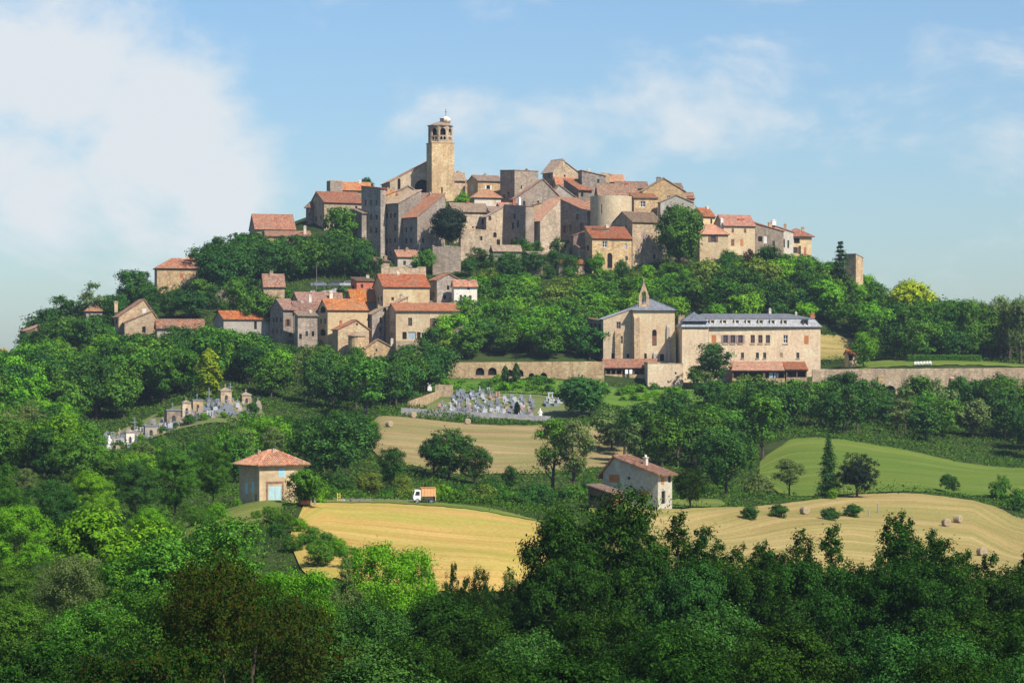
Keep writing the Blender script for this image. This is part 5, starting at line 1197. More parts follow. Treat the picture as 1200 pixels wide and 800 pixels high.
v2 = lean('orange tiled veranda at the foot of the long convent front behind the broad tree', 858, 921, 424, 434.5, 443, 687.0, (859, 877, 895, 896.5, 912, 920), tile='tile_orange')
v3 = lean('shorter darker tiled lean-to at the east end of the long convent front', 921.5, 946, 424.5, 433.5, 442, 687.6, (922, 934, 945), tile='tile_red')
b = MB(); b.box(0, 1.0, -.05, 0, 0, 1.5); lm2 = b.mesh('door')
for x in (902, 908): link('door', lm2, v2, ((x - 858) * 687 / F, .5, 0), mat=M['pale_glass'])
bx = house('garden_wall', 'pale retaining wall bulging below the convent chapel at its courtyard corner', 759, 456, 686.5, 3, 42, 30, 6, 'flat', 0, 'convent_wall', 'stone_tan', R=[(792, 437, 2, 2.5, 'd'), (783, 447, 1.5, 3, 'd')], depth=6, cat='wall', base=4)

# ------------------------------------------------------------------ terrace walls
def long_wall(name, label, X0, X1, d, ytop, ybot, holes=(), mat='stone_warm', thick=1.2, butt=(), ragged=.35, cat='wall', dy=None):
    kk = d / F; W = (X1 - X0) * kk; zb = wz(max(ybot), d) - 5
    d2 = dy or d
    L_ = math.hypot(W, d2 - d); r = empty(name, (wx(X0, d), d, 0), math.atan2(d2 - d, W), label, cat)
    rg = random.Random(int(X0)); pts = []; u = 0.0
    while u < L_:
        f = u / L_; dd = d + (d2 - d) * f; pts.append((u, wz(ytop[0] + (ytop[1] - ytop[0]) * f, dd) + rg.uniform(-ragged, 0) * .5)); u += rg.uniform(.8, 2.5)
    pts.append((L_, wz(ytop[1], d2)))
    hl = []
    for (hx, hy, hw, hh, ar) in holes:
        u = (hx - X0) * kk; hl.append((u - hw * kk / 2, u + hw * kk / 2, wz(hy + hh / 2, d), wz(hy - hh / 2, d), ar))
    b = MB(); wall_strips(b, (0, 0, 0), (1, 0, 0), (0, -1, 0), L_, zb, pts, hl, .5)
    for (a, za), (c, zc) in zip(pts[:-1], pts[1:]):
        b.poly([(a, 0, za), (c, 0, zc), (c, thick, zc), (a, thick, za)])
    b.poly([(0, thick, zb), (0, 0, zb), (0, 0, pts[0][1]), (0, thick, pts[0][1])]); b.poly([(L_, 0, zb), (L_, thick, zb), (L_, thick, pts[-1][1]), (L_, 0, pts[-1][1])])
    b.poly([(L_, thick, zb), (0, thick, zb), (0, thick, pts[0][1]), (L_, thick, pts[-1][1])])
    link('masonry', b.mesh('masonry'), r, mat=M[mat])
    for (u0, u1, w0, w1, ar) in hl: link('recess', UM['pane'], r, ((u0 + u1) / 2, .49, w0), 0, (u1 - u0, 1, w1 - w0), M['dark'])
    for hx, yt, yb in butt:
        u = (hx - X0) * kk; z0, z1 = wz(yb, d), wz(yt, d)
        bb = MB(); bb.add([(-.7, -.9, z0 - 2), (.7, -.9, z0 - 2), (.7, .01, z0 - 2), (-.7, .01, z0 - 2), (-.6, -.25, z1), (.6, -.25, z1), (.6, .01, z1 + .3), (-.6, .01, z1 + .3)], [(0, 1, 5, 4), (1, 2, 6, 5), (3, 0, 4, 7), (4, 5, 6, 7)])
        link('buttress', bb.mesh('buttress'), r, (u, 0, 0), mat=M['stone_tan'])
    return r
long_wall('terrace_wall', 'long buff terrace wall with a row of small arched recesses west of the convent', 514, 708, 686.8, (424, 423.5), (446, 447),
          [(562.5, 435, 10, 9, True), (577, 435, 10, 9, True), (597, 437, 9, 8, True), (609, 437, 9, 8, True), (623, 440, 7, 6, True), (637, 440, 8, 7, True)])
long_wall('terrace_wall', 'long golden terrace wall with buttresses below the lawn east of the convent', 952, 1300, 686.8, (432, 430), (466, 466), [(1043, 456, 13, 9, True), (1108, 457, 12, 8, True)], butt=[(1032, 441, 458), (1095, 445, 458), (1116, 443, 458)])
long_wall('cemetery_wall', 'smooth grey concrete retaining wall along the front of the cemetery', 470, 646, 602, (477.5, 487.5), (486, 497), (), 'concrete', .4, ragged=.02, dy=606)
long_wall('stone_wall', 'short rough stone wall beside the cemetery gate under dark trees', 510, 531, 640, (450, 451), (459, 461), (), 'stone_tan', .6)
long_wall('stone_wall', 'sloping stone ramp wall leading down to the cemetery road', 480, 512, 618, (470, 458), (476, 468), (), 'stone_tan', .5, dy=638)
long_wall('stone_wall', 'low dark wall holding up the tombs of the old cemetery', 180, 252, 556, (519, 514), (521, 517), (), 'stone_grey', .4, dy=566, ragged=.2)

# apse of the small chapel in the lower quarter
ap = empty('apse', at(418, 414, 700), 0, 'small round tan apse with conical roof in front of the little chapel', 'apse')
ka = 700 / F; b = MB(); ra = 10 * ka; b.lathe([(ra, -5), (ra, 20 * ka)], 18); link('wall', b.mesh('wall'), ap, mat=M['stone_warm'])
b = MB(); b.lathe([(ra * 1.1, 20 * ka), (ra * 1.1, 20 * ka + .18), (ra * .3, 25.5 * ka), (.05, 26 * ka)], 18); link('roof', b.mesh('roof'), ap, mat=M['tile_old'])
b = MB(); b.box(-.3, .3, -ra - .02, -ra + .3, 7 * ka, 10.5 * ka); link('window', b.mesh('window'), ap, (ra * .35, .25, 0), mat=M['dark'])
house('garden_wall', 'tall buff garden wall with a dark corner below the yellow veranda house', 464, 424, 699, 2, 32, 24, 10, 'flat', 0, 'stone_tan', 'stone_tan', depth=3, cat='wall')

# ------------------------------------------------------------------ cemeteries
def tomb_kinds():
    out = []
    for v_ in range(6):
        slab, stone = MB(), MB()
        slab.box(-.5, .5, -1.0, 1.0, -.6, .28); slab.box(-.42, .42, -.9, .75, .28, .42)
        if v_ == 0: stone.box(-.45, .45, .78, .96, .28, 1.25)
        elif v_ == 1: stone.box(-.1, .1, .8, .95, .28, 1.5); stone.box(-.42, .42, .81, .94, 1.0, 1.2)
        elif v_ == 2:
            stone.box(-.48, .48, .78, .96, .28, .9)
            stone.add([(-.48, .78, .9), (.48, .78, .9), (.3, .78, 1.3), (-.3, .78, 1.3), (-.48, .96, .9), (.48, .96, .9), (.3, .96, 1.3), (-.3, .96, 1.3)], [(0, 1, 2, 3), (5, 4, 7, 6), (1, 5, 6, 2), (4, 0, 3, 7), (3, 2, 6, 7)])
        elif v_ == 3: stone.box(-.3, .3, .7, 1.0, .28, .8); stone.lathe([(.2, .8), (.12, 1.2), (.03, 1.6)], 6, 0, .85)
        elif v_ == 4: stone.box(-.5, .5, -.9, .9, .42, .6); stone.box(-.25, .25, .7, .9, .6, 1.1)
        else: stone.box(-.42, -.2, .8, .95, .28, 1.4); stone.box(.2, .42, .8, .95, .28, 1.4); stone.box(-.5, .5, .78, .97, 1.4, 1.6)
        out.append((slab.mesh('slab'), stone.mesh('headstone')))
    return out
TK = tomb_kinds()
def tomb(X, d, label, group, sc, mats, rz, rg):
    sl, st = rg.choice(TK); m = rg.choice(mats)
    r = empty('tomb', gp(X, d, .1), rz + rg.uniform(-.12, .12), label, 'tomb', group); r.scale = (sc * rg.uniform(.85, 1.3), sc * rg.uniform(.8, 1.1), sc * rg.uniform(.8, 1.25))
    link('slab', sl, r, mat=M[m]); link('headstone', st, r, mat=M[rg.choice([m, m, 'granite_pale', 'granite'])])
rg = random.Random(5); spots = []
mats = ['granite', 'granite', 'granite_pale', 'granite_dark', 'granite_dark', 'granite', 'tomb_rust']
for _ in range(4000):
    if len(spots) > 118: break
    X = rg.uniform(516, 626); d = rg.uniform(610, 646)
    if X > 575 and d > 640 - (X - 575) * .1 or (X < 530 and d > 628): continue
    if any((wx(X, d) - a) ** 2 + (d - b_) ** 2 * .45 < 1.5 ** 2 for a, b_ in spots): continue
    spots.append((wx(X, d), d)); tomb(X, d, 'grey stone tomb in the crowded cemetery behind the concrete wall', 'tombs in the crowded grey cemetery', .92, mats, .3, rg)
for X, d in ((640, 628), (644, 632), (650, 629), (646, 636), (655, 633)): tomb(X, d, 'grey tomb in the small separate cluster beside the large round dark tree', 'tombs beside the round dark tree', 1.15, ['granite', 'granite_pale'], .3, rg)
for X, d, lb in ((633, 610, 'white statue on a plinth at the east end of the concrete cemetery wall'), (503, 655, 'white statue beside the cemetery gate under the dark trees'), (128, 546, 'white kneeling statue at the low west end of the old cemetery')):
    r = empty('statue', gp(X, d, .1), 0, lb, 'statue'); s = 1.25
    b = MB(); b.box(-.5, .5, -.5, .5, -.8, .5); link('plinth', b.mesh('plinth'), r, sc=(s, s, s), mat=M['white'])
    b = MB(); b.lathe([(.34, .5), (.38, .7), (.26, 1.2), (.3, 1.5), (.14, 1.7), (.1, 1.76), (.15, 1.86), (.13, 2.0), (.03, 2.08)], 10)
    for sg in (-1, 1): b.tube([(sg * .26, 0, 1.5), (sg * .36, -.15, 1.2), (sg * .1, -.3, 1.25)], [.09, .075, .05], 6)
    link('figure', b.mesh('figure'), r, sc=(s, s, s), mat=M['white'])
# old cemetery with family chapels
def tomb_chapel(X, d, w, h, rz, wall, roofk, label):
    r = empty('tomb_chapel', gp(X, d, 0), rz, label, 'chapel')
    b = MB(); dp = w * .9
    wall_strips(b, (-w / 2, -dp / 2, 0), (1, 0, 0), (0, -1, 0), w, -1.5, [(0, h), (w, h)], [(w * .36, w * .64, .2, h * .66, True)], .25)
    b.poly([(-w / 2, dp / 2, -1.5), (-w / 2, -dp / 2, -1.5), (-w / 2, -dp / 2, h), (-w / 2, dp / 2, h)]); b.poly([(w / 2, -dp / 2, -1.5), (w / 2, dp / 2, -1.5), (w / 2, dp / 2, h), (w / 2, -dp / 2, h)]); b.poly([(w / 2, dp / 2, -1.5), (-w / 2, dp / 2, -1.5), (-w / 2, dp / 2, h), (w / 2, dp / 2, h)])
    link('wall', b.mesh('wall'), r, mat=M[wall])
    b = MB(); b.box(-w * .56, w * .56, -dp * .56, dp * .56, h, h + .22)
    if roofk: b.add([(-w * .52, -dp * .52, h + .22), (w * .52, -dp * .52, h + .22), (w * .52, dp * .52, h + .22), (-w * .52, dp * .52, h + .22), (0, 0, h + .22 + w * .28)], [(0, 1, 4), (1, 2, 4), (2, 3, 4), (3, 0, 4)])
    b.box(-.06, .06, -.06, .06, h + .22, h + .9 + w * .28); b.box(-.25, .25, -.05, .05, h + .5 + w * .28, h + .62 + w * .28)
    link('roof', b.mesh('roof'), r, mat=M['stone_grey' if roofk else 'granite'])
    link('door', UM['shutter'], r, (0, -dp / 2 + .2, .2), 0, (w * .28, 1, h * .6), M['iron'])
for a in ((152, 551, 1.7, 2.3, .3, 'plaster_white', 1, 'white tomb chapel at the low west end of the old cemetery'),
          (176, 557, 2.4, 2.1, .3, 'plaster_grey', 0, 'low wide flat tomb chapel next to the white one in the old cemetery'),
          (202, 570, 2.9, 3.0, .35, 'stone_grey', 0, 'largest tomb chapel, grey and flat topped, in the middle of the old cemetery'),
          (218, 578, 1.8, 2.9, .3, 'stone_warm', 1, 'slim cream tomb chapel with pyramid roof above the grey flat topped one'),
          (231, 582, 2.1, 2.6, .3, 'stone_warm', 0, 'square yellow tomb chapel right of the slim cream one'),
          (264, 596, 2.4, 2.7, .3, 'stone_tan', 1, 'tan tomb chapel at the upper east corner of the old cemetery'),
          (288, 603, 2.0, 1.9, .3, 'stone_tan', 1, 'low lit stone tomb at the far upper end of the old cemetery')):
    tomb_chapel(*a)
spots = []
for _ in range(4000):
    if len(spots) > 125: break
    X = rg.uniform(112, 305); c = np.interp(X, [110, 150, 200, 250, 310], [549, 556, 568, 582, 594]); d = c + rg.uniform(-9, 10)
    if any((wx(X, d) - a) ** 2 + (d - b_) ** 2 * .3 < 1.35 ** 2 for a, b_ in spots): continue
    if any(abs(X - q[0]) < 5 and abs(d - q[1]) < 3 for q in ((152, 551), (176, 557), (202, 570), (218, 578), (231, 582), (264, 596), (288, 603))): continue
    spots.append((wx(X, d), d)); tomb(X, d, 'old stone tomb among the family chapels of the hillside cemetery', 'tombs in the old hillside cemetery', rg.uniform(.8, 1.15), ['granite', 'tomb_tan', 'tomb_tan', 'granite_dark', 'granite'], .3, rg)
for X, d, h in ((158, 566, 3.4), (270, 603, 4.0), (245, 596, 3.2)):
    b = MB(); b.box(-.6, .6, -.6, .6, -1, .7); b.box(-.09, .09, -.09, .09, .7, h); b.box(-.55, .55, -.08, .08, h - 1.0, h - .82)
    tag(link('stone_cross', b.mesh('stone_cross'), None, gp(X, d), .3, mat=M['granite']), {158: 'stone cross behind the low west chapels of the old cemetery', 270: 'tallest cross behind the tan corner chapel of the old cemetery', 245: 'slim stone cross between the yellow and the tan tomb chapels'}[X], 'cross')

# ------------------------------------------------------------------ hay bales
def bale_mesh():
    rg = np.random.default_rng(3); b = MB(); n = 20; R = .72; L = .62
    prof = [(0.0, -L), (R * .55, -L - .03), (R * .93, -L), (R, -L + .1), (R * 1.015, -.2), (R, .2), (R * 1.01, L - .1), (R * .93, L), (R * .55, L + .03), (0.0, L)]
    vs, fs = [], []
    for r, y in prof:
        for k in range(n):
            a = 2 * math.pi * k / n; q = r * (1 + rg.normal() * .022)
            vs.append((q * math.cos(a), y + rg.normal() * .015, R * .97 + q * math.sin(a) * (.96 if math.sin(a) < 0 else 1)))
    for i in range(len(prof) - 1):
        for k in range(n): fs.append((i * n + k, (i + 1) * n + k, (i + 1) * n + (k + 1) % n, i * n + (k + 1) % n))
    b.add(vs, fs); return b.mesh('hay_bale')
BM = bale_mesh()
for X, d, rz, lb in ((943, 421, .5, 'round hay bale on the mown field below the row of clipped bushes'), (1109, 431, .3, 'lower of the two neighbouring round hay bales on the mown field'),
                     (1122.5, 439, .9, 'upper of the two neighbouring round hay bales on the mown field'), (1150.5, 400, .4, 'lowest round hay bale by the poplar tops on the mown field'),
                     (484, 578, .5, 'round hay bale seen end on at the top of the brown hay field'), (548, 583, .2, 'round hay bale below the middle of the concrete cemetery wall'),
                     (456, 553, .8, 'round hay bale at the west corner of the brown hay field')):
    s = .9
    o = link('hay_bale', BM, None, gp(X, d, .15), rz, (s, s, s), M['hay']); tag(o, lb, 'hay bale', 'round bales left on the hay fields')

# ------------------------------------------------------------------ truck, car, posts, garden things
def wheel(parent, x, y, r, w=.2):
    t_ = MB(); n = 16
    for (ra_, rb2) in ((r, r * .62),):
        vs, fs = [], []
        for yy, rr in ((-w / 2, rb2), (-w / 2, ra_ * .95), (-w * .3, ra_), (w * .3, ra_), (w / 2, ra_ * .95), (w / 2, rb2)):
            for k in range(n): a = 2 * math.pi * k / n; vs.append((rr * math.cos(a), yy, rr * math.sin(a)))
        for i in range(5):
            for k in range(n): fs.append((i * n + k, (i + 1) * n + k, (i + 1) * n + (k + 1) % n, i * n + (k + 1) % n))
        t_.add(vs, fs)
    wo = empty('wheel', (x, y, r)); wo.parent = parent
    link('tyre', t_.mesh('tyre'), wo, mat=M['iron'])
    b = MB(); vs = [(r * .62 * math.cos(2 * math.pi * k / n), yy, r * .62 * math.sin(2 * math.pi * k / n)) for yy in (-w * .38, w * .38) for k in range(n)]
    b.add(vs, [tuple(range(n)), tuple(range(2 * n - 1, n - 1, -1))]); link('rim', b.mesh('rim'), wo, mat=M['granite'])
tr = empty('truck', gp(484.5, 371.5, .12), math.radians(8), 'small white cab lorry with an orange box body parked beside the stubble field', 'truck')
b = MB(); cabp = [(0, .55), (0.0, 1.0), (.22, 1.75), (.35, 1.82), (1.0, 1.82), (1.0, .45), (.08, .45)]
for y in (-.0, 1.55): b.poly([(x, y, z) for x, z in cabp])
for i in range(len(cabp)): a, c = cabp[i - 1], cabp[i]; b.poly([(a[0], 0, a[1]), (c[0], 0, c[1]), (c[0], 1.55, c[1]), (a[0], 1.55, a[1])])
cab = link('cab', b.mesh('cab'), tr, mat=M['white'])
b = MB(); b.poly([(.22, -.012, 1.08), (.86, -.012, 1.08), (.86, -.012, 1.62), (.36, -.012, 1.62)]); link('window', b.mesh('window'), cab, mat=M['glass'])
b = MB(); b.poly([(.045, .12, 1.12), (.045, 1.43, 1.12), (.2, 1.38, 1.66), (.2, .17, 1.66)]); link('windscreen', b.mesh('windscreen'), cab, (-.02, 0, .0), mat=M['glass'])
b = MB(); b.box(-.05, .06, .05, .3, .62, .76); link('headlight', b.mesh('headlight'), tr, mat=M['pale_glass']); b = MB(); b.box(-.05, .06, 1.25, 1.5, .62, .76); link('headlight', b.mesh('headlight'), tr, mat=M['pale_glass'])
b = MB(); b.box(1.06, 2.98, -.05, 1.6, .95, 2.05); b.box(2.98, 3.08, -.08, 1.63, .3, 2.12); 
for i in range(5): b.box(1.1 + i * .42, 1.16 + i * .42, -.09, -.05, .95, 2.0)
link('box_body', b.mesh('box_body'), tr, mat=M['wood_orange']).active_material = M['tomb_tan'] if False else None
bo = [o for o in bpy.data.objects if o.parent == tr and o.name.startswith('box_body')][0]
M['orange_box'] = plain_mat('orange_box', (0.68, 0.36, 0.16), .6, .12); bo.data.materials.clear(); bo.data.materials.append(M['orange_box'])
b = MB(); b.box(1.0, 3.02, -.1, 1.66, 2.05, 2.16); link('box_roof', b.mesh('box_roof'), tr, mat=M['shutter_orange'])
b = MB(); b.box(.1, 3.0, .15, 1.4, .4, .62); b.box(1.5, 2.7, -.02, .1, .45, .9); link('chassis', b.mesh('chassis'), tr, mat=M['iron'])
b = MB(); b.box(-.04, .1, -.02, 1.57, .42, .58); link('bumper', b.mesh('bumper'), tr, mat=M['iron'])
for x in (.55, 2.45):
    for y in (.08, 1.47): wheel(tr, x, y, .33)

def parked_car(X, d, rz, mat, label, group=None, s=1.0, z=None):
    r = empty('parked_car', gp(X, d, .1) if z is None else (wx(X, d), d, z), rz, label, 'car', group); r.scale = (s, s, s)
    side = [(-2.0, .3), (-2.05, .62), (-1.9, .82), (-1.05, .92), (-.55, 1.38), (.75, 1.42), (1.45, .95), (1.95, .88), (2.05, .6), (2.0, .3)]
    b = MB(); w = .82
    for y in (-w, w): b.poly([(x, y * (.86 if z > 1.1 else 1), z) for x, z in side])
    for i in range(len(side)):
        a, c = side[i - 1], side[i]; fa, fc = (.86 if a[1] > 1.1 else 1), (.86 if c[1] > 1.1 else 1)
        b.poly([(a[0], -w * fa, a[1]), (c[0], -w * fc, c[1]), (c[0], w * fc, c[1]), (a[0], w * fa, a[1])])
    link('body', b.mesh('body'), r, mat=M[mat])
    b = MB()
    for y in (-1, 1): b.poly([(-.9, y * .83, .95), (1.25, y * .83, .97), (.72, y * .735, 1.36), (-.5, y * .735, 1.33)])
    b.poly([(-1.04, -.7, .96), (-1.04, .7, .96), (-.6, .62, 1.35), (-.6, -.62, 1.35)]); b.poly([(1.43, -.7, .99), (1.43, .7, .99), (.82, .62, 1.4), (.82, -.62, 1.4)])
    link('window', b.mesh('window'), r, mat=M['glass'])
    for x in (-1.3, 1.3):
        for y in (-.74, .74): wheel(r, x, y, .31, .18)
    return r
parked_car(356, 349, 1.75, 'brick', 'small rust red car seen from behind beside the blue shuttered farmhouse', s=.8)
for X, d, m, lb in ((373, 756, 'granite', 'grey car parked below the lamp post on the hillside car park'), (393, 757, 'granite_dark', 'dark car parked in the middle of the hillside car park'), (407, 757, 'granite_pale', 'pale car at the east end of the hillside car park')):
    parked_car(X, d, .15, m, lb, 'cars in the hillside car park', 1.1, wz(336, d))
field('car_park', [360, 420], [750, 750], [762, 762], M['concrete'], 0.25, 8, 16)
r = empty('lamp_post', (wx(371, 754), 754, wz(334, 754)), 0, 'tall thin lamp post standing in the hillside car park', 'lamp post')
b = MB(); b.tube([(0, 0, -2), (0, 0, 5.6), (.2, -.1, 6.0), (.5, -.2, 6.05)], [.07, .05, .04, .04], 6); link('pole', b.mesh('pole'), r, mat=M['wood_grey'])
b = MB(); b.box(.45, .75, -.3, -.1, 6.0, 6.12); link('lamp', b.mesh('lamp'), r, mat=M['granite_pale'])
# posts by the farmhouse
def post(X, d, h, mat, label, group=None, w=.09):
    b = MB(); b.add([(-w, -w, -.4), (w, -w, -.4), (w, w, -.4), (-w, w, -.4), (-w * .8, -w * .8, h), (w * .8, -w * .8, h), (w * .8, w * .8, h), (-w * .8, w * .8, h), (0, 0, h + w)],
                    [(0, 1, 5, 4), (1, 2, 6, 5), (2, 3, 7, 6), (3, 0, 4, 7), (4, 5, 8), (5, 6, 8), (6, 7, 8), (7, 4, 8)])
    return tag(link('post', b.mesh('post'), None, gp(X, d, .1), .3, mat=M[mat]), label, 'post', group)
post(369, 352, 1.1, 'wood_grey', 'taller of two pale gate posts beside the dark red car', None, .12); post(364.5, 351, .9, 'wood_grey', 'shorter of two pale gate posts beside the dark red car')
sw = empty('play_frame', gp(397, 372, .1), .2, 'small yellow ladder like frame standing at the top edge of the stubble field', 'frame')
for s_ in (0, 1): b = MB(); b.box(-.05, .05, -.05, .05, -.3, 1.25); link('upright', b.mesh('upright'), sw, (-.17 + .34 * s_, 0, 0), mat=M['yellow_paint'])
for k in range(3): b = MB(); b.box(-.12, .12, -.03, .03, 0, .06); link('rung', b.mesh('rung'), sw, (0, 0, .3 + .35 * k), mat=M['yellow_paint'])
for X, d, h, lb in ((402, 372, .35, 'pale stone block beside the yellow frame at the field edge'),): 
    b = MB(); b.box(-.3, .3, -.2, .2, -.2, h); b.box(-.26, .2, -.16, .16, h, h + .06); tag(link('stone_block', b.mesh('stone_block'), None, gp(X, d, .1), .2, mat=M['granite_pale']), lb, 'block')
b = MB()
for k in range(9): b.box(-1.7 + k * .38, -1.36 + k * .38, -.3, .3, .02 + (k % 2) * .02, .34 + (k % 3) * .05)
tag(link('log_pile', b.mesh('log_pile'), None, gp(421, 371.5, .1), .05, mat=M['wood_grey']), 'low grey pile of logs lying along the top edge of the stubble field', 'log pile')
fw = empty('rail_fence', gp(404, 371, .05), 0, 'low weathered rail fence along the top edge of the stubble field', 'fence')
for k in range(10): b = MB(); b.box(-.05, .05, -.05, .05, -.5, .75); link('post', b.mesh('post'), fw, (-1.5 + k * 1.25, -.04 * k, ground(404 + k * 10, 371) - ground(404, 371)), mat=M['wood_grey'])
for k in range(9):
    z0, z1 = ground(404 + k * 10, 371) - ground(404, 371), ground(404 + (k + 1) * 10, 371) - ground(404, 371)
    b = MB(); b.tube([(-1.5 + k * 1.25, -.04 * k - .07, z0 + .55), (-.25 + k * 1.25, -.04 * k - .11, z1 + .55)], [.04, .04], 5); link('rail', b.mesh('rail'), fw, mat=M['wood_grey'])
for X, d, h, lb in ((1029, 441, 1.5, 'thin wooden stake standing beside the round tree on the mown field'), (1018, 434, 1.2, 'short pale stake in the grass below the round tree on the mown field')): post(X, d, h, 'wood_grey', lb)
# white garden chairs on the terrace lawn
def chair_mesh():
    b = MB(); b.box(-.28, .28, -.25, .25, .38, .46); b.box(-.28, .28, .2, .27, .46, .98)
    for x in (-.25, .2):
        for y in (-.22, .2): b.box(x, x + .05, y, y + .05, 0, .38)
    b.box(-.3, -.25, -.25, .25, .46, .68); b.box(.25, .3, -.25, .25, .46, .68); return b
CHM = chair_mesh().mesh('garden_chair')
for i in range(6):
    X = 1073 + i * 3.5; o = link('garden_chair', CHM, None, (wx(X, 697), 697, ground(X, 697) + .2), .1 * (i % 3), (1, 1, 1), M['white']); tag(o, 'white garden chair in the row on the terrace lawn', 'chair', 'white chairs on the terrace lawn')
b = MB(); b.tube([(0, 0, -1), (0, 0, 5.9)], [.07, .05], 6); b.lathe([(.05, 5.8), (.3, 5.95), (.34, 6.2), (.2, 6.4), (.05, 6.45)], 10)
tag(link('street_lamp', b.mesh('street_lamp'), None, (wx(395, 688), 688, wz(446, 688)), 0, mat=M['white']), 'white globe street lamp rising from trees below the small chapel', 'street lamp')
# hedge on the terrace
hb_ = np.random.default_rng(77); n = 5200; hp = np.stack([hb_.uniform(0, 19, n), hb_.uniform(-.6, .6, n), hb_.uniform(0, 1.7, n)], 1)
hm = make_mesh(hp, hb_.normal(size=(n, 3)) * .6 + np.array([0, -.5, .6]), hb_.uniform(.1, .2, n), hb_, 'hedge')
tag(link('hedge', hm, None, (wx(1064, 706), 706, ground(1085, 706)), 0, mat=LEAF['mid']), 'clipped green hedge behind the white chairs on the terrace lawn', 'hedge')
# ------------------------------------------------------------------ single trees that the photograph picks out
def T(kind, X, d, ytop, label, leaf='mid', wide=1.0, **k):
    """a tree whose top stands at picture row ytop"""
    yb = k.pop('yb', None)
    if yb is not None: k['z'] = wz(yb, d)
    h = wz(ytop, d) - (ground(X, d) if yb is None else wz(yb, d))
    return tree(kind, X, d, max(h, 1.2), label, leaf, wide=wide, **k)
def keep(X, d): taken.append((wx(X, d), d))

T('dense', 525.5, 776, 244, 'dark navy yew in front of the cream house with grey brown roof', 'navy', 1.05, name='yew_tree', yb=289)
T('dense', 796, 774, 242, 'big round green tree between the tall plain house and the hipped cream house', 'mid', .85, i=1)
T('far', 541, 818, 224, 'bright green bush heap on the terrace east of the church tower', 'bright', .75)
T('far', 428, 842, 208, 'small round tree top on the skyline just west of the church', 'dark', .7)
T('far_round', 396, 790, 243, 'light green tree in front of the house with weathered red roof', 'mid', .8)
T('far', 700, 764, 295, 'pair of small bright green trees at the golden stone house doorway', 'bright', .6)
T('far', 497, 770, 292, 'rounded green tree beside the two step red roofed cottage', 'mid', 1.0)
T('far', 730, 762, 304, 'dark clipped tree below the golden stone house', 'dark', .8)
T('far_conifer', 985, 765, 282, 'tall blue green conifer with spreading top just west of the ruined tower', 'conifer', 1.25)
T('far_tall', 853, 766, 292, 'deep green tree with a pale streak in front of the long cream house', 'mid', .9)
T('far_tall', 900, 764, 288, 'broad dark tree hiding the foot of the eastern town houses', 'dark', 1.25)
T('far', 880, 770, 292, 'small purplish tree beside the brown shuttered cream house', 'purple', .6)
T('far_tall', 941, 764, 303, 'dark rounded tree right below the last house of the town', 'dark', 1.1)
T('far', 968, 768, 308, 'green tree between the last house and the tall conifer', 'mid', 1.0)
T('dense', 1068, 752, 330, 'yellow lime coloured tree glowing on the wooded eastern ridge', 'lime', 1.1)
T('far', 1117, 716, 399, 'purple leaved tree behind the terrace hedge', 'purple', 1.2)
for X_, d_, y_, lb_ in ((298, 726, 338, 'green tree hiding the left foot of the tan car park cottage'), (324, 724, 347, 'green tree hiding the right foot of the tan car park cottage'), (262, 742, 352, 'green tree before the dark roofless ruin')): T('far', X_, d_, y_, lb_, 'mid', .9)
for X_, d_, y_, lb_ in ((975, 750, 352, 'green tree right of the mansard roof above the hillside lawn'), (1000, 746, 354, 'green tree above the tiny hut'), (1024, 742, 358, 'darker tree above and right of the tiny hut')): T('far', X_, d_, y_, lb_, 'mid' if X_ < 1010 else 'dark', 1.1)
T('far', 516, 700, 398, 'yellow lime bush in front of the yellow veranda house', 'lime', 1.3)
T('far', 1012, 700, 389, 'bright green tree beside the tiny hut on the terrace', 'bright', .8)
T('far_tall', 833, 682, 402, 'broad spreading deep green tree in front of the long convent front', 'dark', 1.6, i=1)
T('far', 818, 680, 428, 'lower green tree at the foot of the spreading tree before the convent', 'mid', .9)
T('dense', 681, 614, 442, 'large round dark tree at the east end of the cemetery', 'dark', 1.45)
T('cypress', 605, 668, 425, 'taller of the two cypresses in front of the terrace wall', 'conifer', 1.2)
T('cypress', 592, 670, 428, 'shorter leaning cypress in front of the terrace wall', 'conifer', 1.35)
T('cypress', 606, 612, 470, 'tiny dark cypress standing among the cemetery tombs', 'navy', 1.3)
T('cypress', 245, 606, 408, 'tall slender yellow green poplar rising above the old cemetery', 'lemon', 1.7)
T('middle_conifer', 971, 462, 508, 'dark blue green spruce beside the round tree on the mown field', 'conifer', 1.05, i=1)
T('middle_round', 1004, 461, 531, 'dark rounded tree next to the spruce on the mown field', 'navy', .95)
T('middle', 851, 450, 507, 'tall full deep green tree behind the pale farmhouse', 'dark', .9)
T('middle', 809, 408, 548, 'rusty olive tree with short trunk beside the pale farmhouse', 'rust', .95, i=2)
T('middle_thin', 925, 468, 537, 'low spreading olive grey tree at the edge of the green field', 'grey', 1.5)
T('tall_shrub', 890, 455, 556, 'grey green bushy tree at the edge of the mown field', 'grey')
for X, d, yt, lb in ((878.5, 437, 590, 'first from the west in the row of clipped bushes on the mown field'), (912, 440, 588, 'second from the west in the row of clipped bushes on the mown field'), (973, 440, 592, 'clipped bush below the spruce on the mown field'), (998, 442, 588, 'clipped bush below the dark rounded tree on the mown field')):
    tag(T('shrub', X, cast(X, yt + 19), yt, lb, 'dark', 1.0, sink=.3), None, None, 'clipped bushes on the mown field')
T('shrub', 975, 456, 572, 'bright green weedy bush at the foot of the spruce', 'bright', .9)
T('tall_shrub', 1111, 486, 555, 'dark lone bush on the lower edge of the green field', 'dark', .75)
T('tall_shrub', 1171, 490, 557, 'pointed bush on the lower edge of the green field near its east side', 'mid', .7)
T('tall_shrub', 1194, 462, 572, 'wide bush at the eastern edge of the mown field', 'mid', 1.0)
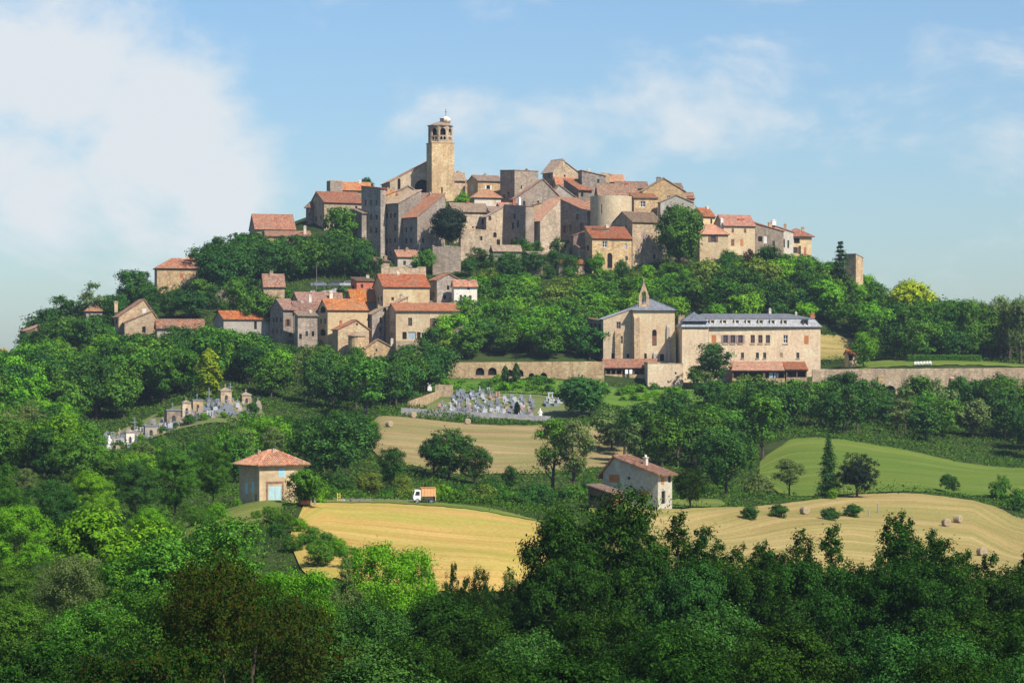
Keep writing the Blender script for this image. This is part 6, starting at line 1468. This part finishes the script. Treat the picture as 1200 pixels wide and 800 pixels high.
T('middle', 526, 478, 502, 'broad dark tree standing alone in the brown hay field', 'dark', 1.1, i=0); T('middle', 508, 482, 512, 'slimmer dark tree at the west side of the broad dark tree in the hay field', 'dark', .8, i=1); T('middle', 556, 476, 522, 'dark tree at the east side of the broad dark tree in the hay field', 'dark', .9, i=3)
T('middle', 459, 452, 524, 'single small tree left of the dark tree group in the hay field', 'dark', .8)
T('middle', 598, 470, 545, 'little tree east of the dark tree group in the hay field', 'dark', .7)
T('middle', 433, 424, 552, 'light green rounded tree behind the stubble field crest', 'olive', .9); T('middle', 471, 424, 556, 'smaller light green tree behind the stubble field crest', 'olive', .8)
T('middle', 397, 420, 553, 'dark small tree behind the yellow frame', 'dark', .95)
T('middle_thin', 648, 452, 490, 'tall thin leaved tree west of the pale farmhouse', 'mid', .95, i=0); T('middle_thin', 672, 448, 492, 'tall loose crowned tree nearest the pale farmhouse roof', 'grey', 1.0, i=1)
T('tall_shrub', 564, 392, 566, 'pointed olive green bush at the east end of the field crest', 'olive', .9)
T('middle', 392, 470, 490, 'massive deep green tree behind the blue shuttered farmhouse', 'dark', 1.35); T('middle', 402, 520, 482, 'deep green tree above the massive one behind the farmhouse', 'dark', 1.2)
T('tall_shrub', 358, 366, 566, 'green garden tree shading the dark red car', 'mid', 1.0); T('tall_shrub', 372, 362, 566, 'lighter green bush above the pale gate posts', 'bright', .9); T('tall_shrub', 359, 347, 549, 'leafy tree covering the east corner of the blue shuttered farmhouse', 'mid', .8)
T('tall_shrub', 280, 352, 583, 'small bright lime bush west of the blue shuttered farmhouse', 'bright', .55)
for X, d, yt, lf, lb in ((516, 384, 567, 'bright', 'bright bush right behind the lorry'), (535, 388, 572, 'mid', 'green bush just east of the lorry'), (450, 396, 573, 'mid', 'low bush west of the lorry beyond the field edge')):
    T('tall_shrub', X, d, yt, lb, lf, .9)
hw = 'hedgerow bush behind the crest of the stubble field'
for X, d, yt, lf in ((424, 398, 578, 'mid'), (480, 400, 570, 'olive'), (545, 398, 577, 'mid'), (580, 396, 571, 'dark'), (594, 390, 574, 'mid'), (606, 386, 578, 'dark'), (618, 384, 583, 'dark'), (630, 382, 588, 'dark'), (590, 402, 568, 'mid'), (612, 400, 570, 'dark'), (640, 400, 575, 'dark'), (575, 410, 562, 'dark'), (630, 412, 566, 'dark'), (660, 412, 570, 'dark'), (676, 418, 566, 'mid'), (690, 425, 560, 'dark'), (500, 410, 566, 'mid'), (530, 404, 566, 'dark'), (462, 408, 570, 'dark'), (410, 404, 572, 'mid'), (385, 398, 570, 'mid')):
    T('tall_shrub', X, d, yt, hw, lf, rnd.uniform(.85, 1.15), group='hedgerow bushes behind the stubble field')
# bushes on the near flank of the knoll
fl = 'green bush on the near flank of the knoll beneath the farmhouse'
for X, d, yt, lf in ((318, 330, 592, 'mid'), (335, 326, 600, 'mid'), (350, 322, 606, 'bright'), (365, 312, 615, 'mid'), (382, 308, 622, 'mid'), (398, 304, 630, 'bright'), (325, 318, 612, 'dark'), (345, 308, 625, 'mid'), (372, 298, 634, 'mid'), (300, 334, 598, 'mid'), (410, 296, 640, 'mid'), (228, 340, 592, 'mid'), (255, 338, 588, 'bright'), (246, 328, 600, 'mid'), (180, 350, 590, 'mid'), (205, 330, 612, 'mid'), (270, 322, 618, 'mid'), (290, 310, 630, 'mid')):
    T('near_bush', X, d, yt, fl, lf, rnd.uniform(.8, 1.05), group='bushes on the near flank of the knoll')
# tall trees on the western skyline
T('far_thin', 70, 752, 346, 'tall ragged tree on the western skyline above the dark lone house', 'dark', 1.3); T('far_thin', 108, 748, 331, 'airy tree standing before the narrow pale house on the western ridge', 'grey', 1.2); T('far_tall', 150, 760, 316, 'dark spreading tree on the skyline above the gabled house with end chimney', 'dark', 1.3); T('far_tall', 168, 764, 318, 'second dark spreading tree on the skyline above the gabled house', 'dark', 1.0)
T('far', 50, 748, 362, 'rounded skyline tree west of the tall ragged tree', 'dark', 1.1); T('far', 88, 756, 352, 'dark skyline tree between the ragged tree and the airy tree', 'dark', 1.0)

# ------------------------------------------------------------------ woods
broadk = [('far', 'mid'), ('far', 'dark'), ('far', 'dark'), ('far', 'mid'), ('far_tall', 'dark'), ('far_tall', 'mid'), ('far_round', 'mid'), ('far', 'bright'), ('far_thin', 'grey')]
darkk = [('far', 'dark'), ('far', 'dark'), ('far_tall', 'dark'), ('far_round', 'dark'), ('far', 'mid'), ('far_thin', 'dark')]
greenk = [('far', 'mid'), ('far', 'bright'), ('far_round', 'mid'), ('far', 'mid'), ('far', 'olive'), ('far_round', 'bright'), ('far', 'dark')]
CEM = [(98, 540), (104, 505), (180, 478), (250, 455), (315, 452), (315, 492), (255, 516), (182, 526)]
wood([(245, 345), (250, 318), (300, 300), (360, 296), (424, 300), (446, 330), (446, 330), (420, 326), (360, 326), (320, 334), (270, 345)], 3.7, darkk, (9, 13), 'dark trees under the western town houses', 'dark tree in the grove under the western town houses', (752, 800), maxn=60, seed=2, cap=[(235, 296), (250, 280), (290, 280), (300, 286), (350, 284), (370, 276), (420, 282), (450, 300)])
wood([(120, 372), (180, 345), (250, 345), (320, 345), (420, 352), (420, 366), (330, 372), (240, 378), (180, 382), (130, 400)], 4.8, darkk, (6, 9.5), 'trees between the western hillside houses', 'dark tree among the houses on the western slope', (722, 775), maxn=30, seed=3, cap=[(120, 345), (175, 338), (230, 334), (250, 332), (275, 322), (320, 330), (420, 345)])
wood([(-30, 440), (30, 424), (100, 405), (130, 398), (130, 420), (60, 432), (-30, 455)], 4.0, darkk, (7, 11), 'trees on the western skyline', 'dark tree on the western skyline of the hill', (690, 790), maxn=30, seed=4, cap=[(-30, 415), (20, 413), (46, 385), (60, 366), (90, 358), (120, 375), (130, 398)])
wood([(-40, 452), (120, 414), (250, 412), (420, 420), (480, 432), (500, 448), (470, 475), (430, 490), (330, 470), (255, 462), (160, 500), (100, 505), (-40, 520)], 4.3, broadk, (8, 12.5), 'trees of the wood on the western slope', {'far': 'broad tree in the wood on the western slope', 'far_tall': 'tall tree in the wood on the western slope', 'far_round': 'rounded tree in the wood on the western slope', 'far_thin': 'thin grey green tree in the wood on the western slope'}, (575, 708), maxn=165, seed=5, cap=[(-40, 425), (20, 412), (60, 400), (100, 408), (130, 398), (180, 393), (240, 388), (310, 400), (330, 410), (430, 414), (465, 416), (500, 404), (540, 425)], avoid=[CEM])
wood([(90, 530), (320, 490), (420, 492), (450, 520), (420, 545), (330, 562), (240, 572), (160, 580), (60, 560), (-40, 560), (-40, 515), (60, 510)], 4.6, [('middle', 'mid'), ('middle', 'dark'), ('middle_round', 'mid'), ('middle', 'dark'), ('middle', 'bright'), ('middle_thin', 'grey')], (8, 11.5), 'trees of the wood below the old cemetery', {'middle': 'leafy tree in the wood below the old cemetery', 'middle_round': 'round crowned tree in the wood below the old cemetery', 'middle_thin': 'thin grey green tree in the wood below the old cemetery'}, (400, 548), maxn=90, seed=6, cap=[(-40, 470), (70, 470), (95, 500), (112, 528), (180, 520), (250, 514), (268, 500), (300, 484), (330, 482), (450, 490)])
# hill between the lower quarter and the convent, under the town walls
wood([(520, 424), (545, 395), (560, 355), (560, 330), (620, 322), (700, 330), (780, 322), (870, 326), (960, 334), (990, 345), (960, 396), (860, 390), (800, 390), (740, 398), (700, 405), (690, 424)], 5.0, greenk, (7, 11.5), 'green trees on the slope under the town', {'far': 'green tree on the slope between town and convent', 'far_round': 'rounded green tree on the slope between town and convent'}, (696, 776), maxn=120, seed=7, cap=[(520, 330), (560, 320), (700, 322), (780, 312), (900, 306), (1000, 318)])
wood([(540, 318), (620, 300), (700, 312), (700, 326), (540, 332)], 4.2, [('far', 'dark'), ('far', 'mid')], (5, 7), 'trees at the foot of the town wall', 'small tree at the foot of the western town wall', (766, 784), maxn=14, seed=8)
wood([(780, 318), (1000, 318), (1060, 345), (1040, 365), (900, 350), (790, 335)], 4.2, greenk, (4, 8), 'trees at the foot of the eastern town houses', {'far': 'green tree at the foot of the eastern town houses', 'far_round': 'rounded green tree at the foot of the eastern town houses'}, (748, 796), maxn=36, seed=9, cap=[(780, 312), (815, 306), (860, 300), (960, 304), (1060, 330)])
for X in np.linspace(1000, 1230, 13): 
    T('far_tall', X + rnd.uniform(-6, 6), rnd.uniform(745, 790), rnd.uniform(338, 366) + max(0, X - 1090) * .12 + 4, 'tree of the wooded ridge behind the terrace lawn', rnd.choice(['mid', 'dark', 'olive', 'mid']), rnd.uniform(.9, 1.2), group='trees on the wooded eastern ridge')
for X in (1125, 1138, 1150, 1160, 1172, 1183, 1196): 
    T('far_tall', X, 722 + rnd.uniform(-6, 10), rnd.uniform(342, 366), 'tall thin trunked tree in the row at the east end of the terrace', rnd.choice(['mid', 'grey', 'dark']), .6, group='thin tall trees at the end of the terrace')
wood([(1010, 424), (1230, 424), (1230, 400), (1100, 392), (1010, 395)], 4.8, [('far', 'mid'), ('far_tall', 'mid'), ('far', 'dark'), ('far', 'bright')], (8, 12), 'trees behind the terrace lawn', {'far': 'full tree behind the terrace lawn', 'far_tall': 'taller tree behind the terrace lawn'}, (710, 762), maxn=28, seed=10)
# valley wood below the convent and the golden wall
wood([(690, 478), (760, 464), (800, 460), (950, 466), (1230, 470), (1230, 545), (1120, 527), (1050, 516), (960, 510), (905, 512), (900, 540), (850, 556), (800, 552), (740, 548), (716, 530), (700, 500)], 5.2, [('far', 'mid'), ('far', 'dark'), ('far', 'dark'), ('far_tall', 'mid'), ('far_tall', 'dark'), ('far_round', 'mid'), ('far', 'grey'), ('far_thin', 'grey')], (8, 11.5), 'trees of the valley wood below the golden wall',
     {'far': 'broad tree in the valley wood below the golden wall', 'far_tall': 'tall tree in the valley wood below the golden wall', 'far_round': 'rounded tree in the valley wood below the golden wall', 'far_thin': 'thin grey green tree in the valley wood below the golden wall'}, (505, 684), maxn=110, seed=11, cap=[(690, 486), (760, 474), (795, 462), (815, 440), (860, 446), (950, 448), (965, 436), (1000, 444), (1030, 458), (1055, 458), (1075, 442), (1100, 452), (1125, 446), (1200, 440)])
wood([(440, 470), (470, 440), (515, 432), (515, 456), (480, 474), (450, 484)], 4.8, darkk, (8, 11), 'dark trees west of the cemetery', 'dark tree beside the cemetery road', (610, 690), maxn=12, seed=12)
ce = 'bush growing along the lower edge of the old cemetery'
for X_, d_ in ((112, 545), (138, 546), (165, 552), (190, 558), (206, 561), (222, 563), (238, 568), (262, 574), (285, 582), (296, 590), (160, 572), (190, 583), (226, 592)): tree('tall_shrub', X_, d_, rnd.uniform(1.4, 2.6), ce, rnd.choice(['mid', 'dark', 'bright']), 'bushes round the old cemetery', .9)
sl = 'low green bush on the grassy slope under the recessed terrace wall'
for i in range(60):
    X = rnd.uniform(515, 800); d = rnd.uniform(652, 684); tree('far_shrub', X, d, rnd.uniform(1.2, 2.4), sl, rnd.choice(['mid', 'bright', 'bright', 'mid']), 'bushes on the grassy slope', rnd.uniform(.9, 1.4))
for i in range(16):
    X = rnd.uniform(485, 650); tree('far_shrub', X, 598 + rnd.uniform(-3, 2), rnd.uniform(.5, 1.3), 'weedy bush along the foot of the concrete cemetery wall', rnd.choice(['mid', 'dark', 'olive']), 'weedy bushes under the cemetery wall', rnd.uniform(.9, 1.5))

# ------------------------------------------------------------------ near trees
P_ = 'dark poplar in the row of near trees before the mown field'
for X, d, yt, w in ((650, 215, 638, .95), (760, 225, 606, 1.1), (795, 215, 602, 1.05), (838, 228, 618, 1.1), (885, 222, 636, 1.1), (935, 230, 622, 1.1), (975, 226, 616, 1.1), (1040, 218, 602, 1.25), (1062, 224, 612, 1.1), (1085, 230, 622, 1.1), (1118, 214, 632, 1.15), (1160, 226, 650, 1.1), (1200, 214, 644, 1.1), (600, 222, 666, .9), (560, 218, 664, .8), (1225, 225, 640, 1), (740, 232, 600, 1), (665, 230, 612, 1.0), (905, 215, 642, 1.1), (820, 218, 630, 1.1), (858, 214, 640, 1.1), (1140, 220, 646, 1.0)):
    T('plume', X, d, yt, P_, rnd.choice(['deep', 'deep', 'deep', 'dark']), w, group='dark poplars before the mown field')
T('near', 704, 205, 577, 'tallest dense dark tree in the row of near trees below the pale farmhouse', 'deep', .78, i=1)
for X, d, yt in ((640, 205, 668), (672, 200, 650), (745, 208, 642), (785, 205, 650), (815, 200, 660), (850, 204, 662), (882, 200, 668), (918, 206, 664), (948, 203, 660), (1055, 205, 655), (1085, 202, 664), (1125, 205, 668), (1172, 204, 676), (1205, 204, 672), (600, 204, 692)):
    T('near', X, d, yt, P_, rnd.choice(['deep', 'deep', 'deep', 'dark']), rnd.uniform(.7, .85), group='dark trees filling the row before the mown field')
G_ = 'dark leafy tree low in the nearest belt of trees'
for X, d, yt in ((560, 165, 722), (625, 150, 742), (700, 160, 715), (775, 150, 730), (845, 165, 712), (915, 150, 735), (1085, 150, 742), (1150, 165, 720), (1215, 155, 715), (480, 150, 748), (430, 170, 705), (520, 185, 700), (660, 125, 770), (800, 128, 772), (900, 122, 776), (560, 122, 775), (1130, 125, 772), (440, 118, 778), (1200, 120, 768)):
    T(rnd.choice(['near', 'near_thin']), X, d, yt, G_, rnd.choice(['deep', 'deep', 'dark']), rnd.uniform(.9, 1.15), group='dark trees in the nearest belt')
T('near_thin', 455, 205, 638, 'pale green willow like tree in front of the stubble field', 'bright', 1.0); T('plume', 500, 212, 652, 'slim poplar rising before the stubble field east of the willow like tree', 'mid', .6); T('plume', 405, 200, 655, 'grey green upright tree right of the rusty tree', 'grey', .7); T('plume', 530, 215, 660, 'slim dark poplar with a gap beside it before the stubble field', 'deep', .6)
T('near_rust', 292, 125, 655, 'large rusty brown and green tree nearest the camera', 'rust', .8)
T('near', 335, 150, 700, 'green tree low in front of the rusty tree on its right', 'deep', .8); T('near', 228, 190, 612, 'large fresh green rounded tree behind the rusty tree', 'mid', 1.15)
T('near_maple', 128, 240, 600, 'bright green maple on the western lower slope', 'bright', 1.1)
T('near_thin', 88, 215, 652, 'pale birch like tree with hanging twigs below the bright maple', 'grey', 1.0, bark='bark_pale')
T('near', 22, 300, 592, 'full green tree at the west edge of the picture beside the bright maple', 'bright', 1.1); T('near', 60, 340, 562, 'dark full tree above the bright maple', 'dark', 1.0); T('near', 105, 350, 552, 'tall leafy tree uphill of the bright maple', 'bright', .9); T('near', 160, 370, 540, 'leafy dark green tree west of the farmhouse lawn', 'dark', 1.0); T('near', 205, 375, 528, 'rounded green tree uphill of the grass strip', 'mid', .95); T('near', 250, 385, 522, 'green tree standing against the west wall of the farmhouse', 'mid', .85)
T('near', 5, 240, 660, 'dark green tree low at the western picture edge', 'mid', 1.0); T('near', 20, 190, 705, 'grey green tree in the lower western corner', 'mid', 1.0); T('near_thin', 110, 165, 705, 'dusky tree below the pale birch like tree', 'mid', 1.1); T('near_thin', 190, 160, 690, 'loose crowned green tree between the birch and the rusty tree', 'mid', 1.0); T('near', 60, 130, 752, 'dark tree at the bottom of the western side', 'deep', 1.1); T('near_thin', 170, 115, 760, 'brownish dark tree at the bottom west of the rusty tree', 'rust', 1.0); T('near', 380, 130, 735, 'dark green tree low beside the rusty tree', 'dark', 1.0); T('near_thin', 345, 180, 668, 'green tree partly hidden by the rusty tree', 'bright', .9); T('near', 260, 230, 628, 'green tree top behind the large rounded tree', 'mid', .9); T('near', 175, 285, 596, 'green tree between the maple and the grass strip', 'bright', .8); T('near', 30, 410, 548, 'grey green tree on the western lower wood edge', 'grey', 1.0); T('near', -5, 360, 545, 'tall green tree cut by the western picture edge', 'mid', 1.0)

# ------------------------------------------------------------------ undergrowth between the trees
rgu = np.random.default_rng(99); n = 560000
ux = rgu.uniform(-90, 1330, n); ud = 240 + (800 - 240) * rgu.random(n)
keepm = np.ones(n, bool); mg_ = rgu.uniform(-.8, 3.0, n) * rgu.random(n)
for xs_, ne_, fa_ in FIELDS: keepm &= ~((ux > xs_[0]) & (ux < xs_[-1]) & (ud > np.interp(ux, xs_, ne_) + mg_) & (ud < np.interp(ux, xs_, fa_) - mg_))
keepm &= ~((ux > 500) & (ud > 685) & (ud < 716)); ux, ud = ux[keepm], ud[keepm]; n = len(ux)
gi = np.clip(np.searchsorted(XG, ux) - 1, 0, len(XG) - 2); gj = np.clip(np.searchsorted(DG, ud) - 1, 0, len(DG) - 2)
fa_ = (ux - XG[gi]) / (XG[gi + 1] - XG[gi]); fb_ = (ud - DG[gj]) / (DG[gj + 1] - DG[gj])
gz = (1 - fa_) * (1 - fb_) * ZG[gi, gj] + fa_ * (1 - fb_) * ZG[gi + 1, gj] + (1 - fa_) * fb_ * ZG[gi, gj + 1] + fa_ * fb_ * ZG[gi + 1, gj + 1]
wxx = (ux - 600) / F * ud
lump = .5 + .5 * np.sin(wxx * .55 + 2 * np.sin(ud * .31)) * np.sin(ud * .47 + 1.7 * np.sin(wxx * .23)); lump *= .5 + .5 * np.sin(wxx * .13 + ud * .09)
hgt = (.25 + 1.9 * lump) * rgu.random(n) ** .6
UP = np.stack([wxx, ud, gz + hgt], 1)
um = make_mesh(UP, rgu.normal(size=(n, 3)) * .6 + np.array([0, -.25, .8]), rgu.uniform(.16, .40, n) * np.clip(ud / 700, .35, 1), rgu, 'undergrowth', .6)
link('undergrowth', um, mat=LEAF['scrub'])['kind'] = 'stuff'

# ------------------------------------------------------------------ air
HAZE = 0.00008
b = MB(); b.box(-900, 900, -60, 1500, -60, 150)
t = NT('haze_air'); pv = t.n('VolumePrincipled'); pv.inputs['Color'].default_value = (0.62, 0.78, 1.0, 1); pv.inputs['Density'].default_value = HAZE; pv.inputs['Anisotropy'].default_value = 0.2
t.l(pv.outputs[0], t.out.inputs['Volume'])
if HAZE > 0:
    hz = link('haze', b.mesh('haze'), mat=t.m); hz['kind'] = 'stuff'

# the picture's left is called west above: say left and right instead
import re
for o in scene.objects:
    l_ = o.get('label')
    if l_ and re.search(r'\b(west|east)', l_):
        for a_, c_ in (('western', 'left'), ('eastern', 'right'), ('west', 'left'), ('east', 'right')): l_ = re.sub(r'\b' + a_ + r'\b', c_, l_)
        o['label'] = l_
# neighbours that share one description: tell them apart by their order, or let them share one group
from collections import defaultdict
same = defaultdict(list)
for o in scene.objects:
    if o.parent is None and o.get('label') and o.get('category') in ('tree', 'shrub'): same[o['label']].append(o)
NUM = ['', '', 'two', 'three', 'four', 'five', 'six', 'seven']
ORD = ['leftmost', 'second', 'third', 'fourth', 'fifth', 'sixth']
for l_, os_ in same.items():
    n = len(os_)
    if n < 2: continue
    for o in os_: o['group'] = os_[0].get('group') or 'look alike trees'
    m_ = re.match(r'(.*?)\b(tree|poplar|bush|conifer)\b(.*)', l_)
    if n > 7 or not m_: continue
    os_.sort(key=lambda o: o.location.x / o.location.y)
    noun = 'bushes' if m_.group(2) == 'bush' else m_.group(2) + 's'
    for i, o in enumerate(os_):
        w_ = 'leftmost' if i == 0 else ('rightmost' if i == n - 1 else ORD[i] + ' from left')
        new = w_ + ' of ' + NUM[n] + ' ' + m_.group(1) + noun + m_.group(3)
        if len(new.split()) <= 16: o['label'] = new
